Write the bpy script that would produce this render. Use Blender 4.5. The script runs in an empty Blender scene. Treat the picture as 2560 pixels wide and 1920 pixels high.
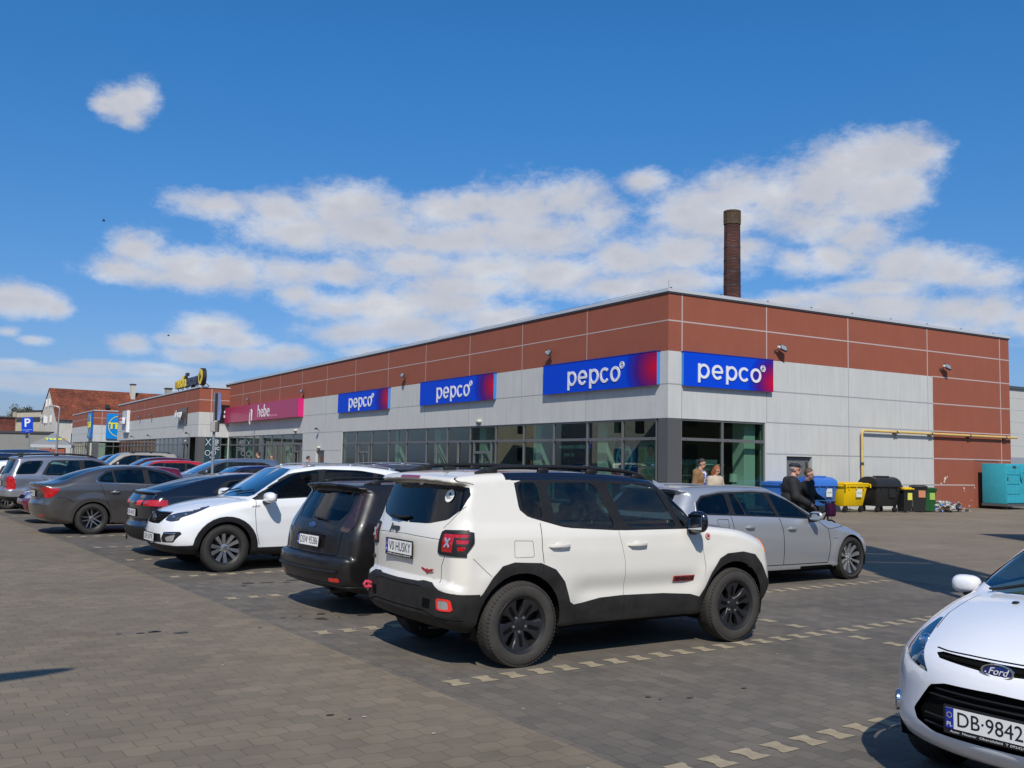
import bpy, bmesh, math, random
import numpy as np
from mathutils import Vector, Matrix
C = bpy.context.scene.collection
R = math.radians
SC = bpy.context.scene
random.seed(7)
# ------------------------------------------------------------------ camera
H = 1.75
PITCH, ROLL = 0.0796792, -0.01935
camd = bpy.data.cameras.new('camera'); cam = bpy.data.objects.new('camera', camd); C.objects.link(cam)
camd.sensor_width = 36.0; camd.lens = 2410.5 / 2560 * 36.0; camd.clip_start = 0.05; camd.clip_end = 3000
_F = Vector((0, math.cos(PITCH), math.sin(PITCH))); _u = Vector((0, -math.sin(PITCH), math.cos(PITCH))); _x = Vector((1, 0, 0))
_c, _s = math.cos(ROLL), math.sin(ROLL)
_X = _c * _x - _s * _u; _U = _s * _x + _c * _u
cam.matrix_world = Matrix(((_X.x, _U.x, -_F.x, 0), (_X.y, _U.y, -_F.y, 0), (_X.z, _U.z, -_F.z, H), (0, 0, 0, 1)))
SC.camera = cam
SC.view_settings.view_transform = 'Standard'; SC.view_settings.look = 'None'
SC.view_settings.exposure = 0.0; SC.view_settings.gamma = 1.0
# ------------------------------------------------------------------ sun and sky
SUN_EL = R(45)
sund = bpy.data.lights.new('sun', 'SUN'); sund.energy = 4.3; sund.angle = R(0.53); sund.color = (1.0, 0.925, 0.815)
sun = bpy.data.objects.new('sun', sund); C.objects.link(sun); sun.rotation_euler = (R(90) - SUN_EL, 0, 0); sun.location = (0, -20, 30)
W = bpy.data.worlds.new('World'); SC.world = W; W.use_nodes = True
def build_world():
    nt = W.node_tree; N = nt.nodes; L = nt.links
    for n in list(N): N.remove(n)
    def nd(t, **k):
        n = N.new(t)
        for a, b in k.items(): setattr(n, a, b)
        return n
    def math_(op, a, b=None, c=None):
        n = nd('ShaderNodeMath', operation=op)
        for i, v in enumerate((a, b, c)):
            if v is None: continue
            if isinstance(v, (int, float)): n.inputs[i].default_value = v
            else: L.new(v, n.inputs[i])
        return n.outputs[0]
    sky = nd('ShaderNodeTexSky', sky_type='NISHITA'); sky.sun_disc = False
    sky.sun_elevation = SUN_EL; sky.sun_rotation = R(180); sky.air_density = 1.0; sky.dust_density = 0.6; sky.ozone_density = 2.2; sky.altitude = 100
    hs = nd('ShaderNodeHueSaturation'); hs.inputs['Saturation'].default_value = 1.16; hs.inputs['Value'].default_value = 1.0
    L.new(sky.outputs[0], hs.inputs['Color'])
    tint = nd('ShaderNodeValToRGB'); te_ = tint.color_ramp.elements; te_[0].position = 0.0; te_[0].color = (0.52, 0.60, 1.06, 1); te_[1].position = 0.62; te_[1].color = (0.40, 1.08, 1.52, 1)
    for ps_, cc in ((0.10, (0.56, 0.74, 1.08)), (0.22, (0.54, 0.90, 1.22)), (0.40, (0.45, 1.06, 1.42))): q_ = te_.new(ps_); q_.color = (*cc, 1)
    tc = nd('ShaderNodeTexCoord'); sp = nd('ShaderNodeSeparateXYZ'); L.new(tc.outputs['Generated'], sp.inputs[0])
    az = math_('ARCTAN2', sp.outputs[0], sp.outputs[1]); el = math_('ARCSINE', sp.outputs[2])
    L.new(el, tint.inputs[0]); tm = nd('ShaderNodeMix', data_type='RGBA', blend_type='MULTIPLY'); tm.inputs[0].default_value = 1.0; L.new(hs.outputs[0], tm.inputs[6]); L.new(tint.outputs[0], tm.inputs[7])
    cb = nd('ShaderNodeCombineXYZ'); L.new(az, cb.inputs[0]); L.new(el, cb.inputs[1])
    # edge wobble
    n1 = nd('ShaderNodeTexNoise'); n1.inputs['Scale'].default_value = 9; n1.inputs['Detail'].default_value = 8; n1.inputs['Roughness'].default_value = 0.68
    st = nd('ShaderNodeVectorMath', operation='MULTIPLY'); st.inputs[1].default_value = (1.0, 1.7, 1.0); L.new(cb.outputs[0], st.inputs[0]); L.new(st.outputs[0], n1.inputs['Vector'])
    n2 = nd('ShaderNodeTexNoise'); n2.inputs['Scale'].default_value = 30; n2.inputs['Detail'].default_value = 7; n2.inputs['Roughness'].default_value = 0.72; L.new(st.outputs[0], n2.inputs['Vector'])
    k = 1 / 2082.0
    def blob(x, y, rx, ry):
        # place on the sky: picture of 2212x1659, directions through the fitted camera
        v = (x * 2560 / 2212 - 1280) / 2410.5 * _X + (960 - y * 2560 / 2212) / 2410.5 * _U + _F
        v.normalize()
        return (math.atan2(v.x, v.y), math.asin(v.z), rx * k, ry * k)
    B = [(268,222,44,36),(300,212,36,34),(228,226,26,16),(285,258,26,20),
         (470,445,95,28),(600,455,85,38),(730,450,85,44),(790,440,75,46),(640,500,130,38),(820,500,120,50),(960,455,80,38),(1030,440,55,30),(1110,445,110,50),(1220,430,85,48),(1150,510,190,55),(1290,470,60,52),(980,520,150,45),(1340,560,90,48),
         (300,540,62,36),(260,580,70,26),(380,575,90,40),(500,585,100,40),(420,600,170,26),(620,590,90,32),(740,590,80,26),(900,570,110,36),(1050,580,130,42),(1200,590,150,44),(1330,620,120,34),(1000,620,170,28),
         (1390,392,50,24),(1480,455,80,44),(1590,420,90,50),(1680,430,85,58),(1560,480,120,55),(1770,410,85,66),(1850,365,90,60),(1920,340,80,50),(1985,335,50,38),(1870,430,90,58),(1940,410,55,50),(1740,480,110,46),(1600,540,80,40),(1480,540,110,40),(1850,510,70,44),(1800,560,80,32),(1720,565,45,30),(1460,610,90,30),
         (1960,580,110,40),(2050,590,90,38),(2130,600,50,26),(1900,620,110,22),
         (1800,670,120,34),(1930,665,110,36),(2060,670,80,36),(2140,670,70,44),(2220,690,40,34),(1700,650,90,20),(1950,715,200,26),
         (10,645,66,32),(75,655,55,26),(122,665,28,18),
         (640,635,50,26),(720,665,75,30),(830,670,110,36),(960,655,140,40),(880,710,170,36),(1060,690,130,38),(760,720,90,26),(800,765,60,22),
         (450,712,68,30),(400,735,60,16),(500,735,60,18),(425,768,60,18),(560,775,90,20),(630,765,50,18),
         (278,742,40,20),(75,735,32,11),(14,716,26,10),(35,785,50,10),(215,792,80,13),(130,800,140,10),(330,800,120,14),(300,830,330,16),(50,830,220,14)]
    # out of frame: a few more, so that reflections and light stay plausible
    rnd = random.Random(3)
    extra = []
    for i in range(26):
        a = rnd.uniform(0.75, 2 * math.pi - 0.75); e = rnd.uniform(0.12, 0.75); rx = rnd.uniform(0.06, 0.22)
        extra.append((a if a < math.pi else a - 2 * math.pi, e, rx, rx * rnd.uniform(0.28, 0.5)))
    acc = None
    for (a, e, rx, ry) in [blob(*b) for b in B] + extra:
        s = nd('ShaderNodeVectorMath', operation='SUBTRACT'); s.inputs[1].default_value = (a, e, 0); L.new(cb.outputs[0], s.inputs[0])
        m = nd('ShaderNodeVectorMath', operation='MULTIPLY'); m.inputs[1].default_value = (1 / rx, 1 / ry, 0); L.new(s.outputs[0], m.inputs[0])
        d = nd('ShaderNodeVectorMath', operation='LENGTH'); L.new(m.outputs[0], d.inputs[0])
        g = math_('SUBTRACT', 1.25, d.outputs['Value'])
        acc = g if acc is None else math_('SMOOTH_MAX', acc, g, 0.35)
    w = math_('MULTIPLY_ADD', math_('SUBTRACT', n1.outputs[0], 0.5), 1.9, acc)
    w = math_('MULTIPLY_ADD', math_('SUBTRACT', n2.outputs[0], 0.5), 1.6, w)
    mr = nd('ShaderNodeMapRange', interpolation_type='SMOOTHSTEP'); mr.inputs['From Min'].default_value = -0.26; mr.inputs['From Max'].default_value = 1.05; mr.inputs['To Max'].default_value = 0.95
    L.new(w, mr.inputs[0])
    # fade of far cloud into the air near the horizon
    fd = nd('ShaderNodeMapRange', interpolation_type='SMOOTHSTEP'); fd.inputs['From Min'].default_value = -0.02; fd.inputs['From Max'].default_value = 0.16; fd.inputs['To Min'].default_value = 0.25; L.new(el, fd.inputs[0])
    al = math_('MULTIPLY', mr.outputs[0], fd.outputs[0])
    cr = nd('ShaderNodeValToRGB'); ce = cr.color_ramp.elements; ce[0].position = 0.22; ce[0].color = (5.4, 5.6, 6.3, 1); ce[1].position = 0.72; ce[1].color = (8.6, 8.7, 8.9, 1); q_ = ce.new(0.5); q_.color = (6.5, 6.6, 7.1, 1)
    n3 = nd('ShaderNodeTexNoise'); n3.inputs['Scale'].default_value = 16; n3.inputs['Detail'].default_value = 6; sh = nd('ShaderNodeVectorMath', operation='ADD'); sh.inputs[1].default_value = (0.3, 0.012, 4.0); L.new(st.outputs[0], sh.inputs[0]); L.new(sh.outputs[0], n3.inputs['Vector'])
    thin = nd('ShaderNodeMapRange'); thin.inputs['From Min'].default_value = -0.2; thin.inputs['From Max'].default_value = 1.5; thin.inputs['To Min'].default_value = 0.22; thin.inputs['To Max'].default_value = -0.16; L.new(w, thin.inputs[0])
    br = math_('ADD', math_('MULTIPLY_ADD', math_('SUBTRACT', n3.outputs[0], 0.5), 0.7, 0.50), thin.outputs[0]); L.new(br, cr.inputs[0])
    mx = nd('ShaderNodeMix', data_type='RGBA'); L.new(al, mx.inputs[0]); L.new(tm.outputs[2], mx.inputs[6]); L.new(cr.outputs[0], mx.inputs[7])
    bg = nd('ShaderNodeBackground'); bg.inputs['Strength'].default_value = 0.092; L.new(mx.outputs[2], bg.inputs[0])
    out = nd('ShaderNodeOutputWorld'); L.new(bg.outputs[0], out.inputs[0])
build_world()
# ------------------------------------------------------------------ tagging
def tag(o, label=None, cat=None, group=None, kind=None):
    if label: o['label'] = label
    if cat: o['category'] = cat
    if group: o['group'] = group
    if kind: o['kind'] = kind
    return o
def empty(name, loc=(0, 0, 0), rz=0.0, label=None, cat=None, group=None):
    o = bpy.data.objects.new(name, None); C.objects.link(o); o.location = loc; o.rotation_euler = (0, 0, rz); o.empty_display_size = 0.2
    return tag(o, label, cat, group)
def copy_tree(o, parent=None):
    c = o.copy(); C.objects.link(c); c.parent = parent
    for ch in list(o.children): copy_tree(ch, c)
    return c
# ------------------------------------------------------------------ materials
MATS = {}
def mat(name, col, rough=0.6, metal=0.0, coat=0.0, noise=0.0, nscale=3.0, bump=0.0, bscale=40.0, spec=0.5, emit=None, streak=0.0, trans=0.0, flake=0.0):
    if name in MATS: return MATS[name]
    m = bpy.data.materials.new(name); m.use_nodes = True; nt = m.node_tree; b = nt.nodes['Principled BSDF']
    b.inputs['Base Color'].default_value = (*col, 1); b.inputs['Roughness'].default_value = rough; b.inputs['Metallic'].default_value = metal
    b.inputs['Coat Weight'].default_value = coat; b.inputs['Coat Roughness'].default_value = 0.04; b.inputs['Specular IOR Level'].default_value = spec
    if trans: b.inputs['Transmission Weight'].default_value = trans
    L = nt.links
    if noise or streak:
        tc = nt.nodes.new('ShaderNodeTexCoord')
        src = None
        if noise:
            n = nt.nodes.new('ShaderNodeTexNoise'); n.inputs['Scale'].default_value = nscale; n.inputs['Detail'].default_value = 6; n.inputs['Roughness'].default_value = 0.65
            L.new(tc.outputs['Object'], n.inputs['Vector'])
            mr = nt.nodes.new('ShaderNodeMapRange'); mr.inputs['From Min'].default_value = 0.25; mr.inputs['From Max'].default_value = 0.75
            mr.inputs['To Min'].default_value = 1 - noise; mr.inputs['To Max'].default_value = 1 + noise; L.new(n.outputs[0], mr.inputs[0]); src = mr.outputs[0]
        if streak:
            mp = nt.nodes.new('ShaderNodeMapping'); mp.inputs['Scale'].default_value = (2.2, 2.2, 0.18); L.new(tc.outputs['Object'], mp.inputs[0])
            n = nt.nodes.new('ShaderNodeTexNoise'); n.inputs['Scale'].default_value = 2.5; n.inputs['Detail'].default_value = 7; n.inputs['Roughness'].default_value = 0.7; L.new(mp.outputs[0], n.inputs['Vector'])
            mr2 = nt.nodes.new('ShaderNodeMapRange'); mr2.inputs['From Min'].default_value = 0.3; mr2.inputs['From Max'].default_value = 0.7
            mr2.inputs['To Min'].default_value = 1 - streak; mr2.inputs['To Max'].default_value = 1 + streak * 0.5; L.new(n.outputs[0], mr2.inputs[0])
            if src is None: src = mr2.outputs[0]
            else:
                mm = nt.nodes.new('ShaderNodeMath'); mm.operation = 'MULTIPLY'; L.new(src, mm.inputs[0]); L.new(mr2.outputs[0], mm.inputs[1]); src = mm.outputs[0]
        vm = nt.nodes.new('ShaderNodeVectorMath'); vm.operation = 'SCALE'; vm.inputs[0].default_value = col; L.new(src, vm.inputs['Scale']); L.new(vm.outputs[0], b.inputs['Base Color'])
    if bump:
        tc2 = nt.nodes.new('ShaderNodeTexCoord'); n = nt.nodes.new('ShaderNodeTexNoise'); n.inputs['Scale'].default_value = bscale; n.inputs['Detail'].default_value = 4
        L.new(tc2.outputs['Object'], n.inputs['Vector']); bp = nt.nodes.new('ShaderNodeBump'); bp.inputs['Strength'].default_value = bump; bp.inputs['Distance'].default_value = 0.01
        L.new(n.outputs[0], bp.inputs['Height']); L.new(bp.outputs[0], b.inputs['Normal'])
    if emit: b.inputs['Emission Color'].default_value = (*emit[0], 1); b.inputs['Emission Strength'].default_value = emit[1]
    MATS[name] = m
    return m
def glass_mat(name, tint, refl=1.0, rough=0.0):
    """tinted see-through sheet: transparent + mirror by angle"""
    if name in MATS: return MATS[name]
    m = bpy.data.materials.new(name); m.use_nodes = True; nt = m.node_tree; N = nt.nodes; L = nt.links
    for n in list(N): N.remove(n)
    o = N.new('ShaderNodeOutputMaterial'); t = N.new('ShaderNodeBsdfTransparent'); t.inputs[0].default_value = (*tint, 1)
    g = N.new('ShaderNodeBsdfGlossy'); g.inputs['Roughness'].default_value = rough; g.inputs[0].default_value = (1, 1, 1, 1)
    f = N.new('ShaderNodeFresnel'); ge = N.new('ShaderNodeNewGeometry'); io = N.new('ShaderNodeMapRange'); io.inputs['To Min'].default_value = 1.52; io.inputs['To Max'].default_value = 1 / 1.52; L.new(ge.outputs['Backfacing'], io.inputs[0]); L.new(io.outputs[0], f.inputs[0])
    mu = N.new('ShaderNodeMath'); mu.operation = 'MULTIPLY'; mu.inputs[1].default_value = 1.7 * refl; mu.use_clamp = True; L.new(f.outputs[0], mu.inputs[0])
    x = N.new('ShaderNodeMixShader'); L.new(mu.outputs[0], x.inputs[0]); L.new(t.outputs[0], x.inputs[1]); L.new(g.outputs[0], x.inputs[2]); L.new(x.outputs[0], o.inputs[0])
    MATS[name] = m
    return m
# ------------------------------------------------------------------ mesh builder
class MB:
    def __init__(s, M=None): s.v = []; s.f = []; s.M = M or Matrix.Identity(4)
    def add(s, vs, fs, M=None):
        b = len(s.v); T = s.M @ M if M is not None else s.M
        for p in vs: s.v.append(tuple(T @ Vector(p)))
        for f in fs: s.f.append(tuple(i + b for i in f))
        return s
    def box(s, x0, x1, y0, y1, z0, z1, M=None):
        vs = [(x0, y0, z0), (x1, y0, z0), (x1, y1, z0), (x0, y1, z0), (x0, y0, z1), (x1, y0, z1), (x1, y1, z1), (x0, y1, z1)]
        return s.add(vs, [(0, 3, 2, 1), (4, 5, 6, 7), (0, 1, 5, 4), (1, 2, 6, 5), (2, 3, 7, 6), (3, 0, 4, 7)], M)
    def rbox(s, x0, x1, y0, y1, z0, z1, r=0.02, seg=2, M=None):
        bm = bmesh.new(); bmesh.ops.create_cube(bm, size=1)
        for v in bm.verts: v.co = Vector(((x0 + x1) / 2 + v.co.x * (x1 - x0), (y0 + y1) / 2 + v.co.y * (y1 - y0), (z0 + z1) / 2 + v.co.z * (z1 - z0)))
        r = min(r, 0.49 * min(abs(x1 - x0), abs(y1 - y0), abs(z1 - z0)))
        bmesh.ops.bevel(bm, geom=list(bm.edges), offset=r, segments=seg, affect='EDGES', profile=0.5)
        return s._bm(bm, M)
    def _bm(s, bm, M=None):
        bm.verts.index_update()
        s.add([tuple(v.co) for v in bm.verts], [tuple(v.index for v in f.verts) for f in bm.faces], M); bm.free(); return s
    def ell(s, c, r, M=None, u=16, v=10, rot=None):
        bm = bmesh.new(); bmesh.ops.create_uvsphere(bm, u_segments=u, v_segments=v, radius=1)
        T = Matrix.Translation(Vector(c)) @ (rot.to_4x4() if rot is not None else Matrix.Identity(4)) @ Matrix.Diagonal((*r, 1))
        return s._bm(bm, (M @ T) if M is not None else T)
    def cyl(s, p0, p1, r0, r1=None, n=16, cap=True, M=None):
        return s.tube([p0, p1], [r0, r0 if r1 is None else r1], n, cap, M)
    def tube(s, pts, r, n=10, cap=True, M=None):
        pts = [Vector(p) for p in pts]
        if isinstance(r, (int, float)): r = [r] * len(pts)
        vs = []; fs = []; up = None
        for i, p in enumerate(pts):
            t = (pts[min(i + 1, len(pts) - 1)] - pts[max(i - 1, 0)]).normalized()
            if up is None: up = Vector((0, 0, 1)) if abs(t.z) < 0.9 else Vector((1, 0, 0))
            a = t.cross(up).normalized(); b = a.cross(t).normalized(); up = b
            for k in range(n):
                th = 2 * math.pi * k / n; vs.append(tuple(p + (a * math.cos(th) + b * math.sin(th)) * r[i]))
        for i in range(len(pts) - 1):
            for k in range(n): fs.append((i * n + k, i * n + (k + 1) % n, (i + 1) * n + (k + 1) % n, (i + 1) * n + k))
        if cap: fs.append(tuple(range(n))[::-1]); fs.append(tuple((len(pts) - 1) * n + k for k in range(n)))
        return s.add(vs, fs, M)
    def lathe(s, prof, n=32, M=None, close=False):
        """prof [(r,h)] about local Y axis"""
        vs = []; fs = []
        for (r, h) in prof:
            for k in range(n):
                th = 2 * math.pi * k / n; vs.append((r * math.cos(th), h, r * math.sin(th)))
        m = len(prof)
        for i in range(m if close else m - 1):
            j = (i + 1) % m
            for k in range(n): fs.append((i * n + k, i * n + (k + 1) % n, j * n + (k + 1) % n, j * n + k))
        return s.add(vs, fs, M)
    def prism(s, poly, h0, h1, M=None):
        """poly in local XY, extruded h0..h1 along Z"""
        n = len(poly); vs = [(p[0], p[1], h0) for p in poly] + [(p[0], p[1], h1) for p in poly]
        fs = [tuple(range(n))[::-1], tuple(range(n, 2 * n))] + [(i, (i + 1) % n, n + (i + 1) % n, n + i) for i in range(n)]
        return s.add(vs, fs, M)
    def ring(s, r0, r1, h0, h1, n=28, a0=0, a1=2 * math.pi, M=None, c=(0, 0), sx=1.0):
        """flat ring in XY"""
        full = abs(a1 - a0 - 2 * math.pi) < 1e-6; k = n if full else n + 1
        vs = []
        for h in (h0, h1):
            for r in (r0, r1):
                for i in range(k):
                    t = a0 + (a1 - a0) * i / n; vs.append((c[0] + sx * r * math.cos(t), c[1] + r * math.sin(t), h))
        fs = []
        for i in range(n):
            j = (i + 1) % k
            a, b_, c_, d = i, j, k + j, k + i
            fs.append((a, b_, c_, d)[::-1]); fs.append((2 * k + i, 2 * k + j, 3 * k + j, 3 * k + i)); fs.append((i, j, 2 * k + j, 2 * k + i)); fs.append((k + i, 3 * k + i, 3 * k + j, k + j))
        if not full: fs += [(0, k, 3 * k, 2 * k), (k - 1, 3 * k - 1, 4 * k - 1, 2 * k - 1)]
        return s.add(vs, fs, M)
    def build(s, name, m, parent=None, smooth=True, ang=35, fix=True):
        me = bpy.data.meshes.new(name); me.from_pydata(s.v, [], s.f); me.validate()
        if fix:
            bm = bmesh.new(); bm.from_mesh(me); bmesh.ops.recalc_face_normals(bm, faces=bm.faces); bm.to_mesh(me); bm.free()
        if m is not None: me.materials.append(m)
        if smooth: me.shade_smooth(); me.set_sharp_from_angle(angle=R(ang))
        o = bpy.data.objects.new(name, me); C.objects.link(o)
        if parent is not None: o.parent = parent
        return o
def frame(o, X, Y):
    """4x4 with columns X, Y, X x Y at o"""
    X = Vector(X).normalized(); Y = Vector(Y).normalized(); Z = X.cross(Y).normalized(); Y = Z.cross(X)
    return Matrix(((X.x, Y.x, Z.x, o[0]), (X.y, Y.y, Z.y, o[1]), (X.z, Y.z, Z.z, o[2]), (0, 0, 0, 1)))
def text(name, s, size, m, parent, M, xs=1.0, ex=0.002, align='CENTER', bold=0.0, fitw=None, shear=0.0):
    cu = bpy.data.curves.new('t', 'FONT'); cu.body = s; cu.size = size; cu.extrude = ex; cu.align_x = align; cu.align_y = 'CENTER'; cu.offset = bold; cu.resolution_u = 3; cu.shear = shear
    t = bpy.data.objects.new('t', cu); C.objects.link(t)
    dg = bpy.context.evaluated_depsgraph_get(); me = bpy.data.meshes.new_from_object(t.evaluated_get(dg)); bpy.data.objects.remove(t); bpy.data.curves.remove(cu)
    if fitw and len(me.vertices):
        xx = [v.co.x for v in me.vertices]; xs = fitw / max(1e-6, max(xx) - min(xx))
    me.transform(M @ Matrix.Diagonal((xs, 1, 1, 1))); me.materials.clear(); me.materials.append(m); me.name = name
    o = bpy.data.objects.new(name, me); C.objects.link(o)
    if parent is not None: o.parent = parent
    return o
# ------------------------------------------------------------------ surface nets
def nets(f, lo, hi, cell, newton=3):
    lo = np.array(lo, float); n = np.ceil((np.array(hi) - lo) / cell).astype(int) + 1
    ax = [lo[i] + cell * np.arange(n[i]) for i in range(3)]
    G = np.stack(np.meshgrid(*ax, indexing='ij'), -1)
    F = f(G.reshape(-1, 3)).reshape(n); ins = F < 0
    nc = n - 1
    acc = np.zeros((*nc, 3)); cnt = np.zeros(nc)
    def sl(o, d): return tuple(slice(o[i], n[i] - 1 + o[i] if i != d else n[i] - 1) for i in range(3))
    for d in range(3):
        e = [0, 0, 0]; e[d] = 1
        A = F[tuple(slice(0, n[i] - e[i]) for i in range(3))]; B = F[tuple(slice(e[i], n[i]) for i in range(3))]
        cr = (A < 0) != (B < 0); t = np.where(cr, A / np.where(A == B, 1, A - B), 0)
        P = G[tuple(slice(0, n[i] - e[i]) for i in range(3))].copy(); P[..., d] += t * cell
        o1, o2 = [i for i in range(3) if i != d]
        for a in (0, 1):
            for b in (0, 1):
                s = [slice(None)] * 3; s[d] = slice(0, nc[d]); s[o1] = slice(a, a + nc[o1]); s[o2] = slice(b, b + nc[o2]); s = tuple(s)
                c = cr[s]; acc += np.where(c[..., None], P[s], 0); cnt += c
    act = cnt > 0; idx = -np.ones(nc, int); idx[act] = np.arange(act.sum()); V = acc[act] / cnt[act][:, None]
    Q = []
    for d in range(3):
        o1, o2 = [(1, 2), (2, 0), (0, 1)][d]
        A = ins; s0 = [slice(0, n[i]) for i in range(3)]; s1 = list(s0); s0[d] = slice(0, n[d] - 1); s1[d] = slice(1, n[d])
        a = A[tuple(s0)]; b = A[tuple(s1)]; cr = a != b
        I = np.argwhere(cr); I = I[(I[:, o1] > 0) & (I[:, o2] > 0) & (I[:, o1] < nc[o1]) & (I[:, o2] < nc[o2])]
        fl = a[tuple(I.T)]
        def g(p, q): J = I.copy(); J[:, o1] -= p; J[:, o2] -= q; return idx[tuple(J.T)]
        q = np.stack([g(0, 0), g(1, 0), g(1, 1), g(0, 1)], 1); q[~fl] = q[~fl][:, ::-1]; Q.append(q)
    Q = np.concatenate(Q); Q = Q[(Q >= 0).all(1)]
    for _ in range(newton):
        N_, val = grad(f, V); g2 = (N_ ** 2).sum(1); st = -val / np.maximum(g2, 1e-6); V = V + np.clip(st, -cell, cell)[:, None] * N_
    return V, Q
def grad(f, P, h=0.004):
    val = f(P); g = np.zeros_like(P)
    for i in range(3):
        e = np.zeros(3); e[i] = h; g[:, i] = (f(P + e) - f(P - e)) / (2 * h)
    return g, val
def sdpoly(P, poly):
    """signed distance to closed 2-D polygon, vectorised"""
    poly = np.array(poly, float); a = poly; b = np.roll(poly, -1, 0)
    d2 = np.full(len(P), 1e9); ins = np.zeros(len(P), bool)
    for (p, q) in zip(a, b):
        e = q - p; w = P - p; ee = e @ e
        if ee < 1e-12: continue
        t = np.clip((w @ e) / ee, 0, 1); r = w - t[:, None] * e; d2 = np.minimum(d2, (r ** 2).sum(1))
        c = (p[1] > P[:, 1]) != (q[1] > P[:, 1])
        if p[1] != q[1]: ins ^= c & (P[:, 0] < (q[0] - p[0]) * (P[:, 1] - p[1]) / (q[1] - p[1]) + p[0])
    d = np.sqrt(d2); return np.where(ins, -d, d)
def chaikin(p, it=2, k=0.25):
    for _ in range(it):
        q = []
        for i in range(len(p)):
            a = p[i]; b = p[(i + 1) % len(p)]
            q.append((a[0] * (1 - k) + b[0] * k, a[1] * (1 - k) + b[1] * k)); q.append((a[0] * k + b[0] * (1 - k), a[1] * k + b[1] * (1 - k)))
        p = q
    return p
# ================================================================== car builder
def sstep(a, b, x): t = np.clip((x - a) / (b - a), 0, 1); return t * t * (3 - 2 * t)
class Body:
    """closed car shell: side outline x plan x section, rounded where they meet"""
    def __init__(s, L, hw, outline, belt, sect, plan=((0, 0),), bowf=0.12, bowr=0.1, crown=0.04, rad=((0, .1),), rtop=0.09, arches=(), cell=0.04, smooth=2, feats=()):
        s.L, s.hw, s.bowf, s.bowr, s.crown, s.rtop, s.cell = L, hw, bowf, bowr, crown, rtop, cell
        s.arches = arches; s.feats = feats
        po = chaikin(outline, smooth, 0.22); s.h = 0.012; s.x0, s.z0 = -0.3, -0.1
        s.nx = int((L + 0.6) / s.h) + 2; zm = max(p[1] for p in outline) + 0.25; s.nz = int((zm - s.z0) / s.h) + 2
        gx, gz = np.meshgrid(s.x0 + s.h * np.arange(s.nx), s.z0 + s.h * np.arange(s.nz), indexing='ij')
        s.S = sdpoly(np.stack([gx.ravel(), gz.ravel()], 1), po).reshape(s.nx, s.nz)
        s.zm = zm
        xs = np.linspace(-0.3, L + 0.3, 400)
        def table(kn, grid, sg):
            v = np.interp(grid, [k[0] for k in kn], [k[1] for k in kn]); w = int(3 * sg / (grid[1] - grid[0])) + 1
            kk = np.exp(-0.5 * (np.arange(-w, w + 1) * (grid[1] - grid[0]) / sg) ** 2); kk /= kk.sum()
            return np.convolve(np.pad(v, w, 'edge'), kk, 'valid')
        s.gx = xs; s.tb = table(belt, xs, 0.06); s.tp = table(plan, xs, 0.08); s.tr = table(rad, xs, 0.08)
        s.gt = np.linspace(-1.3, 0.9, 440); s.ts = table(sect, s.gt, 0.018)
        s.lo = (-0.12, -s.cell * 1.4, 0.05); s.hi = (L + 0.12, hw + 0.12, zm)
    def f(s, P):
        x, y, z = P[:, 0], np.abs(P[:, 1]), P[:, 2]; t = y / s.hw; m = s.L / 2
        wf = sstep(m, s.L * 0.95, x); wr = 1 - sstep(s.L * 0.05, m, x); tt = t ** 2.3
        xe = x + tt * (s.bowf * wf - s.bowr * wr); ze = z + s.crown * t * t * np.clip((z - 0.6) / 0.5, 0, 1)
        i = np.clip((xe - s.x0) / s.h, 0, s.nx - 1.001); j = np.clip((ze - s.z0) / s.h, 0, s.nz - 1.001)
        a = i.astype(int); b = j.astype(int); u = i - a; v = j - b; S = s.S
        sd = (S[a, b] * (1 - u) * (1 - v) + S[a + 1, b] * u * (1 - v) + S[a, b + 1] * (1 - u) * v + S[a + 1, b + 1] * u * v)
        bz = np.interp(x, s.gx, s.tb)
        w = s.hw + np.interp(x, s.gx, s.tp) + np.interp(z - bz, s.gt, s.ts)
        for (ax, az, ar, fl) in s.arches:
            d = np.hypot(x - ax, z - az); w = w + fl * np.exp(-((d - ar) / 0.09) ** 2) * (z > 0)
        for ft in s.feats: w = w + ft(x, z)
        q = (y - w) * 0.96
        r = np.interp(x, s.gx, s.tr); k = sstep(0.05, 0.2, z - bz); r = r * (1 - k) + s.rtop * k
        A = sd + r; B = q + r
        return np.minimum(np.maximum(A, B), 0 * r) - r + np.hypot(np.maximum(A, 0), np.maximum(B, 0)) if False else np.where((A > 0) & (B > 0), np.hypot(np.maximum(A, 0), np.maximum(B, 0)) - r, np.maximum(sd, q))
    def sy(s, x, z):
        """half width of the shell at x, z"""
        lo, hi = 0.0, s.hw + 0.2
        if s.f(np.array([[x, 0.0, z]]))[0] > 0: return 0.0
        for _ in range(24):
            m = (lo + hi) / 2
            if s.f(np.array([[x, m, z]]))[0] < 0: lo = m
            else: hi = m
        return lo
    def sx(s, y, z, front=True):
        a, b = (s.L / 2, s.L + 0.3) if front else (s.L / 2, -0.3)
        for _ in range(26):
            m = (a + b) / 2
            if s.f(np.array([[m, y, z]]))[0] < 0: a = m
            else: b = m
        return a
    def sz(s, x, y):
        a, b = 0.6, s.zm
        for _ in range(24):
            m = (a + b) / 2
            if s.f(np.array([[x, y, m]]))[0] < 0: a = m
            else: b = m
        return a
    def normal(s, p):
        g, _ = grad(s.f, np.array([p], float)); g = g[0] / np.linalg.norm(g[0]); return Vector(g)
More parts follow.
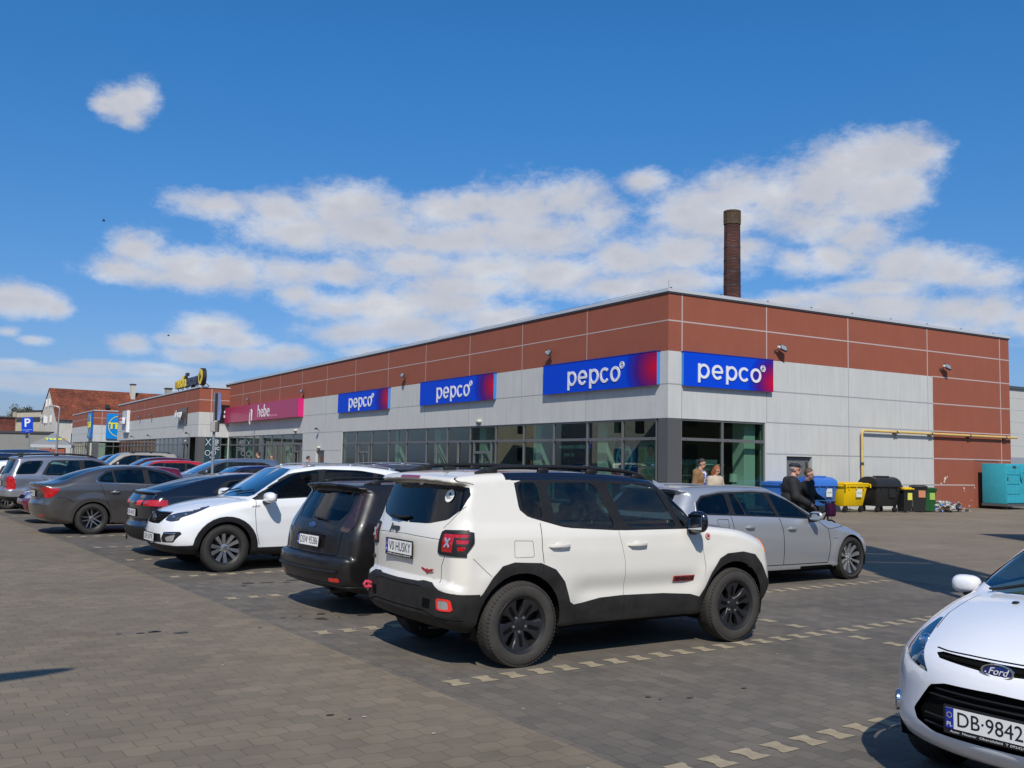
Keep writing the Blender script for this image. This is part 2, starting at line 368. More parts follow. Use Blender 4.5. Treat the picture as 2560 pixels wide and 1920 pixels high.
def clip_face(F, V, i, j, a, b, memo):
    """split face (list of vertex ids) by the line a-b in projection (i,j)"""
    nx, nz = -(b[1] - a[1]), b[0] - a[0]
    d = [(V[v][i] - a[0]) * nx + (V[v][j] - a[1]) * nz for v in F]
    if all(q <= 1e-7 for q in d) or all(q >= -1e-7 for q in d): return [F]
    P, Q = [], []
    n = len(F)
    for k in range(n):
        v, w = F[k], F[(k + 1) % n]; dv, dw = d[k], d[(k + 1) % n]
        if dv >= -1e-7: P.append(v)
        if dv <= 1e-7: Q.append(v)
        if (dv > 1e-7 and dw < -1e-7) or (dv < -1e-7 and dw > 1e-7):
            key = (v, w) if v < w else (w, v); kk = (key, round(nx, 5), round(nz, 5), round(a[0], 5), round(a[1], 5))
            if kk in memo: x = memo[kk]
            else:
                t = dv / (dv - dw); p = V[v]; q = V[w]; x = len(V); V.append((p[0] + (q[0] - p[0]) * t, p[1] + (q[1] - p[1]) * t, p[2] + (q[2] - p[2]) * t)); memo[kk] = x
            P.append(x); Q.append(x)
    return [g for g in (P, Q) if len(g) >= 3]
def pip(x, y, poly):
    c = False; n = len(poly); j = n - 1
    for i in range(n):
        if (poly[i][1] > y) != (poly[j][1] > y) and x < (poly[j][0] - poly[i][0]) * (y - poly[i][1]) / (poly[j][1] - poly[i][1]) + poly[i][0]: c = not c
        j = i
    return c
class Shell:
    def __init__(s, body):
        s.b = body; V, Q = nets(body.f, body.lo, body.hi, body.cell)
        s.V = [tuple(p) for p in V]; s.F = [list(q) for q in Q]; s.T = ['body'] * len(s.F); memo = {}
        # keep y >= 0
        F2 = []
        for F in s.F:
            for g in clip_face(F, s.V, 1, 0, (0.0, -9.0), (0.0, 9.0), memo):
                if sum(s.V[v][1] for v in g) / len(g) > 0: F2.append(g)
        s.F = F2; s.T = ['body'] * len(F2)
        s._cache()
    def _cache(s):
        V = np.array(s.V); A = []
        for F in s.F:
            p = V[F]; mn = p.min(0); mx = p.max(0); c = p.mean(0); e = np.cross(p[1] - p[0], p[2] - p[0]) + (np.cross(p[2] - p[0], p[-1] - p[0]) if len(F) > 3 else 0)
            A.append(np.concatenate([mn, mx, c, e / (np.linalg.norm(e) + 1e-12)]))
        s.A = np.array(A)
    def region(s, name, view, poly, only=None, nmin=0.12, zmin=None, zmax=None, xr=None, yr=None):
        i, j = {'side': (0, 2), 'front': (1, 2), 'rear': (1, 2), 'top': (0, 1)}[view]
        poly = [(float(a), float(b)) for a, b in poly]; px = [p[0] for p in poly]; py = [p[1] for p in poly]
        A = s.A; m = (A[:, i] < max(px)) & (A[:, 3 + i] > min(px)) & (A[:, j] < max(py)) & (A[:, 3 + j] > min(py))
        if view == 'side': m &= (A[:, 10] > nmin)
        elif view == 'front': m &= (A[:, 9] > nmin) & (A[:, 6] > s.b.L * 0.45)
        elif view == 'rear': m &= (A[:, 9] < -nmin) & (A[:, 6] < s.b.L * 0.5)
        elif view == 'top': m &= (A[:, 11] > nmin)
        if zmin is not None: m &= A[:, 8] > zmin
        if zmax is not None: m &= A[:, 8] < zmax
        if xr is not None: m &= (A[:, 6] > xr[0]) & (A[:, 6] < xr[1])
        if yr is not None: m &= (A[:, 7] > yr[0]) & (A[:, 7] < yr[1])
        ids = [k for k in np.nonzero(m)[0] if only is None or s.T[k] in only]
        if not ids: return
        memo = {}; V = s.V; work = [(s.F[k], s.T[k], A[k]) for k in ids]; n = len(poly); newF = []; newT = []
        segs = []
        for q in range(n):
            a, b = poly[q], poly[(q + 1) % n]
            if abs(a[0] - b[0]) + abs(a[1] - b[1]) < 1e-6: continue
            segs.append((a, b, min(a[0], b[0]) - 1e-4, max(a[0], b[0]) + 1e-4, min(a[1], b[1]) - 1e-4, max(a[1], b[1]) + 1e-4))
        keep = np.ones(len(s.F), bool); keep[ids] = False
        for F, T, a in work:
            pcs = [F]
            for (p, q, x0, x1, z0, z1) in segs:
                if a[i] > x1 or a[3 + i] < x0 or a[j] > z1 or a[3 + j] < z0: continue
                nx = []
                for g in pcs: nx += clip_face(g, V, i, j, p, q, memo)
                pcs = nx
            for g in pcs:
                cx = sum(V[v][i] for v in g) / len(g); cy = sum(V[v][j] for v in g) / len(g)
                newF.append(g); newT.append(name if pip(cx, cy, poly) else T)
        kk = np.nonzero(keep)[0]; old = s.A[kk]
        s.F = [s.F[k] for k in kk] + newF; s.T = [s.T[k] for k in kk] + newT
        V_ = np.array(V); B = []
        for F in newF:
            p = V_[F]; c = p.mean(0); e = np.cross(p[1] - p[0], p[2] - p[0]) + (np.cross(p[2] - p[0], p[-1] - p[0]) if len(F) > 3 else 0)
            B.append(np.concatenate([p.min(0), p.max(0), c, e / (np.linalg.norm(e) + 1e-12)]))
        s.A = np.concatenate([old, np.array(B)])
    def line(s, pts, view='side', w=0.007, name='seam', only=('body', 'door', 'lid', 'hood', 'bumper', 'cladding', 'paint2'), **k):
        for a, b in zip(pts[:-1], pts[1:]):
            dx, dz = b[0] - a[0], b[1] - a[1]; l = math.hypot(dx, dz)
            if l < 1e-6: continue
            ex, ez = dx / l * w * 0.3, dz / l * w * 0.3; nx, nz = -dz / l * w / 2, dx / l * w / 2
            s.region(name, view, [(a[0] - ex + nx, a[1] - ez + nz), (b[0] + ex + nx, b[1] + ez + nz), (b[0] + ex - nx, b[1] + ez - nz), (a[0] - ex - nx, a[1] - ez - nz)], only=only, **k)
    def parts(s, spec, root):
        """spec: tag -> (object name, material, offset, pair?, label). Returns name -> [objects]"""
        V = np.array(s.V); G, _ = grad(s.b.f, V); G /= np.linalg.norm(G, axis=1)[:, None] + 1e-12; out = {}
        tags = {}
        for F, T in zip(s.F, s.T):
            if T != 'hole': tags.setdefault(T, []).append(F)
        for T, Fs in tags.items():
            nm, m, off, pair, lab = (spec.get(T) or ('trim', MATS['black_plastic'], 0, False, None))
            ed = {}
            for F in Fs:
                for k in range(len(F)):
                    e = (F[k], F[(k + 1) % len(F)]); ed[e] = ed.get(e, 0) + 1
            bnd = [e for e in ed if (e[1], e[0]) not in ed and not (V[e[0]][1] < 1e-4 and V[e[1]][1] < 1e-4)] if off else []
            def make(sides):
                vs, ns, fs, mp = [], [], [], {}
                for sg in sides:
                    for F in Fs:
                        ff = []
                        for v in F:
                            key = (v, sg if V[v][1] > 1e-4 else 0)
                            if key not in mp:
                                mp[key] = len(vs); p = V[v] + G[v] * off; nn = G[v]; y = p[1] if V[v][1] > 1e-4 else 0.0
                                vs.append((p[0], sg * y, p[2])); ns.append((nn[0], sg * nn[1], nn[2]))
                            ff.append(mp[key])
                        fs.append(ff if sg > 0 else ff[::-1])
                    for (a, b) in bnd:
                        q = []
                        pa, pb = V[a] + G[a] * off, V[b] + G[b] * off; qa, qb = V[a] - G[a] * 0.004, V[b] - G[b] * 0.004
                        nn = np.cross(pb - pa, G[a]); nn /= np.linalg.norm(nn) + 1e-9
                        if off < 0: nn = -nn
                        base = len(vs)
                        for p in (pa, pb, qb, qa): vs.append((p[0], sg * p[1], p[2])); ns.append((nn[0], sg * nn[1], nn[2]))
                        q = [base, base + 1, base + 2, base + 3]; q = q[::-1] if off > 0 else q
                        fs.append(q if sg > 0 else q[::-1])
                me = bpy.data.meshes.new(nm); me.from_pydata(vs, [], fs); me.materials.append(m)
                me.shade_smooth(); me.normals_split_custom_set_from_vertices(ns)
                o = bpy.data.objects.new(nm, me); C.objects.link(o); o.parent = root
                if lab: o['label'] = lab
                out.setdefault(T, []).append(o)
            if pair: make((1,)); make((-1,))
            else: make((1, -1))
        return out
def arch_poly(x, z, r, n=20, flat=0.0, a0=-0.35):
    pts = [(x + r * math.cos(t), z + r * math.sin(t) * (1 - flat)) for t in np.linspace(a0, math.pi - a0, n)]
    return pts + [(pts[-1][0], -0.1), (pts[0][0], -0.1)]
def inset(poly, d):
    """shrink a polygon by d (convex-ish)"""
    n = len(poly); ar = sum(poly[i][0] * poly[(i + 1) % n][1] - poly[(i + 1) % n][0] * poly[i][1] for i in range(n)); sg = 1 if ar > 0 else -1; L_ = []
    for i in range(n):
        a, b = poly[i], poly[(i + 1) % n]; dx, dy = b[0] - a[0], b[1] - a[1]; l = math.hypot(dx, dy) or 1; nx, ny = -dy / l * sg * d, dx / l * sg * d
        L_.append(((a[0] + nx, a[1] + ny), (b[0] + nx, b[1] + ny)))
    out = []
    for i in range(n):
        (p1, p2), (p3, p4) = L_[i - 1], L_[i]
        den = (p1[0] - p2[0]) * (p3[1] - p4[1]) - (p1[1] - p2[1]) * (p3[0] - p4[0])
        if abs(den) < 1e-9: out.append(p3); continue
        a = p1[0] * p2[1] - p1[1] * p2[0]; b = p3[0] * p4[1] - p3[1] * p4[0]
        out.append(((a * (p3[0] - p4[0]) - (p1[0] - p2[0]) * b) / den, (a * (p3[1] - p4[1]) - (p1[1] - p2[1]) * b) / den))
    return out
def rnd(poly, k=0.12, it=2): return chaikin(poly, it, k)
# ------------------------------------------------------------------ shared car materials
mat('black_plastic', (0.013, 0.013, 0.014), 0.5, spec=0.35, noise=0.25, nscale=8)
mat('dusty_plastic', (0.019, 0.018, 0.017), 0.6, spec=0.35, noise=0.6, nscale=5, bump=0.1, bscale=300)
mat('rubber', (0.02, 0.02, 0.02), 0.6)
mat('dark_gap', (0.004, 0.004, 0.004), 0.9, spec=0.1)
mat('cabin', (0.025, 0.025, 0.028), 0.8)
mat('cabin_grey', (0.09, 0.09, 0.09), 0.8)
mat('chrome', (0.75, 0.75, 0.76), 0.12, 1.0)
mat('silver_plastic', (0.45, 0.45, 0.46), 0.3, 0.8)
mat('plate_white', (0.8, 0.8, 0.78), 0.4)
mat('plate_blue', (0.01, 0.03, 0.3), 0.4)
mat('ink', (0.012, 0.012, 0.015), 0.5)
mat('white_ink', (0.75, 0.75, 0.75), 0.5)
mat('red_lamp', (0.42, 0.006, 0.008), 0.08, coat=1.0)
mat('red_bright', (0.75, 0.03, 0.02), 0.15, coat=1.0)
mat('clear_lamp', (0.55, 0.56, 0.58), 0.08, 0.6, coat=1.0)
mat('dark_lamp', (0.05, 0.055, 0.07), 0.06, 0.3, coat=1.0)
mat('amber', (0.9, 0.22, 0.01), 0.15, coat=1.0)
glass_mat('glass_side', (0.34, 0.48, 0.45), 0.7); glass_mat('glass_dark', (0.09, 0.11, 0.12), 0.55); glass_mat('glass_screen', (0.42, 0.55, 0.53), 1.25)
def tyre_mat(name, dust):
    m = mat(name, (0.022 + dust * 0.6, 0.021 + dust * 0.5, 0.02 + dust * 0.38), 0.8, noise=0.3, nscale=7, bump=0.15, bscale=60)
    return m
tyre_mat('tyre', 0.006); tyre_mat('tyre_dusty', 0.028)
def rim_polys(style):
    if style == 'jeep':   # five wide arms, each with a slot
        arm = [(0.10, -0.14), (0.28, -0.21), (0.50, -0.215), (0.66, -0.28), (0.85, -0.41), (0.95, -0.38), (1.0, -0.26), (1.0, 0.26), (0.95, 0.38), (0.85, 0.41), (0.66, 0.28), (0.50, 0.215), (0.28, 0.21), (0.10, 0.14)]
        return 5, [arm], 0.0
    if style == 'twin5':  # 5 pairs
        def sp(o): return [(0.2, o * 0.6 - 0.075), (1.0, o * 1.15 - 0.05), (1.0, o * 1.15 + 0.05), (0.2, o * 0.6 + 0.075)]
        return 5, [sp(-0.2), sp(0.2)], 0
    if style == 'kia':
        return 5, [[(0.16, -0.13), (0.5, -0.25), (1.0, -0.46), (1.0, -0.14), (0.5, -0.03), (.16, -.01)], [(0.16, 0.13), (.16, .01), (0.5, 0.03), (1.0, 0.14), (1.0, 0.46), (0.5, 0.25)]], 0
    if style == 'ten':
        return 10, [[(0.15, -0.05), (0.6, -0.075), (1.0, -0.13), (1.0, 0.13), (0.6, 0.075), (0.15, 0.05)]], 0
    return 5, [[(0.15, -0.14), (0.6, -0.12), (1.0, -0.17), (1.0, 0.17), (0.6, 0.12), (0.15, 0.14)]], 0
def wheel(Ro, wd, Rr, style, rim_m, tyre_m, root, pos, side, turn=0.0, lugs=True, tread=True, hub_m=None, spin=0.0):
    """wheel at pos, outer face towards side (+1 = +y). returns Empty with tyre and rim"""
    w = empty('wheel'); w.parent = root; w.location = pos; w.rotation_euler = (0, 0, turn + (0 if side > 0 else math.pi))
    h = wd / 2; t = MB()
    rr = Ro - Rr
    prof = [(Rr - 0.004, -h * 0.80), (Rr + 0.012, -h * 0.93), (Rr + rr * 0.5, -h * 1.0), (Ro - 0.035, -h * 0.95), (Ro - 0.012, -h * 0.85), (Ro, -h * 0.68), (Ro + 0.002, 0), (Ro, h * 0.68), (Ro - 0.012, h * 0.85), (Ro - 0.035, h * 0.95), (Ro - 0.045, h * 0.985), (Rr + rr * 0.5, h * 1.0), (Rr + rr * 0.42, h * 1.012), (Rr + 0.03, h * 0.97), (Rr + 0.012, h * 0.93), (Rr - 0.004, h * 0.80)]
    t.lathe(prof, 56, close=True)
    if tread:
        n = 64
        for k in range(n):
            th = 2 * math.pi * k / n
            for (a0, a1, dz) in ((-0.97, -0.45, 0), (-0.38, 0.02, 0.5), (0.08, 0.4, 0), (0.45, 0.97, 0.5)):
                Mx = Matrix.Rotation(-(th + dz * 2 * math.pi / n), 4, 'Y') @ Matrix.Translation((Ro - 0.002, 0, 0))
                hw_ = math.pi * Ro / n * 0.62
                x0 = -0.02 if abs(a0) > .9 or abs(a1) > .9 else -0.006
                t.add([(x0 if a0 < -.9 else -.006, a0 * h, -hw_), (x0 if a1 > .9 else -.006, a1 * h, -hw_), (x0 if a1 > .9 else -.006, a1 * h, hw_), (x0 if a0 < -.9 else -.006, a0 * h, hw_), (0.006 - (0.012 if a0 < -.9 else 0), a0 * h * 0.97, -hw_), (0.006 - (0.012 if a1 > .9 else 0), a1 * h * .97, -hw_), (0.006 - (0.012 if a1 > .9 else 0), a1 * h * .97, hw_), (0.006 - (0.012 if a0 < -.9 else 0), a0 * h * .97, hw_)],
                      [(4, 5, 6, 7), (0, 1, 5, 4), (1, 2, 6, 5), (2, 3, 7, 6), (3, 0, 4, 7)], Mx)
    t.build('tyre', tyre_m, w, ang=40)
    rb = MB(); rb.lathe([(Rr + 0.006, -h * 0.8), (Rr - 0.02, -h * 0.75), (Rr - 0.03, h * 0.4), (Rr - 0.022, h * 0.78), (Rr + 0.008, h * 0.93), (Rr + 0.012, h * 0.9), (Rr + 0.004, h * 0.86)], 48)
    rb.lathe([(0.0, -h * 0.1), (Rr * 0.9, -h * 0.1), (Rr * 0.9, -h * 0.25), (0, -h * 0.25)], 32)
    rb.build('rim_barrel', mat('rim_inner_dark', (0.03, 0.03, 0.03), 0.5, 0.6), w)  # inner barrel in plain dark metal
    n, polys, _ = rim_polys(style); s = MB(); Ra = Rr - 0.018
    F = Matrix(((1, 0, 0, 0), (0, 0, 1, 0), (0, 1, 0, 0), (0, 0, 0, 1)))   # local XY -> XZ, extrude along Y
    for k in range(n):
        Rm = Matrix.Rotation(2 * math.pi * k / n + spin, 4, 'Y')
        for pl in polys:
            # dish: inner end recessed, with bevelled top
            vs = []; m_ = len(pl); c = (sum(p[0] for p in pl) / m_, sum(p[1] for p in pl) / m_)
            for lev, (dy, sc) in enumerate(((-0.045, 1.0), (-0.006, 1.0), (0.0, 0.86))):
                for (r_, o_) in pl:
                    rr_, oo = c[0] + (r_ - c[0]) * (1 if sc == 1 else 0.97), c[1] + (o_ - c[1]) * sc
                    yy = h * (0.50 + 0.30 * rr_ ** 2) + dy
                    vs.append((rr_ * Ra, yy, oo * Ra))
            fs = [tuple(range(2 * m_, 3 * m_))] + [(i + l * m_, (i + 1) % m_ + l * m_, (i + 1) % m_ + (l + 1) * m_, i + (l + 1) * m_) for l in (0, 1) for i in range(m_)]
            s.add(vs, fs, Rm)
    s.lathe([(0.0, h * 0.62), (Rr * 0.16, h * 0.62), (Rr * 0.24, h * 0.55), (Rr * 0.26, h * 0.2)], 24)
    s.build('rim', rim_m, w, ang=30)
    if style == 'jeep':
        sl = MB()
        for k in range(5):
            Rm = Matrix.Rotation(2 * math.pi * k / 5 + spin, 4, 'Y')
            for (r0, r1, w_) in ((0.40, 0.86, 0.075),):
                sl.add([(r0 * Ra, h * (0.50 + .3 * r0 ** 2) + .004, -w_ * Ra), (r1 * Ra, h * (.50 + .3 * r1 ** 2) + .004, -w_ * Ra), (r1 * Ra, h * (.50 + .3 * r1 ** 2) + .004, w_ * Ra), (r0 * Ra, h * (.50 + .3 * r0 ** 2) + .004, w_ * Ra)], [(0, 1, 2, 3)], Rm)
        sl.build('rim_slot', MATS['dark_gap'], w, fix=False)
    if lugs:
        for k in range(5):
            q = MB(); th = 2 * math.pi * (k + 0.5) / 5 + spin; q.cyl((Rr * 0.27 * math.cos(th), h * 0.5, Rr * 0.27 * math.sin(th)), (Rr * 0.27 * math.cos(th), h * 0.60, Rr * 0.27 * math.sin(th)), 0.011, n=8); q.build('wheel_bolt', hub_m or MATS['silver_plastic'], w)
    cp = MB(); cp.cyl((0, h * 0.6, 0), (0, h * 0.66, 0), Rr * 0.125, Rr * 0.115, 20); cp.build('hub_cap', hub_m or rim_m, w)
    return w
def plate(root, M, s, w=0.52, h=0.114, eu=True, frame_m='ink', sub=None, two=False, name='number_plate'):
    """M: frame at the centre, X to the reader's right"""
    e = empty(name); e.parent = root
    b = MB(M); b.box(-w / 2 - 0.012, w / 2 + 0.012, -h / 2 - (0.028 if sub else 0.012), h / 2 + 0.012, -0.006, 0.004); b.build('plate_frame', MATS[frame_m], e)
    b = MB(M); b.box(-w / 2, w / 2, -h / 2, h / 2, 0.0042, 0.0065); b.build('plate_face', MATS['plate_white'], e)
    if eu:
        b = MB(M); b.box(-w / 2, -w / 2 + 0.044, -h / 2, h / 2, 0.0066, 0.0078); b.build('country_band', MATS['plate_blue'], e)
        text('country_code', 'PL', 0.032, MATS['white_ink'], e, M @ Matrix.Translation((-w / 2 + 0.022, -h * 0.3, 0.0088)), ex=0.0004)
        st = MB(M)
        for k in range(12):
            a = k * math.pi / 6; st.ring(0, 0.0022, 0.0079, 0.0086, 6, c=(-w / 2 + 0.022 + 0.013 * math.cos(a), h * 0.16 + 0.013 * math.sin(a)))
        st.build('star_ring', mat('star_yellow', (0.8, 0.6, 0.02), 0.5), e)
    text('registration', s, h * 1.02, MATS['ink'], e, M @ Matrix.Translation((0.024 if eu else 0, -h * 0.02, 0.0075)), ex=0.0006, fitw=(w - 0.044 if eu else w) * 0.92)
    if sub: text('frame_text', sub, 0.016, MATS['white_ink'], e, M @ Matrix.Translation((0, -h / 2 - 0.015, 0.0048)), ex=0.0003, fitw=w * 0.9)
    return e
def mirror(root, B, x, z, m_shell, m_foot='black_plastic', size=(0.1, 0.12, 0.085), out=0.15, yb=None):
    """door mirrors on both sides; x,z of the centre"""
    for sg in (1, -1):
        y0 = (yb if yb is not None else B.sy(x, z - 0.05)); e = empty('door_mirror'); e.parent = root
        Mx = Matrix.Translation((x, sg * (y0 + out), z)) @ Matrix.Rotation(sg * -0.12, 4, 'Z')
        a = MB(Mx); n1, n2 = 12, 20; vs = []; pw = lambda v, e_: math.copysign(abs(v) ** e_, v)
        for i in range(n1 + 1):
            ph = -math.pi / 2 + math.pi * i / n1
            for k in range(n2):
                t = 2 * math.pi * k / n2; X_ = pw(math.sin(ph), .75) * size[0] * .62; c_ = pw(math.cos(ph), .6); kk = 1 - .25 * max(0, X_ / size[0]); vs.append((X_, pw(math.cos(t), .75) * c_ * size[1] * kk, pw(math.sin(t), .75) * c_ * size[2] * kk))
        a.add(vs, [(i * n2 + k, i * n2 + (k + 1) % n2, (i + 1) * n2 + (k + 1) % n2, (i + 1) * n2 + k) for i in range(n1) for k in range(n2)])
        a.build('mirror_shell', m_shell, e, ang=60)
        g = MB(Mx); g.rbox(-size[0] * 0.60, -size[0] * 0.57, -size[1] * 0.72, size[1] * 0.72, -size[2] * 0.68, size[2] * 0.68, 0.006, 1); g.build('mirror_glass', mat('mirror_glass', (0.6, 0.65, 0.7), 0.03, 1.0), e)
        f = MB(); f.tube([(x + 0.03, sg * (y0 - 0.05), z - size[2] * 0.9), (x + 0.02, sg * (y0 + out * 0.5), z - size[2] * 0.95), (x, sg * (y0 + out), z - size[2] * 0.7)], [0.035, 0.03, 0.035], 10); f.build('mirror_foot', MATS[m_foot], e)
def interior(root, L, hw, xf, xr_, z0=0.35, zseat=0.62, ztop=1.1, wheel_side=1, shelf=None, m='cabin'):
    e = MB(); 
    for x in (xf, xr_):
        for sg in (1, -1):
            s = MB(Matrix.Translation((x, sg * 0.37, 0))); s.rbox(-0.25, 0.27, -0.24, 0.24, z0, zseat, 0.06, 3)
            s.rbox(-0.07, 0.07, -0.23, 0.23, 0, ztop - zseat, 0.06, 3, Matrix.Translation((-0.24, 0, zseat - 0.04)) @ Matrix.Rotation(-0.22, 4, 'Y'))
            s.rbox(-0.045, 0.045, -0.13, 0.13, 0, 0.17, 0.04, 3, Matrix.Translation((-0.35, 0, ztop + 0.01)) @ Matrix.Rotation(-0.1, 4, 'Y'))
            s.build('seat', MATS[m], root, ang=50)
    d = MB(); d.rbox(xf + 0.62, xf + 1.05, -hw + 0.15, hw - 0.15, z0 + 0.2, ztop - 0.1, 0.08, 3); d.box(xr_ - 0.5, xf + 1.0, -hw + 0.16, hw - 0.16, z0 - 0.02, z0 + 0.03); d.build('dashboard', MATS['cabin'], root, ang=50)
    w = MB(Matrix.Translation((xf + 0.5, wheel_side * 0.37, ztop - 0.12)) @ Matrix.Rotation(R(-65), 4, 'Y')); w.lathe([(0.19 + 0.016 * math.cos(t), 0.016 * math.sin(t)) for t in np.linspace(0, 2 * math.pi, 9)[:-1]], 24, Matrix.Rotation(R(90), 4, 'X'), True); w.ring(0.0, 0.06, -0.02, 0.01, 12); w.box(-0.18, 0.18, -0.015, 0.015, -0.01, 0.005); w.build('steering_wheel', MATS['cabin'], root)
    if shelf: s = MB(); s.rbox(shelf[0], shelf[1], -hw + 0.18, hw - 0.18, shelf[2] - 0.02, shelf[2], 0.008, 1); s.build('parcel_shelf', MATS[m], root)
def liners(root, B, xs, z, r, hw, depth=0.30):
    for x in xs:
        for sg in (1, -1):
            b = MB(); n = 14; vs = []
            for yy in (hw - 0.045, hw - depth):
                for t in np.linspace(-0.3, math.pi + 0.3, n): vs.append((x + (r + 0.012) * math.cos(t), sg * yy, z + (r + 0.012) * math.sin(t)))
            fs = [(i, i + 1, n + i + 1, n + i) for i in range(n - 1)] + [tuple(range(n, 2 * n))]
            b.add(vs, fs); b.build('wheel_arch_liner', MATS['dark_gap'], root)
def handle(root, B, x, z, m, w=0.2, ch=False, lift=0.035):
    for sg in (1, -1):
        y = B.sy(x, z); n = B.normal((x, y, z)); b = MB()
        pts = [(-w / 2, 0.0), (-w * 0.36, lift), (0, lift * 1.12), (w * 0.36, lift), (w / 2, 0)]
        P = [(x + p, sg * (B.sy(x + p, z) + q * 1.0 - 0.006), z) for p, q in pts]
        vs = []; fs = []
        for (px, py, pz) in P:
            for (dy, dz) in ((0.011, 0.012), (0.014, 0), (0.011, -0.012), (-0.004, -0.014), (-0.004, 0.014)): vs.append((px, py + sg * dy, pz + dz))
        k = 5
        for i in range(len(P) - 1):
            for j in range(k): fs.append((i * k + j, i * k + (j + 1) % k, (i + 1) * k + (j + 1) % k, (i + 1) * k + j))
        fs += [tuple(range(k)), tuple((len(P) - 1) * k + j for j in range(k))]
        b.add(vs, fs); b.ell((x, sg * (y - 0.002), z - 0.002), (w * 0.22, 0.008, 0.032), u=14, v=8)
        b.build('door_handle', m, root, ang=60)
def rails(root, B, x0, x1, y, m, h=0.05, r=0.018, feet=3, rise=True, base_m=None):
    for sg in (1, -1):
        b = MB(); P = []
        for t in np.linspace(0, 1, 17):
            x = x0 + (x1 - x0) * t; z = B.sz(x, y); k = min(1, min(t, 1 - t) / 0.10); k = k * k * (3 - 2 * k); P.append((x, sg * y, z + (h * k if rise else h * k)))
        b.tube(P, [r * 1.0] * len(P), 8)
        for t in np.linspace(0.08, 0.92, feet):
            x = x0 + (x1 - x0) * t; z = B.sz(x, y); b.rbox(x - 0.06, x + 0.06, sg * y - 0.018, sg * y + 0.018, z - 0.02, z + h, 0.01, 1)
        b.build('roof_rail', m, root, ang=60)
def wiper(root, P, m='black_plastic', r=0.008, name='wiper'):
    b = MB(); b.tube(P, r, 6); b.cyl(P[0], tuple(Vector(P[0]) + Vector((0, 0, 0.012))), 0.018, n=10); b.build(name, MATS[m], root)
def place(root, car_pt, world_xy, head):
    """put the car so that its local point (x, y) lands on world_xy; head in degrees"""
    a = R(head); c, s = math.cos(a), math.sin(a)
    root.location = (world_xy[0] - (car_pt[0] * c - car_pt[1] * s), world_xy[1] - (car_pt[0] * s + car_pt[1] * c), 0.0); root.rotation_euler = (0, 0, a)

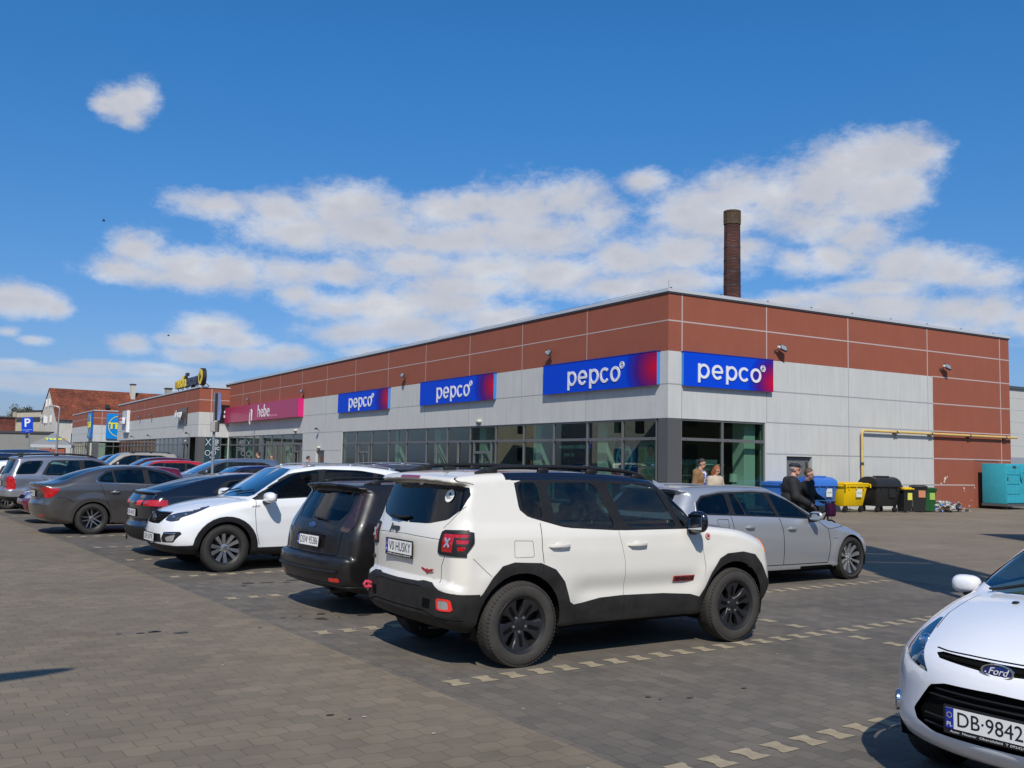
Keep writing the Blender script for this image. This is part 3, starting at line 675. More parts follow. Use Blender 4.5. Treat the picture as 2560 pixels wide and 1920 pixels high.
GEN_TAGS = None
def car(label, L, hw, out, sect=None, belt=((0, 1.0), (4, 1.0)), plan=None, paint=None, cell=0.045, bow=(0.13, 0.1), crown=0.04, rad=None, rtop=0.09, feats=(),
        trim=None, glass=(), rear=None, screen=None, roof=None, arch=(0.85, 3.4), ar=0.37, az=0.32, wheelspec=(0.32, 0.21, 0.21, 'twin5'), rim=None, flare=0.012,
        doors=(), regions=(), lines=(), clad=None, under=0.24, name='parked_car', mirror_at=None, mirror_m=None, seats=None, specs=None, tyre='tyre', handles=(), handle_m=None, extra=None, group=None, detail=True, cat='car', dark_glass=('glass_side', 'glass_dark'), wspin=(0.2, 0.5)):
    sect = sect or [(-0.8, -0.06), (-0.55, -0.02), (-0.3, 0), (-0.1, -0.008), (0, -0.03), (0.06, -0.055), (0.45, -0.20), (0.7, -0.34)]
    plan = plan or [(0, -0.05), (0.4, -0.015), (1.0, 0), (L - 1.3, 0), (L - 0.6, -0.02), (L, -0.09)]
    rad = rad or [(0, 0.12), (0.5, 0.10), (1.2, 0.07), (L - 1.4, 0.07), (L - 0.6, 0.11), (L, 0.16)]
    B = Body(L, hw, out, list(belt), sect, plan, bow[0], bow[1], crown, rad, rtop, [(a, az, ar + 0.06, flare) for a in arch], cell, feats=feats)
    S = Shell(B)
    if roof: S.region('roof', 'top', [(roof[0], -.1), (roof[1], -.1), (roof[1], 1), (roof[0], 1)], nmin=0.35, zmin=roof[2])
    if trim: S.region('wtrim', 'side', trim, nmin=0.25)
    names = {}
    for i, g in enumerate(glass):
        t = 'g%d' % i; S.region(t, 'side', g[1], only=('wtrim',)); names[t] = (g[0], MATS[g[2]], -0.006, True, None)
    if rear: S.region('grear', 'rear', rear, only=('body', 'roof'), nmin=0.12)
    if screen: S.region('scr', 'front', screen[0], only=('body', 'roof'), nmin=0.15, xr=screen[1])
    if clad:
        S.region('clad', 'side', clad['side'], nmin=0.05, only=('body',))
        if 'rear' in clad: S.region('clad', 'rear', clad['rear'], nmin=0.02, only=('body',), xr=(-0.3, 0.5))
        if 'front' in clad: S.region('clad', 'front', clad['front'], nmin=0.02, only=('body',), xr=(L - 0.6, L + 0.3))
    S.region('under', 'top', [(-.3, -.1), (L + .4, -.1), (L + .4, 1.2), (-.3, 1.2)], nmin=-9, zmax=under, only=('body', 'clad'))
    for ax in arch: S.region('hole', 'side', arch_poly(ax, az, ar, 18 if cell > 0.05 else 24), nmin=-9, only=('body', 'clad', 'under'))
    V_ = np.array(S.V)
    for i, F in enumerate(S.F):
        if S.T[i] == 'hole' and np.mean(V_[F][:, 1]) < 0.48: S.T[i] = 'under'
    for i, d in enumerate(doors):
        t = 'door%d' % i; S.region(t, 'side', d[1], only=('body',)); names[t] = (d[0], paint, 0, True, None)
    for r in regions:   # (tag, view, poly, only, kwargs, spec)
        S.region(r[0], r[1], r[2], only=r[3], **r[4]); names[r[0]] = r[5]
    bodyish = ('body', 'clad') + tuple('door%d' % i for i in range(len(doors))) + tuple(r[0] for r in regions if r[5] and r[5][1] is paint)
    for l in lines: S.line(l[0], l[1] if len(l) > 1 else 'side', w=(l[2] if len(l) > 2 else 0.008), only=bodyish, **(l[3] if len(l) > 3 else {}))
    root = empty(name, label=label, cat=cat, group=group)
    sp = {'body': ('body', paint, 0, False, None), 'roof': ('roof', MATS['paint_black'] if 'paint_black' in MATS else paint, 0, False, None), 'wtrim': ('window_trim', MATS['black_plastic'], 0, False, None),
          'grear': ('rear_window', MATS[dark_glass[1]], -0.004, False, None), 'scr': ('windscreen', MATS['glass_screen'], -0.004, False, None), 'clad': ('cladding', MATS['black_plastic'], 0.012, False, None), 'under': ('underbody', MATS['dark_gap'], 0, False, None), 'seam': ('panel_gap', MATS['dark_gap'], -0.005, False, None)}
    sp.update(names)
    if specs: sp.update(specs)
    S.parts(sp, root)
    liners(root, B, arch, az, ar, hw)
    Ro, wd, Rr, st = wheelspec; rim = rim or MATS['silver_plastic']
    yy = hw - wd / 2 - 0.02
    for x, k in ((arch[0], wspin[0]), (arch[1], wspin[1])):
        for sg in (1, -1): wheel(Ro, wd, Rr, st, rim, MATS[tyre], root, (x, sg * yy, Ro), sg, spin=k, lugs=detail, tread=detail)
    if seats: interior(root, L, hw, *seats)
    if mirror_at: mirror(root, B, mirror_at[0], mirror_at[1], mirror_m or paint, size=mirror_at[2] if len(mirror_at) > 2 else (0.085, 0.11, 0.075))
    for (x, z) in handles: handle(root, B, x, z, handle_m or paint, 0.2)
    if extra: extra(root, B, S)
    return root, B
def FR(B, y, z, dx=0.0): return frame((B.sx(abs(y), z, False) - dx, y, z), (0, -1, 0), (0, 0, 1))
def FF(B, y, z, dx=0.0): return frame((B.sx(abs(y), z, True) + dx, y, z), (0, 1, 0), (0, 0, 1))
def SP(n, m, off=0.0, pair=False): return (n, MATS[m] if isinstance(m, str) else m, off, pair, None)

def FN(B, y, z, front=False, d=0.0):
    """frame lying on the skin, its z along the outward normal"""
    x = B.sx(abs(y), z, front); n = B.normal((x, abs(y), z)); n = Vector((n.x, math.copysign(n.y, y) if abs(y) > 1e-3 else 0, n.z)).normalized(); X = Vector((0, 0, 1)).cross(n).normalized()
    return frame(Vector((x, y, z)) + n * d, X, n.cross(X))

def FS(B, x, z, sg, d=0.0):
    y = B.sy(x, z); n = B.normal((x, y, z)); n = Vector((n.x, sg * n.y, n.z)).normalized(); X = Vector((0, 0, 1)).cross(n).normalized()
    return frame(Vector((x, sg * y, z)) + n * d, X, n.cross(X))
# ================================================================== white boxy compact SUV (nearest car)
paint_white = mat('paint_white', (0.72, 0.69, 0.625), 0.3, coat=1.0, noise=0.03, nscale=2.5)
paint_black = mat('paint_black', (0.006, 0.007, 0.012), 0.2, coat=1.0)
BODYISH = ('body', 'door', 'door2', 'lid', 'hood', 'bumper', 'paint2')
def boxy_suv():
    L, hw = 4.0, 0.865
    out = [(0.22, 0.30), (0.05, 0.36), (-0.015, 0.44), (-0.02, 0.44), (-0.02, 0.62), (-0.02, 0.70), (0.035, 0.735), (0.035, 0.735), (0.035, 0.80), (0.03, 1.05), (0.05, 1.13), (0.085, 1.22), (0.20, 1.53), (0.20, 1.53), (0.205, 1.548), (0.08, 1.565), (0.065, 1.59), (0.12, 1.625), (0.5, 1.662), (1.3, 1.678), (2.0, 1.655), (2.36, 1.605), (2.36, 1.605), (2.98, 1.17), (2.98, 1.17), (3.2, 1.155), (3.55, 1.12), (3.85, 1.03), (3.96, 0.92), (4.0, 0.75), (4.03, 0.60), (4.02, 0.48), (3.9, 0.32), (3.6, 0.27), (0.5, 0.27)]
    B = Body(L, hw, out, belt=[(0, 1.17), (1.0, 1.15), (4, 1.13)], sect=[(-0.86, -0.06), (-0.6, -0.015), (-0.4, 0.0), (-0.2, -0.004), (-0.06, -0.02), (0.0, -0.036), (0.06, -0.058), (0.5, -0.165), (0.7, -0.3)],
             plan=[(0, -0.03), (0.3, -0.012), (0.9, 0), (3.1, 0), (3.6, -0.012), (3.9, -0.04), (4.1, -0.06)], bowf=0.13, bowr=0.09, crown=0.035,
             rad=[(0, 0.13), (0.4, 0.11), (1.0, 0.08), (3.0, 0.07), (3.5, 0.085), (4, 0.15)], rtop=0.07, arches=[(0.73, 0.36, 0.5, 0.012), (3.30, 0.36, 0.5, 0.012)], cell=0.03,
             feats=[lambda x, z: -0.03 * np.exp(-((z - 0.60) / 0.10) ** 2) * sstep(1.2, 1.5, x) * (1 - sstep(2.6, 2.9, x))])
    S = Shell(B)
    # --- glass
    win = rnd([(0.72, 1.585), (0.745, 1.33), (0.83, 1.265), (1.22, 1.165), (1.83, 1.128), (2.82, 1.125), (2.66, 1.34), (2.46, 1.52), (2.3, 1.56), (1.65, 1.585)], 0.10, 1)
    S.region('roof', 'side', [(0.70, 1.58), (0.66, 1.6), (0.62, 1.80), (2.44, 1.80), (2.44, 1.56), (2.46, 1.515), (2.3, 1.555), (1.65, 1.58)], nmin=-9)
    S.region('roof', 'top', [(0.64, -.1), (2.44, -.1), (2.40, 1), (0.64, 1)], nmin=0.35, zmin=1.56)
    S.region('wtrim', 'side', win, nmin=0.3)
    S.region('gq', 'side', rnd([(0.755, 1.56), (0.775, 1.34), (0.85, 1.285), (0.985, 1.245), (0.965, 1.565)], 0.15, 2), only=('wtrim',))
    S.region('gr', 'side', rnd([(1.06, 1.56), (1.13, 1.205), (1.3, 1.175), (1.80, 1.15), (1.60, 1.565)], 0.10, 2), only=('wtrim',))
    S.region('gf', 'side', rnd([(1.74, 1.56), (1.93, 1.15), (2.55, 1.145), (2.45, 1.35), (2.34, 1.515), (2.2, 1.55)], 0.10, 2), only=('wtrim',))
    S.region('gt', 'side', rnd([(2.62, 1.15), (2.75, 1.15), (2.60, 1.36), (2.48, 1.47)], 0.12, 2), only=('wtrim',))
    S.region('grear', 'rear', rnd([(-0.02, 1.185), (0.35, 1.195), (0.60, 1.24), (0.72, 1.33), (0.73, 1.45), (0.70, 1.525), (-0.02, 1.54)], 0.1, 1)[0:] , only=('body',), nmin=0.2, zmax=1.545)
    S.region('scr', 'front', [(-0.02, 1.175), (0.60, 1.18), (0.665, 1.2), (0.61, 1.4), (0.54, 1.565), (0.3, 1.585), (-0.02, 1.595)], only=('body',), nmin=0.2, xr=(2.3, 3.1))
    # --- lower cladding and bumpers
    clad = [(-0.3, 0.70), (0.1, 0.645), (0.28, 0.585), (0.345, 0.64), (0.43, 0.765), (0.53, 0.86), (0.65, 0.888), (0.92, 0.872), (1.08, 0.81), (1.18, 0.70), (1.25, 0.52), (1.30, 0.49), (1.41, 0.50), (1.61, 0.53), (1.87, 0.538), (2.37, 0.527), (2.72, 0.50), (2.83, 0.47), (2.90, 0.56), (2.98, 0.70), (3.09, 0.83), (3.2, 0.875), (3.42, 0.885), (3.60, 0.85), (3.70, 0.75), (3.80, 0.60), (3.9, 0.55), (4.3, 0.55), (4.3, -0.2), (-0.3, -0.2)]
    S.region('clad', 'side', clad, nmin=0.05, only=('body',), xr=(0.10, 3.98))
    S.region('clad', 'rear', [(-0.1, 0.70), (0.35, 0.705), (0.42, 0.715), (0.55, 0.71), (0.66, 0.665), (0.95, 0.62), (0.95, -0.1), (-0.1, -0.1)], nmin=0.02, only=('body',), xr=(-0.2, 0.4))
    S.region('clad', 'front', [(-0.1, 0.52), (1, 0.55), (1, -0.1), (-0.1, -0.1)], nmin=0.02, only=('body',), xr=(3.6, 4.3))
    S.region('under', 'top', [(-.3, -.1), (4.4, -.1), (4.4, 1.2), (-.3, 1.2)], nmin=-9, zmax=0.31, only=('body', 'clad'))
    for ax in (0.73, 3.30): S.region('hole', 'side', arch_poly(ax, 0.37, 0.425, 22), nmin=-9, only=('body', 'clad', 'under'))
    V_ = np.array(S.V)
    for i, F in enumerate(S.F):     # keep the belly between the wheels
        if S.T[i] == 'hole' and np.mean(V_[F][:, 1]) < 0.50: S.T[i] = 'under'
    # --- doors
    S.region('door', 'side', [(1.06, 0.31), (1.28, 0.31), (1.30, 0.50), (1.16, 0.72), (0.99, 0.86), (0.955, 0.87), (0.95, 1.21), (1.22, 1.16), (1.80, 1.125), (1.82, 1.125), (1.88, 0.85), (1.895, 0.5), (1.88, 0.31)], only=('body',), nmin=0.1)
    S.region('door2', 'side', [(1.88, 0.31), (1.895, 0.5), (1.88, 0.85), (1.82, 1.125), (2.80, 1.12), (2.86, 0.98), (2.895, 0.76), (2.87, 0.5), (2.85, 0.31)], only=('body',), nmin=0.1)
    S.region('lid', 'rear', [(-0.1, 0.72), (0.62, 0.73), (0.66, 0.95), (0.58, 0.97), (0.58, 1.16), (0.68, 1.22), (0.76, 1.4), (0.76, 1.6), (-0.1, 1.75)], only=('body',), nmin=0.1)
    S.region('hood', 'top', [(2.98, -0.1), (2.98, 0.66), (3.3, 0.69), (3.85, 0.66), (3.9, -0.1)], only=('body',), nmin=0.4)
    # --- lamps
    S.region('lampbox', 'rear', rnd([(0.575, 0.955), (0.59, 1.155), (1.0, 1.17), (1.0, 0.94)], 0.08, 1), nmin=0.35, yr=(0.45, 2), only=('body', 'lid'))
    S.region('lampbox', 'side', rnd([(-0.2, 0.955), (-0.2, 1.155), (0.265, 1.15), (0.26, 1.06), (0.18, 0.96)], 0.08, 1), nmin=-0.2, only=('body', 'lid'), xr=(-0.2, 0.4), yr=(0.66, 2))
    S.region('lampred', 'rear', [(0.62, 0.98), (0.62, 1.13), (0.745, 1.13), (0.745, 0.98)], nmin=0.3, only=('lampbox',))
    for z0, z1, x1 in ((1.10, 1.13, 0.225), (1.05, 1.085, 0.22), (0.995, 1.03, 0.19)): S.region('lampred', 'side', [(0.13, z0), (0.13, z1), (x1, z1), (x1 - 0.02, z0)], nmin=0.2, only=('lampbox',), yr=(0.7,2))
    S.region('fogring', 'rear', rnd([(0.655, 0.50), (0.645, 0.60), (0.78, 0.60), (0.79, 0.50)], 0.15, 2), nmin=0.2, only=('clad',))
    S.region('fog', 'rear', rnd([(0.675, 0.515), (0.67, 0.585), (0.76, 0.585), (0.765, 0.515)], 0.15, 2), nmin=0.2, only=('fogring',))
    S.region('mesh', 'rear', rnd([(0.44, 0.50), (0.45, 0.585), (0.56, 0.58), (0.55, 0.50)], 0.1, 1), nmin=0.2, only=('clad',))
    S.region('marker', 'side', rnd([(3.775, 0.86), (3.765, 1.0), (3.80, 0.985), (3.84, 0.87)], 0.12, 1), nmin=0.1, only=('body',))
    S.region('headlamp', 'front', [(0.48 + 0.115 * math.cos(t), 0.88 + 0.115 * math.sin(t)) for t in np.linspace(0, 2 * math.pi, 20)[:-1]], nmin=0.1, only=('body',))
    for k in range(7): S.region('slot', 'front', rnd([(-0.035 + 0.1 * k - 0.3, 0.80), (0.03 + 0.1 * k - 0.3, 0.80), (0.03 + 0.1 * k - 0.3, 0.97), (-0.035 + 0.1 * k - 0.3, 0.97)], 0.2, 1), nmin=0.1, only=('body',))
    S.region('stop', 'rear', rnd([(-0.05, 1.585), (0.18, 1.583), (0.18, 1.605), (-0.05, 1.607)], 0.1, 1), nmin=-0.3, xr=(0, 0.35), only=('lid', 'body'))
    # --- gaps between panels
    S.line([(0.955, 0.87), (0.945, 1.0), (0.95, 1.21)]); S.line([(1.87, 0.31), (1.895, 0.5), (1.88, 0.85), (1.82, 1.125)]); S.line([(2.86, 0.50), (2.897, 0.76), (2.86, 0.98), (2.79, 1.125)])
    S.line([(1.87, 0.29), (1.895, 0.54)], only=('clad',)); S.line([(0.94, 0.87), (0.94, 0.78)], only=('clad',), w=0.004); S.line([(2.84, 0.46), (2.80, 0.31)], only=('clad',))
    S.line([(0.66, 0.945), (0.62, 0.86), (0.615, 0.72)], 'rear'); S.line([(0.58, 1.17), (0.66, 1.25), (0.74, 1.36)], 'rear', w=0.005); S.line([(0.64, 1.60), (0.72, 1.54), (0.745, 1.50)], 'rear', w=0.005)
    S.line([(0.0, 1.087), (0.57, 1.075)], 'rear', w=0.005); S.line([(0.25, 0.93), (0.42, 0.78)], w=0.005)
    S.line([(0.0, 0.475), (0.45, 0.475), (0.62, 0.44), (0.8, 0.42)], 'rear', w=0.010, only=('clad',)); S.line([(0.0, 0.665), (0.40, 0.67), (0.48, 0.64)], 'rear', w=0.006, only=('clad',)); S.line([(0.50, 0.69), (0.50, 0.63), (0.56, 0.60)], 'rear', w=0.005, only=('clad',))
    fz = [(0.655, 0.935), (0.66, 1.06), (0.67, 1.068), (0.84, 1.062), (0.85, 1.05), (0.855, 0.94), (0.845, 0.925), (0.67, 0.925), (0.655, 0.935)]; S.line(fz, w=0.004)
    S.line([(2.98, 0.665), (3.3, 0.69), (3.86, 0.665)], 'top')
    root = empty('compact_suv', label='white boxy SUV with black roof and black arches, nearest of the parked cars', cat='car')
    P = S.parts({'body': ('body', paint_white, 0, False, None), 'door': ('rear_door', paint_white, 0.0, True, None), 'door2': ('front_door', paint_white, 0.0, True, None), 'lid': ('tailgate', paint_white, 0.0, False, None), 'hood': ('bonnet', paint_white, 0.0, False, None),
                 'roof': ('roof', paint_black, 0.0, False, None), 'wtrim': ('window_trim', MATS['black_plastic'], 0.0, False, None), 'gq': ('quarter_window', MATS['glass_dark'], -0.006, True, None), 'gr': ('rear_door_window', MATS['glass_side'], -0.006, True, None), 'gf': ('front_door_window', MATS['glass_side'], -0.006, True, None), 'gt': ('corner_window', MATS['glass_dark'], -0.006, True, None),
                 'grear': ('rear_window', MATS['glass_dark'], -0.004, False, None), 'scr': ('windscreen', MATS['glass_screen'], -0.004, False, None), 'clad': ('cladding', MATS['dusty_plastic'], 0.009, False, None), 'under': ('underbody', MATS['dark_gap'], 0, False, None),
                 'lampbox': ('tail_lamp', MATS['black_plastic'], 0.012, True, None), 'lampred': ('lamp_lens', MATS['red_lamp'], 0.006, True, None), 'fogring': ('fog_lamp_surround', MATS['red_bright'], 0.018, True, None), 'fog': ('fog_lamp', MATS['clear_lamp'], 0.014, True, None), 'mesh': ('bumper_grille', MATS['dark_gap'], 0.010, True, None),
                 'marker': ('side_marker', MATS['amber'], 0.006, True, None), 'headlamp': ('headlight', MATS['clear_lamp'], -0.01, True, None), 'slot': ('grille_slots', MATS['black_plastic'], -0.01, False, None), 'stop': ('stop_lamp', mat('stop_red', (0.25, 0.02, 0.04), 0.15, coat=1), 0.003, False, None), 'seam': ('panel_gap', MATS['dark_gap'], -0.006, False, None)}, root)
    liners(root, B, (0.73, 3.30), 0.37, 0.425, hw)
    rim = mat('rim_black', (0.015, 0.015, 0.018), 0.38, noise=0.2, nscale=20)
    for x, y in ((0.73, 1), (0.73, -1), (3.30, 1), (3.30, -1)): wheel(0.36, 0.225, 0.238, 'jeep', rim, MATS['tyre_dusty'], root, (x, y * 0.775, 0.36), y, turn=0.0, spin=0.35 if x < 2 else -0.2)
    interior(root, L, hw, 1.95, 1.15, 0.4, 0.72, 1.18)
    mirror(root, B, 2.70, 1.20, paint_black, size=(0.09, 0.115, 0.105), out=0.14)
    for x in (1.13, 2.03): handle(root, B, x, 1.0 if x > 2 else 1.015, paint_white, 0.24)
    rails(root, B, 0.40, 2.38, 0.60, MATS['black_plastic'], h=0.045, r=0.02, feet=4)
    # rear: plate, badge, wiper
    rx = B.sx(0.08, 0.955, False); Fr = lambda y, z, dx=0.0: frame((B.sx(y, z, False) - dx, y, z), (0, -1, 0), (0, 0, 1))
    plate(root, Fr(0.05, 0.965, 0.022), 'V0 HUSKY', 0.50, 0.112, sub='VO·HUSKY  www.serwis  tel 500 300 100'.replace('www.serwis', 'Autoryzowany serwis'))
    text('tailgate_badge', 'Jeep', 0.085, mat('badge_dark', (0.06, 0.06, 0.06), 0.3, 0.5), root, FN(B, 0.20, 1.13, d=0.009), ex=0.004, fitw=0.20)
    text('drive_badge', '4x4', 0.055, MATS['badge_dark'], root, Fr(0.70, 0.83, 0.004), ex=0.003, bold=0.003, shear=0.2)
    b = MB(Fr(-0.42, 0.81, 0.004)); b.prism([(-0.12, 0.012), (-0.07, 0.012), (-0.02, 0.0), (0, 0.012), (0.02, 0.0), (0.07, 0.012), (0.12, 0.012), (0.085, -0.008), (0.03, -0.018), (0, -0.034), (-0.03, -0.018), (-0.085, -0.008)], 0, 0.004); b.build('wing_emblem', mat('badge_red', (0.35, 0.03, 0.03), 0.4), root)
    wiper(root, [(B.sx(0.02, 1.235, False) - 0.02, 0.02, 1.235), (B.sx(0.14, 1.215, False) - 0.03, 0.14, 1.225), (B.sx(0.3, 1.225, False) - 0.03, 0.32, 1.235)], r=0.013, name='rear_wiper')
    b = MB(FN(B, -0.52, 1.44, d=0.004)); b.ring(0, 0.058, 0, 0.002, 28); b.build('round_sticker', MATS['plate_white'], root)
    b = MB(FN(B, -0.52, 1.455, d=0.0075)); b.ell((0, 0, 0), (0.016, 0.012, 0.0008)); b.build('sticker_mark', MATS['ink'], root)
    text('sticker_text', 'HUSKY', 0.024, MATS['ink'], root, FN(B, -0.52, 1.42, d=0.0075), ex=0.0006)
    # tow hook, antenna, side badge, trail badge
    b = MB(); xh = -0.05; b.tube([(xh + 0.06, 0.60, 0.585), (xh, 0.60, 0.60), (xh - 0.015, 0.60, 0.575), (xh, 0.60, 0.55), (xh + 0.06, 0.60, 0.55)], 0.014, 8); b.build('tow_hook', mat('hook_red', (0.6, 0.05, 0.1), 0.4), root)
    b = MB(); b.rbox(0.42, 0.54, -0.03, 0.03, 1.65, 1.69, 0.015, 2); b.tube([(0.47, 0, 1.68), (0.36, 0, 1.86)], [0.006, 0.003], 6); b.build('antenna', MATS['black_plastic'], root)
    b = MB(); zt = 0.655
    for sg in (1, -1):
        Ms = FS(B, 2.62, 0.66, sg, 0.012); b = MB(Ms); b.rbox(-0.135, 0.135, -0.03, 0.03, 0, 0.004, 0.004, 1); o = b.build('side_badge', MATS['badge_red'], root)
        text('badge_lettering', 'RENEGADE', 0.05, MATS['ink'], o, Ms @ Matrix.Translation((0, 0, 0.006)), ex=0.001, fitw=0.235, bold=0.002)
        Ms = FS(B, 2.94, 1.05, sg, 0.006); b = MB(Ms); b.ring(0, 0.03, -0.004, 0.005, 20); o = b.build('round_badge', MATS['badge_red'], root)
        b = MB(Ms); b.ring(0.02, 0.025, 0.005, 0.006, 18); b.build('badge_ring', MATS['white_ink'], o)
    # X of the tail lamps
    for sg in (1, -1):
        for a in (0.9, -0.9):
            b = MB(FN(B, sg * 0.69, 1.055, d=0.008) @ Matrix.Rotation(a, 4, 'Z')); b.rbox(-0.05, 0.05, -0.011, 0.011, 0, 0.008, 0.004, 1); b.build('lamp_cross', MATS['clear_lamp'], root)
    place(root, (0.73, -0.885), (0.13, 8.35), 33.3)
    return root
suv1 = boxy_suv()
# ================================================================== the other detailed cars
WT = 'wtrim'
p_white2 = mat('paint_white_cool', (0.78, 0.79, 0.80), 0.28, coat=1.0)
p_silver = mat('paint_silver', (0.47, 0.48, 0.50), 0.38, 0.6, coat=1.0)
p_bronze = mat('paint_grey_bronze', (0.125, 0.115, 0.11), 0.32, 0.7, coat=1.0)
p_grey = mat('paint_grey', (0.27, 0.275, 0.31), 0.34, 0.7, coat=1.0)
p_ltgrey = mat('paint_light_grey', (0.36, 0.37, 0.40), 0.38, 0.6, coat=1.0)
p_blackd = mat('paint_black_dusty', (0.010, 0.009, 0.009), 0.40, coat=0.35, noise=0.5, nscale=4)
glass_mat('lampglass', (0.75, 0.8, 0.85), 1.3)
mat('badge_blue', (0.008, 0.02, 0.16), 0.15, coat=1)
mat('anthracite_metal', (.05, .05, .05), .5, .5)
mat('lamp_grey', (0.22, 0.23, 0.25), 0.08, 0.5, coat=1.0)
mat('dark_glassy', (0.008, 0.01, 0.014), 0.03, coat=1.0)
# ---- white crossover, nose towards the lane
def kia_extra(root, B, S):
    e = plate(root, FF(B, 0, 0.50, 0.012), 'DB·5079L', 0.52, 0.112, eu=False)
    b = MB(FF(B, 0, 0.795, 0.008)); b.ring(0.04, 0.052, 0, 0.006, 24, sx=1.8); b.build('badge_ring', MATS['chrome'], root)
    text('badge', 'KIA', 0.05, MATS['chrome'], root, FF(B, 0, 0.795, 0.010), ex=0.003, fitw=0.12)
    b = MB()
    for z in np.linspace(0.735, 0.835, 5): 
        for y in np.linspace(-0.36, 0.36, 15): b.rbox(B.sx(abs(y), z) - 0.012, B.sx(abs(y), z) + 0.003, y - 0.021, y + 0.021, z - 0.003, z + 0.003, 0.002, 1)
    b.build('grille_mesh', MATS['black_plastic'], root)
    b = MB(); P = [(B.sx(abs(y), 0.872 + 0.02 * abs(y)) + 0.004, y, 0.872 + 0.02 * abs(y)) for y in np.linspace(-0.42, 0.42, 15)]; b.tube(P, 0.012, 8); b.build('grille_strip', MATS['chrome'], root)
    for sg in (1, -1):
        b = MB()
        for k, (y, z, r) in enumerate(((0.55, 0.815, 0.045), (0.70, 0.865, 0.035))): x = B.sx(y, z) - 0.012; b.ell((x, sg * y, z), (0.02, r, r * .75), u=14, v=8)
        b.build('lamp_projector', MATS['chrome'], root)
        b = MB(); P = [(B.sx(y, 0.585) + 0.006, sg * y, 0.585) for y in np.linspace(0.50, 0.74, 8)]; b.tube(P, 0.011, 6); b.build('fog_trim', MATS['chrome'], root)
        text('side_script', 'AWD', 0.045, MATS['silver_plastic'], root, frame((3.12, sg * (B.sy(3.12, 0.98) + 0.003), 0.98), (-sg, 0, 0), (0, 0, 1)), ex=0.002, fitw=0.13, shear=0.3)
    wiper(root, [(3.18, 0.15, 1.17), (3.04, 0.55, 1.225)], r=0.01)
    wiper(root, [(3.20, -0.45, 1.16), (3.07, 0.05, 1.235)], r=0.01)
    rails(root, B, 0.5, 2.25, 0.60, MATS['silver_plastic'], h=0.03, r=0.012, feet=3)
arc = [(3.56 + 0.49 * math.cos(t), 0.36 + 0.49 * math.sin(t) * 0.97) for t in np.linspace(math.pi, 0.12, 16)]
arc2 = [(0.92 + 0.49 * math.cos(t), 0.36 + 0.49 * math.sin(t) * 0.97) for t in np.linspace(math.pi, 0.12, 16)]
lamp_pair = lambda poly_side, poly_front, xr_, ym, m, nm: [(nm, 'side', poly_side, None, dict(nmin=0.02, xr=xr_, yr=(ym, 2)), SP('headlight', m, 0.003, True)), (nm, 'front', poly_front, None, dict(nmin=0.05, yr=(0.2, ym)), SP('headlight', m, 0.003, True))]
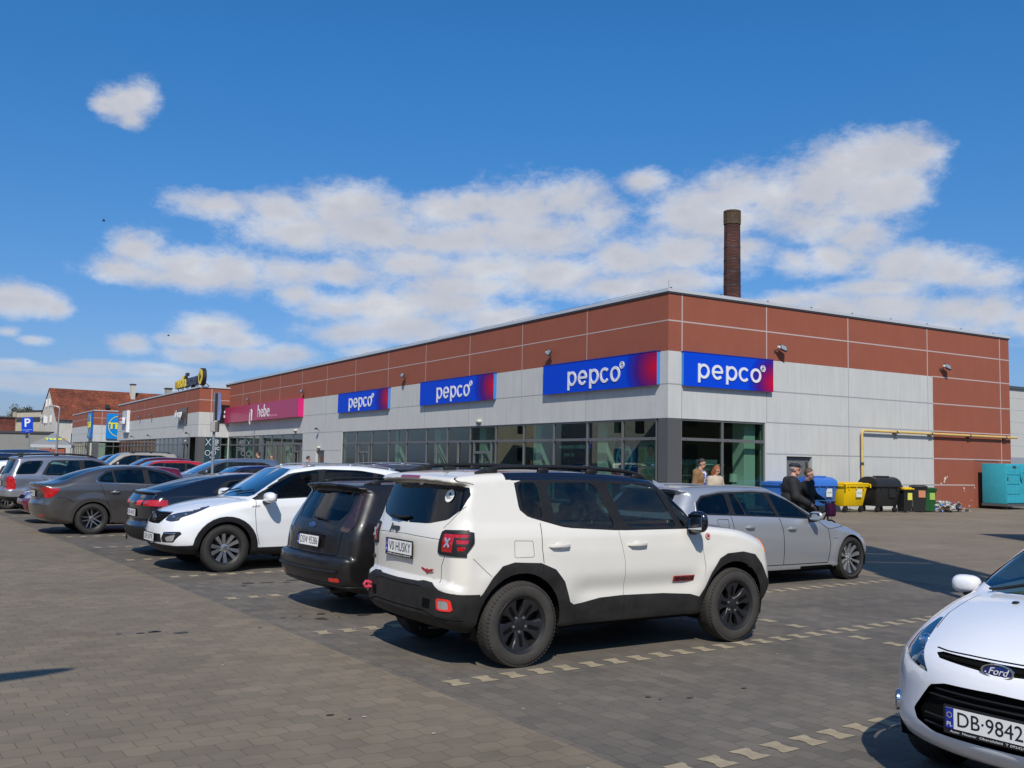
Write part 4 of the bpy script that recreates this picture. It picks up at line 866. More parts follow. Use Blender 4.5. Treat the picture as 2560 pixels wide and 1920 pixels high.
white_suv, Bk = car('white crossover SUV with black wheel arches, nose towards the paved lane', 4.44, 0.915,
    [(0.15, 0.27), (0.03, 0.36), (0.0, 0.5), (0.0, 0.74), (0.06, 0.95), (0.17, 1.08), (0.50, 1.45), (0.50, 1.45), (0.40, 1.515), (0.42, 1.54), (0.75, 1.59), (1.4, 1.64), (2.1, 1.62), (2.42, 1.57), (2.42, 1.57), (3.28, 1.10), (3.28, 1.10), (3.6, 1.065), (4.0, 0.985), (4.28, 0.885), (4.39, 0.78), (4.43, 0.65), (4.45, 0.5), (4.40, 0.36), (4.2, 0.25), (0.4, 0.25)],
    belt=[(0, 1.13), (1.5, 1.13), (3.2, 1.06), (4.4, 0.9)], paint=p_white2, cell=0.034, bow=(0.26, 0.12), rad=[(0, 0.14), (1, 0.08), (3, 0.08), (3.5, 0.12), (4.1, 0.17), (4.4, 0.18)],
    trim=rnd([(0.74, 1.38), (0.86, 1.48), (1.3, 1.545), (2.0, 1.56), (2.5, 1.49), (2.85, 1.32), (3.16, 1.10), (3.12, 1.075), (2.2, 1.115), (1.2, 1.16), (0.9, 1.20)], 0.1, 1),
    glass=[('front_door_window', rnd([(2.10, 1.135), (2.03, 1.545), (2.45, 1.48), (2.80, 1.30), (3.0, 1.16), (2.98, 1.10)], 0.1, 1), 'glass_dark'), ('rear_door_window', rnd([(1.12, 1.185), (1.06, 1.51), (1.5, 1.545), (1.93, 1.545), (1.99, 1.14)], 0.1, 1), 'glass_dark'), ('quarter_window', rnd([(0.82, 1.37), (0.88, 1.455), (0.98, 1.48), (1.03, 1.20), (0.92, 1.24)], 0.1, 1), 'glass_dark')],
    rear=[(-.1, 1.12), (0.62, 1.15), (0.66, 1.3), (0.58, 1.46), (-.1, 1.48)], screen=([(-0.1, 1.10), (0.64, 1.12), (0.71, 1.15), (0.60, 1.46), (0.52, 1.55), (-0.1, 1.575)], (2.2, 3.5)),
    arch=(0.92, 3.56), ar=0.40, az=0.36, wheelspec=(0.36, 0.235, 0.24, 'kia'), rim=mat('rim_machined', (0.55, 0.56, 0.58), 0.25, 0.9), flare=0.02,
    clad={'side': [(-0.2, 0.50), (0.3, 0.42)] + arc2 + [(1.45, 0.36), (3.03, 0.355)] + arc + [(4.2, 0.40), (4.6, 0.42), (4.6, -0.2), (-0.2, -0.2)], 'rear': [(-.1, .52), (1, .52), (1, -.1), (-.1, -.1)], 'front': [(-.1, .40), (0.5, 0.39), (1, .42), (1, -.1), (-.1, -.1)]},
    doors=[('front_door', [(2.0, 0.37), (2.0, 1.13), (3.10, 1.09), (3.13, 0.9), (3.10, 0.6), (3.04, 0.37)]), ('rear_door', [(1.42, 0.37), (1.3, 0.7), (1.05, 0.95), (1.0, 1.18), (2.0, 1.13), (2.0, 0.37)])],
    regions=lamp_pair(rnd([(3.76, 0.985), (4.0, 0.975), (4.25, 0.925), (4.5, 0.86), (4.5, 0.735), (4.28, 0.785), (4.0, 0.885)], 0.10, 1), rnd([(0.44, 0.765), (0.42, 0.835), (0.55, 0.88), (0.9, 0.95), (0.9, 0.81), (0.6, 0.75)], 0.1, 1), (3.6, 4.6), 0.70, 'dark_lamp', 'hl') + [
        ('grille', 'front', rnd([(-.1, 0.70), (0.30, 0.71), (0.41, 0.80), (0.42, 0.87), (0.2, 0.885), (-.1, 0.875)], 0.08, 1), ('body',), dict(nmin=0.1), SP('grille', 'dark_gap', -0.012)),
        ('fogbox', 'front', rnd([(0.46, 0.44), (0.44, 0.50), (0.50, 0.60), (0.78, 0.615), (0.80, 0.58), (0.70, 0.45)], 0.06, 1), ('body', 'clad'), dict(nmin=0.05), SP('fog_lamp_housing', 'black_plastic', -0.004, True)),
        ('fog', 'front', rnd([(0.56, 0.46), (0.54, 0.52), (0.73, 0.57), (0.70, 0.47)], 0.12, 1), ('fogbox',), dict(nmin=0.05), SP('fog_lamp', 'clear_lamp', -0.002, True)),
        ('intake', 'front', rnd([(-.1, 0.42), (0.44, 0.44), (0.42, 0.565), (-.1, 0.56)], 0.06, 1), ('body', 'clad'), dict(nmin=0.05), SP('lower_grille', 'black_plastic', -0.008)),
        ('tl', 'rear', rnd([(0.52, 0.90), (0.50, 1.02), (1, 1.06), (1, 0.9)], 0.1, 1), ('body',), dict(nmin=0.1, yr=(0.4, 2)), SP('tail_lamp', 'red_lamp', 0.004, True)),
        ('bonnet', 'top', [(3.29, -.1), (3.29, 0.72), (3.6, 0.76), (4.1, 0.66), (4.3, 0.44), (4.33, -.1)], ('body',), dict(nmin=0.5), SP('bonnet', p_white2))],
    lines=[([(2.0, 0.37), (2.0, 1.12)],), ([(3.11, 1.08), (3.13, 0.9), (3.10, 0.6), (3.04, 0.40)],), ([(1.43, 0.40), (1.3, 0.7), (1.05, 0.95), (1.0, 1.17)],), ([(3.29, 0.70), (3.32, 0.76), (3.6, 0.775), (4.0, 0.70), (4.25, 0.50), (4.31, 0.3), (4.33, 0.0)], 'top', 0.006)],
    mirror_at=(2.96, 1.12, (0.13, 0.19, 0.085)), seats=(2.1, 1.25, 0.4, 0.72, 1.2), handles=((2.2, 0.98), (1.3, 1.0)), name='crossover_suv', extra=kia_extra, wspin=(0.3, 0.1))
place(white_suv, (3.56, 0.915), (-4.24, 14.63), 215)
# a driver sits in the white crossover (built with the people below)
# ---- dark estate, tail towards the lane
def focus_extra(root, B, S):
    plate(root, FN(B, 0.0, 0.80, d=0.02), 'DSW 95386', 0.52, 0.114)
    b = MB(FN(B, 0, 0.975, d=0.004)); b.ell((0, 0, 0), (0.072, 0.03, 0.006), u=24, v=8); b.build('oval_badge', MATS['badge_blue'], root)
    b = MB(FN(B, 0, 0.975, d=0.005)); b.ring(0.027, 0.031, 0, 0.007, 28, sx=2.4); b.build('badge_rim', MATS['chrome'], root)
    text('badge_script', 'Ford', 0.035, MATS['chrome'], root, FN(B, 0, 0.975, d=0.011), ex=0.001, shear=0.35)
    wiper(root, [(B.sx(0.0, 1.055, False) - 0.02, 0.0, 1.055), (B.sx(.12, 1.07, False) - 0.035, -0.12, 1.06), (B.sx(.3, 1.05, False) - 0.03, -0.30, 1.045)], r=0.011, name='rear_wiper')
    b = MB(); P = [(B.sx(abs(y), 0.50, False) - 0.012, y, 0.50) for y in np.linspace(-0.72, 0.72, 11)]; b.tube(P, 0.018, 8); b.build('bumper_strip', MATS['black_plastic'], root)
    rails(root, B, 0.45, 2.3, 0.58, MATS['black_plastic'], h=0.035, r=0.014, feet=2)
    b = MB(); b.tube([(0.1, -0.45, 0.27), (0.4, -0.45, 0.27)], 0.03, 10); b.build('exhaust', MATS['anthracite_metal'], root)
estate, Bf = car('black dusty estate car seen from behind, between two white cars', 4.47, 0.90,
    [(0.25, 0.27), (0.04, 0.34), (0.0, 0.44), (-0.02, 0.55), (0.0, 0.655), (0.07, 0.665), (0.07, 0.68), (0.09, 0.9), (0.14, 1.03), (0.36, 1.38), (0.36, 1.38), (0.25, 1.435), (0.28, 1.455), (0.7, 1.475), (1.6, 1.485), (2.3, 1.45), (2.45, 1.42), (3.35, 1.02), (3.35, 1.02), (3.8, 0.95), (4.2, 0.82), (4.38, 0.68), (4.45, 0.5), (4.36, 0.3), (4.1, 0.22), (0.5, 0.22)],
    belt=[(0, 1.04), (3.3, 0.97), (4.4, 0.85)], paint=p_blackd, cell=0.036, bow=(0.2, 0.13), plan=[(0, -0.05), (0.4, -0.02), (1, 0), (3.2, 0), (4.47, -0.1)], rad=[(0, 0.085), (0.5, 0.07), (1, 0.07), (3, 0.08), (4.4, 0.15)],
    trim=rnd([(0.62, 1.10), (0.66, 1.33), (0.95, 1.40), (2.3, 1.39), (2.75, 1.25), (3.2, 1.02), (3.1, 0.99), (1.0, 1.04)], 0.1, 1),
    glass=[('front_door_window', rnd([(2.15, 1.04), (2.10, 1.375), (2.35, 1.36), (2.75, 1.22), (3.05, 1.03)], 0.1, 1), 'glass_side'), ('rear_door_window', rnd([(1.28, 1.06), (1.25, 1.375), (2.02, 1.38), (2.07, 1.04)], 0.1, 1), 'glass_side'), ('quarter_window', rnd([(0.72, 1.12), (0.76, 1.31), (1.0, 1.36), (1.18, 1.37), (1.2, 1.07), (1.0, 1.06)], 0.12, 2), 'glass_dark')],
    rear=rnd([(-.1, 1.03), (0.50, 1.045), (0.58, 1.15), (0.53, 1.36), (0.40, 1.385), (-.1, 1.39)], 0.04, 1), screen=([(-0.1, 1.03), (0.75, 1.05), (0.56, 1.42), (-0.1, 1.44)], (2.3, 3.5)),
    arch=(0.98, 3.62), ar=0.355, az=0.315, wheelspec=(0.315, 0.205, 0.205, 'twin5'),
    clad={'side': [(-.3, 0.33), (0.55, 0.30), (0.55, -0.2), (-.3, -.2)], 'rear': [(-.1, 0.36), (0.5, 0.36), (0.95, 0.33), (0.95, -.1), (-.1, -.1)]},
    doors=[('front_door', [(2.1, 0.30), (2.1, 1.03), (3.15, 1.0), (3.2, 0.7), (3.1, 0.30)]), ('rear_door', [(1.36, 0.30), (1.32, 0.6), (1.12, 0.8), (1.1, 1.04), (2.1, 1.03), (2.1, 0.30)])],
    regions=[('lid', 'rear', [(-.1, 0.665), (0.60, 0.665), (0.63, 0.95), (0.60, 1.05), (0.64, 1.45), (-.1, 1.48)], ('body',), dict(nmin=0.05), SP('tailgate', p_blackd)),
             ('tl', 'rear', rnd([(0.585, 0.93), (0.60, 1.02), (0.625, 1.15), (0.60, 1.37), (0.66, 1.39), (0.76, 1.15), (0.78, 1.0), (0.72, 0.92)], 0.08, 1), ('body', 'lid'), dict(nmin=0.05, yr=(0.45, 2)), SP('tail_lamp', mat('smoked_red', (0.032, 0.017, 0.014), 0.12, coat=1), 0.006, True)),
             ('refl', 'rear', rnd([(0.55, 0.385), (0.55, 0.425), (0.72, 0.43), (0.72, 0.39)], 0.12, 1), ('body', 'clad'), dict(nmin=0.05), SP('reflector', 'red_bright', 0.004, True)),
             ('recess', 'rear', rnd([(-.1, 0.73), (0.34, 0.73), (0.36, 0.875), (-.1, 0.89)], 0.08, 1), ('lid',), dict(nmin=0.05), SP('plate_recess', p_blackd, -0.016))],
    lines=[([(2.1, 0.3), (2.1, 1.03)],), ([(1.34, 0.5), (1.32, 0.6), (1.12, 0.8), (1.1, 1.04)],), ([(0, 0.668), (0.60, 0.668), (0.64, 0.92)], 'rear', 0.01)],
    mirror_at=(3.0, 1.05), seats=(2.15, 1.3, 0.3, 0.6, 1.05), handles=((2.3, 0.92), (1.5, 0.93)), name='estate_car', extra=focus_extra)
place(estate, (0, 0), (-2.36, 11.18), 37.5)
# ---- black hatchback with a full-width lamp band
def civic_extra(root, B, S):
    plate(root, FR(B, 0.0, 0.74, 0.006), 'DB 64102', 0.52, 0.112)
    b = MB(); P = [(B.sx(abs(y), 1.085, False) - 0.02, y, 1.105 - 0.02 * abs(y)) for y in np.linspace(-0.68, 0.68, 11)]
    vs = []
    for p in P: vs += [(p[0] - 0.035, p[1], p[2] + 0.008), (p[0] + 0.10, p[1], p[2] + 0.035), (p[0] + 0.10, p[1], p[2] - 0.01), (p[0] - 0.03, p[1], p[2] - 0.012)]
    b.add(vs, [(i * 4 + j, i * 4 + (j + 1) % 4, i * 4 + 4 + (j + 1) % 4, i * 4 + 4 + j) for i in range(10) for j in range(4)] + [(0, 1, 2, 3), (40, 41, 42, 43)]); b.build('tail_spoiler', paint_black, root)
    b = MB(); b.ring(0.028, 0.042, -0.008, 0.008, 16, M=frame((B.sx(.5, .33, False) - .01, 0.5, 0.27), (0, 1, 0), (0, 0, 1))); b.build('tow_eye', MATS['black_plastic'], root)
hatch, Bc = car('black hatchback with a red lamp band and tail spoiler, seen from behind', 4.25, 0.885,
    [(0.25, 0.25), (0.06, 0.30), (0.0, 0.42), (-0.02, 0.50), (0.04, 0.62), (0.03, 0.80), (0.02, 0.92), (0.08, 1.02), (0.14, 1.09), (0.20, 1.12), (0.6, 1.235), (1.1, 1.36), (1.6, 1.43), (2.1, 1.445), (2.5, 1.40), (3.45, 0.98), (3.9, 0.84), (4.15, 0.70), (4.24, 0.5), (4.15, 0.28), (3.9, 0.2), (0.5, 0.2)],
    belt=[(0, 1.03), (1, 1.05), (3.3, 0.93), (4.2, 0.8)], paint=paint_black, cell=0.042, bow=(0.2, 0.17), sect=[(-0.8, -0.06), (-0.5, -0.01), (-0.3, 0), (-0.1, -0.02), (0, -0.045), (0.06, -0.08), (0.42, -0.27), (0.7, -0.42)],
    trim=rnd([(1.15, 1.09), (1.45, 1.30), (2.0, 1.36), (2.5, 1.30), (3.1, 1.02), (3.05, 0.96), (1.6, 1.05)], 0.08, 1),
    glass=[('front_door_window', rnd([(2.0, 1.04), (1.95, 1.34), (2.45, 1.28), (2.95, 1.03)], 0.1, 1), 'glass_dark'), ('rear_door_window', rnd([(1.35, 1.09), (1.5, 1.28), (1.87, 1.33), (1.92, 1.05)], 0.1, 1), 'glass_dark')],
    rear=[(-.1, 1.125), (0.62, 1.12), (0.64, 1.2), (0.50, 1.38), (-.1, 1.42)], screen=([(-.1, 0.98), (0.72, 0.98), (0.55, 1.36), (-.1, 1.4)], (2.4, 3.6)),
    arch=(0.83, 3.45), ar=0.35, az=0.31, wheelspec=(0.31, 0.205, 0.21, 'ten'),
    clad={'side': [(-.3, 0.50), (0.35, 0.44), (0.42, -.2), (-.3, -.2)], 'rear': [(-.1, 0.51), (0.6, 0.52), (0.95, 0.46), (0.95, -.1), (-.1, -.1)]},
    regions=[('lowglass', 'rear', rnd([(-.1, 1.0), (0.55, 0.99), (0.60, 1.06), (-.1, 1.08)], 0.05, 1), ('body',), dict(nmin=0.05), SP('lower_rear_window', 'dark_glassy', 0.0)),
             ('band', 'rear', rnd([(-.1, 0.86), (-.1, 0.965), (0.80, 0.985), (0.95, 0.97), (0.95, 0.85), (0.7, 0.865)], 0.04, 1), ('body',), dict(nmin=0.05, xr=(-.2, .4)), SP('lamp_band', 'dark_glassy', 0.004)),
             ('bandc', 'rear', rnd([(0.26, 0.875), (0.30, 0.955), (0.50, 0.96), (0.46, 0.875)], 0.1, 1), ('band',), dict(nmin=0.05), SP('tail_lamp', 'red_bright', 0.007, True)),
             ('bandr', 'rear', rnd([(0.54, 0.875), (0.58, 0.965), (0.95, 0.975), (0.95, 0.865), (0.7, 0.87)], 0.08, 1), ('band',), dict(nmin=0.05), SP('tail_lamp', 'red_lamp', 0.007, True))],
    lines=[([(1.95, 0.3), (1.95, 1.03)],), ([(3.05, 0.3), (3.08, 0.95)],)], seats=(2.1, 1.3, 0.28, 0.55, 1.0), mirror_at=(2.9, 1.0), name='hatchback', extra=civic_extra)
place(hatch, (0, 0), (-6.62, 16.95), 35)
# ---- grey-brown saloon
def av_extra(root, B, S):
    plate(root, FR(B, 0.0, 0.86, 0.012), 'DW 3K721', 0.52, 0.112)
    b = MB(); P = [(B.sx(abs(y), 0.97, False) - 0.004, y, 0.985) for y in np.linspace(-0.55, 0.55, 9)]; b.tube(P, 0.014, 8); b.build('boot_strip', MATS['chrome'], root)
    for sg in (1, -1):
        b = MB(); T = [(1.155, 1.155), (1.19, 1.235), (1.32, 1.335), (1.5, 1.385), (1.9, 1.425), (2.2, 1.425), (2.6, 1.36), (3.0, 1.21), (3.3, 1.06)]
        b.tube([(x, sg * (B.sy(x, z) + 0.002), z) for x, z in T], 0.010, 6); b.tube([(x, sg * (B.sy(x, z) + 0.002), z) for x, z in [(1.155, 1.155), (1.2, 1.105), (1.8, 1.09), (2.5, 1.06), (3.3, 1.02)]], 0.010, 6); b.build('window_chrome', MATS['chrome'], root)
saloon, Ba = car('grey brown saloon with red wing-shaped tail lamps and spoked alloy wheels', 4.71, 0.905,
    [(0.3, 0.26), (0.08, 0.32), (0.02, 0.48), (-0.01, 0.64), (0.05, 0.74), (0.07, 0.9), (0.0, 1.03), (0.0, 1.085), (0.03, 1.10), (0.25, 1.115), (0.42, 1.145), (0.7, 1.27), (1.1, 1.40), (1.5, 1.47), (1.95, 1.495), (2.4, 1.465), (2.7, 1.40), (3.55, 1.02), (3.55, 1.02), (4.1, 0.93), (4.5, 0.78), (4.67, 0.6), (4.68, 0.45), (4.55, 0.25), (4.2, 0.2), (0.6, 0.2)],
    belt=[(0, 1.06), (1.1, 1.10), (2.2, 1.075), (3.5, 1.0), (4.6, 0.85)], paint=p_bronze, cell=0.038, bow=(0.22, 0.2), sect=[(-0.85, -0.06), (-0.55, -0.012), (-0.35, 0), (-0.12, -0.012), (0, -0.045), (0.06, -0.085), (0.4, -0.25), (0.6, -0.38)],
    plan=[(0, -0.10), (0.4, -0.03), (1.0, 0), (3.6, 0), (4.2, -0.03), (4.7, -0.1)],
    trim=rnd([(1.17, 1.16), (1.20, 1.235), (1.33, 1.33), (1.5, 1.38), (1.9, 1.42), (2.2, 1.42), (2.6, 1.35), (3.0, 1.20), (3.3, 1.05), (3.2, 1.02), (2.5, 1.065), (1.8, 1.095), (1.22, 1.11)], 0.06, 1),
    glass=[('quarter_window', rnd([(1.22, 1.15), (1.24, 1.22), (1.36, 1.315), (1.48, 1.35), (1.53, 1.12), (1.3, 1.125)], 0.1, 1), 'glass_side'), ('rear_door_window', rnd([(1.565, 1.12), (1.52, 1.37), (1.9, 1.40), (2.13, 1.40), (2.17, 1.10)], 0.08, 1), 'glass_side'), ('front_door_window', rnd([(2.30, 1.095), (2.25, 1.395), (2.6, 1.32), (2.95, 1.18), (3.1, 1.06)], 0.08, 1), 'glass_side')],
    rear=rnd([(-.1, 1.155), (0.56, 1.155), (0.60, 1.20), (0.50, 1.38), (0.42, 1.43), (-.1, 1.445)], 0.05, 1), screen=([(-.1, 1.03), (0.72, 1.03), (0.54, 1.38), (-.1, 1.42)], (2.5, 3.7)),
    arch=(1.1, 3.8), ar=0.375, az=0.33, wheelspec=(0.335, 0.215, 0.225, 'twin5'), rim=mat('rim_dark_silver', (0.30, 0.30, 0.31), 0.3, 0.85), tyre='tyre',
    doors=[('rear_door', [(1.5, 0.27), (1.45, 0.55), (1.33, 0.85), (1.24, 1.10), (2.22, 1.075), (2.22, 0.27)]), ('front_door', [(2.22, 0.27), (2.22, 1.075), (3.3, 1.01), (3.35, 0.7), (3.25, 0.27)])],
    regions=[('tl', 'rear', rnd([(0.30, 0.965), (0.30, 1.0), (1, 1.005), (1, 0.80), (0.72, 0.84), (0.55, 0.93)], 0.05, 1), ('body',), dict(nmin=0.3, yr=(0.3, 0.80)), SP('tail_lamp', 'red_lamp', 0.006, True)),
             ('tl', 'side', rnd([(-0.1, 0.995), (0.45, 0.985), (0.36, 0.86), (0.26, 0.79), (-0.1, 0.80)], 0.06, 1), ('body',), dict(nmin=-0.3, xr=(-.2, .5), yr=(0.68, 2)), SP('tail_lamp', 'red_lamp', 0.006, True)),
             ('refl', 'rear', rnd([(0.52, 0.40), (0.52, 0.425), (0.74, 0.43), (0.74, 0.40)], 0.1, 1), ('body',), dict(nmin=0.05), SP('reflector', 'red_lamp', 0.003, True))],
    lines=[([(2.22, 0.27), (2.22, 1.075)],), ([(1.50, 0.3), (1.45, 0.55), (1.33, 0.85), (1.24, 1.09)],), ([(0.40, 0.80), (0.55, 0.79), (0.72, 0.69)],), ([(0.0, 0.745), (0.55, 0.75), (0.62, 0.9)], 'rear')],
    mirror_at=(3.1, 1.08), seats=(2.4, 1.55, 0.32, 0.6, 1.12), handles=((1.55, 0.91), (2.45, 0.90)), handle_m=MATS['silver_plastic'], name='saloon_car', extra=av_extra, wspin=(0.0, 0.3))
place(saloon, (1.1, -0.905), (-8.96, 20.9), 35)
# ---- tall grey off-roader with slanted rear side window
def so_extra(root, B, S):
    plate(root, FR(B, 0.0, 0.86, 0.006), 'DW 81H4', 0.52, 0.112)
    rails(root, B, 0.28, 2.45, 0.62, MATS['black_plastic'], h=0.05, r=0.02, feet=3)
    for sg in (1, -1):
        b = MB(); b.tube([(0.7 + t, sg * 0.62, B.sz(0.7 + t, 0.62) + 0.07) for t in np.linspace(0, 1.1, 6)], 0.012, 6); b.build('rail_strip', MATS['silver_plastic'], root)
    b = MB(); b.tube([(0.25, 0.25, 1.66), (0.02, 0.25, 1.80)], [0.006, 0.003], 6); b.build('antenna', MATS['black_plastic'], root)
    wiper(root, [(B.sx(0.0, 1.12, False) - 0.02, 0.0, 1.12), (B.sx(.3, 1.15, False) - 0.03, -0.3, 1.15)], r=0.012, name='rear_wiper')
offroad, Bs = car('tall grey SUV with slanted oval side window and red tail lamp, at left', 4.38, 0.93,
    [(0.25, 0.36), (0.05, 0.42), (0.0, 0.55), (0.0, 0.70), (0.06, 0.73), (0.05, 0.95), (0.08, 1.12), (0.28, 1.52), (0.25, 1.58), (0.35, 1.615), (0.9, 1.66), (1.6, 1.675), (2.3, 1.64), (2.6, 1.58), (3.3, 1.14), (3.3, 1.14), (3.8, 1.08), (4.2, 0.97), (4.33, 0.8), (4.38, 0.6), (4.3, 0.4), (4.0, 0.32), (0.5, 0.32)],
    belt=[(0, 1.10), (4, 1.06)], paint=p_grey, cell=0.045, bow=(0.18, 0.14), sect=[(-0.8, -0.05), (-0.42, 0.0), (-0.36, -0.015), (-0.1, -0.01), (0, -0.03), (0.06, -0.055), (0.5, -0.17), (0.7, -0.3)],
    trim=rnd([(0.30, 1.13), (0.45, 1.42), (0.60, 1.49), (0.98, 1.51), (1.02, 1.46), (0.85, 1.16), (0.78, 1.125), (0.34, 1.11)], 0.14, 2),
    glass=[('quarter_window', rnd([(0.34, 1.14), (0.48, 1.41), (0.61, 1.475), (0.95, 1.495), (0.98, 1.46), (0.82, 1.17), (0.77, 1.14), (0.38, 1.125)], 0.14, 2), 'glass_dark')],
    rear=rnd([(-.1, 1.14), (0.66, 1.14), (0.70, 1.3), (0.60, 1.52), (-.1, 1.55)], 0.05, 1), screen=([(-.1, 1.14), (0.75, 1.15), (0.60, 1.56), (-.1, 1.6)], (2.4, 3.5)),
    arch=(0.95, 3.58), ar=0.41, az=0.36, wheelspec=(0.35, 0.225, 0.22, 'ten'),
    clad={'side': [(-.3, 0.50), (4.8, 0.50), (4.8, -.2), (-.3, -.2)], 'rear': [(-.1, 0.50), (1, 0.50), (1, -.1), (-.1, -.1)], 'front': [(-.1, .5), (1, .5), (1, -.1), (-.1, -.1)]},
    doors=[('rear_door', [(1.38, 0.50), (1.35, 0.65), (1.1, 0.95), (0.93, 1.08), (0.95, 1.09), (2.1, 1.08), (2.1, 0.50)]), ('front_door', [(2.1, 0.5), (2.1, 1.08), (3.15, 1.07), (3.15, 0.5)])],
    regions=[('w2', 'side', rnd([(0.96, 1.09), (1.14, 1.44), (1.25, 1.52), (2.3, 1.545), (2.6, 1.47), (3.1, 1.12), (3.05, 1.085)], 0.07, 1), ('body', 'door0', 'door1'), dict(nmin=0.2), SP('window_trim', 'black_plastic')),
             ('w2g', 'side', rnd([(1.04, 1.11), (1.2, 1.43), (1.3, 1.50), (1.95, 1.515), (1.99, 1.105)], 0.07, 1), ('w2',), dict(nmin=0.2), SP('rear_door_window', 'glass_side', -0.006, True)),
             ('w2h', 'side', rnd([(2.12, 1.11), (2.08, 1.515), (2.3, 1.515), (2.55, 1.44), (2.95, 1.13)], 0.07, 1), ('w2',), dict(nmin=0.2), SP('front_door_window', 'glass_dark', -0.006, True)),
             ('low', 'side', [(-.3, 0.68), (4.8, 0.68), (4.8, 0.50), (-.3, 0.50)], ('body', 'door0', 'door1'), dict(nmin=0.02), SP('lower_body', p_ltgrey)),
             ('low', 'rear', [(-.1, 0.70), (1, 0.70), (1, 0.5), (-.1, 0.5)], ('body',), dict(nmin=0.02, xr=(-.2, .4)), SP('lower_body', p_ltgrey)),
             ('tl', 'side', rnd([(-.2, 1.07), (0.26, 1.065), (0.33, 0.9), (0.34, 0.70), (-.2, 0.70)], 0.06, 1), ('body',), dict(nmin=-0.5, xr=(-.2, .5), yr=(0.70, 2)), SP('tail_lamp', 'red_lamp', 0.006, True))],
    lines=[([(2.1, 0.5), (2.1, 1.08)],), ([(1.36, 0.5), (1.35, 0.65), (1.1, 0.95), (0.95, 1.09)],)],
    mirror_at=(2.95, 1.16), seats=(2.25, 1.45, 0.4, 0.75, 1.2), handles=((1.2, 0.98), (2.3, 0.97)), name='offroad_car', extra=so_extra)
place(offroad, (0.95, -0.93), (-13.25+0.1, 27.17), 35)
# ---- silver estate in the second row
def bmw_extra(root, B, S):
    for sg in (1, -1):
        b = MB(); T = [(0.62, 1.10), (0.66, 1.22), (0.80, 1.315), (1.2, 1.37), (1.9, 1.385), (2.3, 1.365), (2.7, 1.23), (3.12, 0.99)]
        b.tube([(x, sg * (B.sy(x, z) + 0.002), z) for x, z in T], 0.008, 6); b.build('window_chrome', MATS['silver_plastic'], root)
        b = MB(); y = B.sy(3.6, 0.66); b.rbox(3.54, 3.66, sg * y - 0.008, sg * y + 0.008, 0.65, 0.672, 0.006, 1); b.build('side_marker', MATS['chrome'], root)
    b = MB()
    vs = []
    for t in np.linspace(0, 1, 7): x = 0.62 + 0.20 * t; z = B.sz(x, 0); vs += [(x, -0.02 * (1 - t * 0.2), z - 0.01), (x, 0.02 * (1 - .2 * t), z - 0.01), (x - 0.04 * (1 - t), 0, z + 0.085 * (1 - t) ** 1.2 + 0.004)]
    b.add(vs, [(i * 3 + j, i * 3 + (j + 1) % 3, i * 3 + 3 + (j + 1) % 3, i * 3 + 3 + j) for i in range(6) for j in range(3)] + [(0, 1, 2), (18, 19, 20)]); b.build('fin_antenna', p_silver, root)
    rails(root, B, 0.55, 2.45, 0.56, p_silver, h=0.012, r=0.012, feet=0)
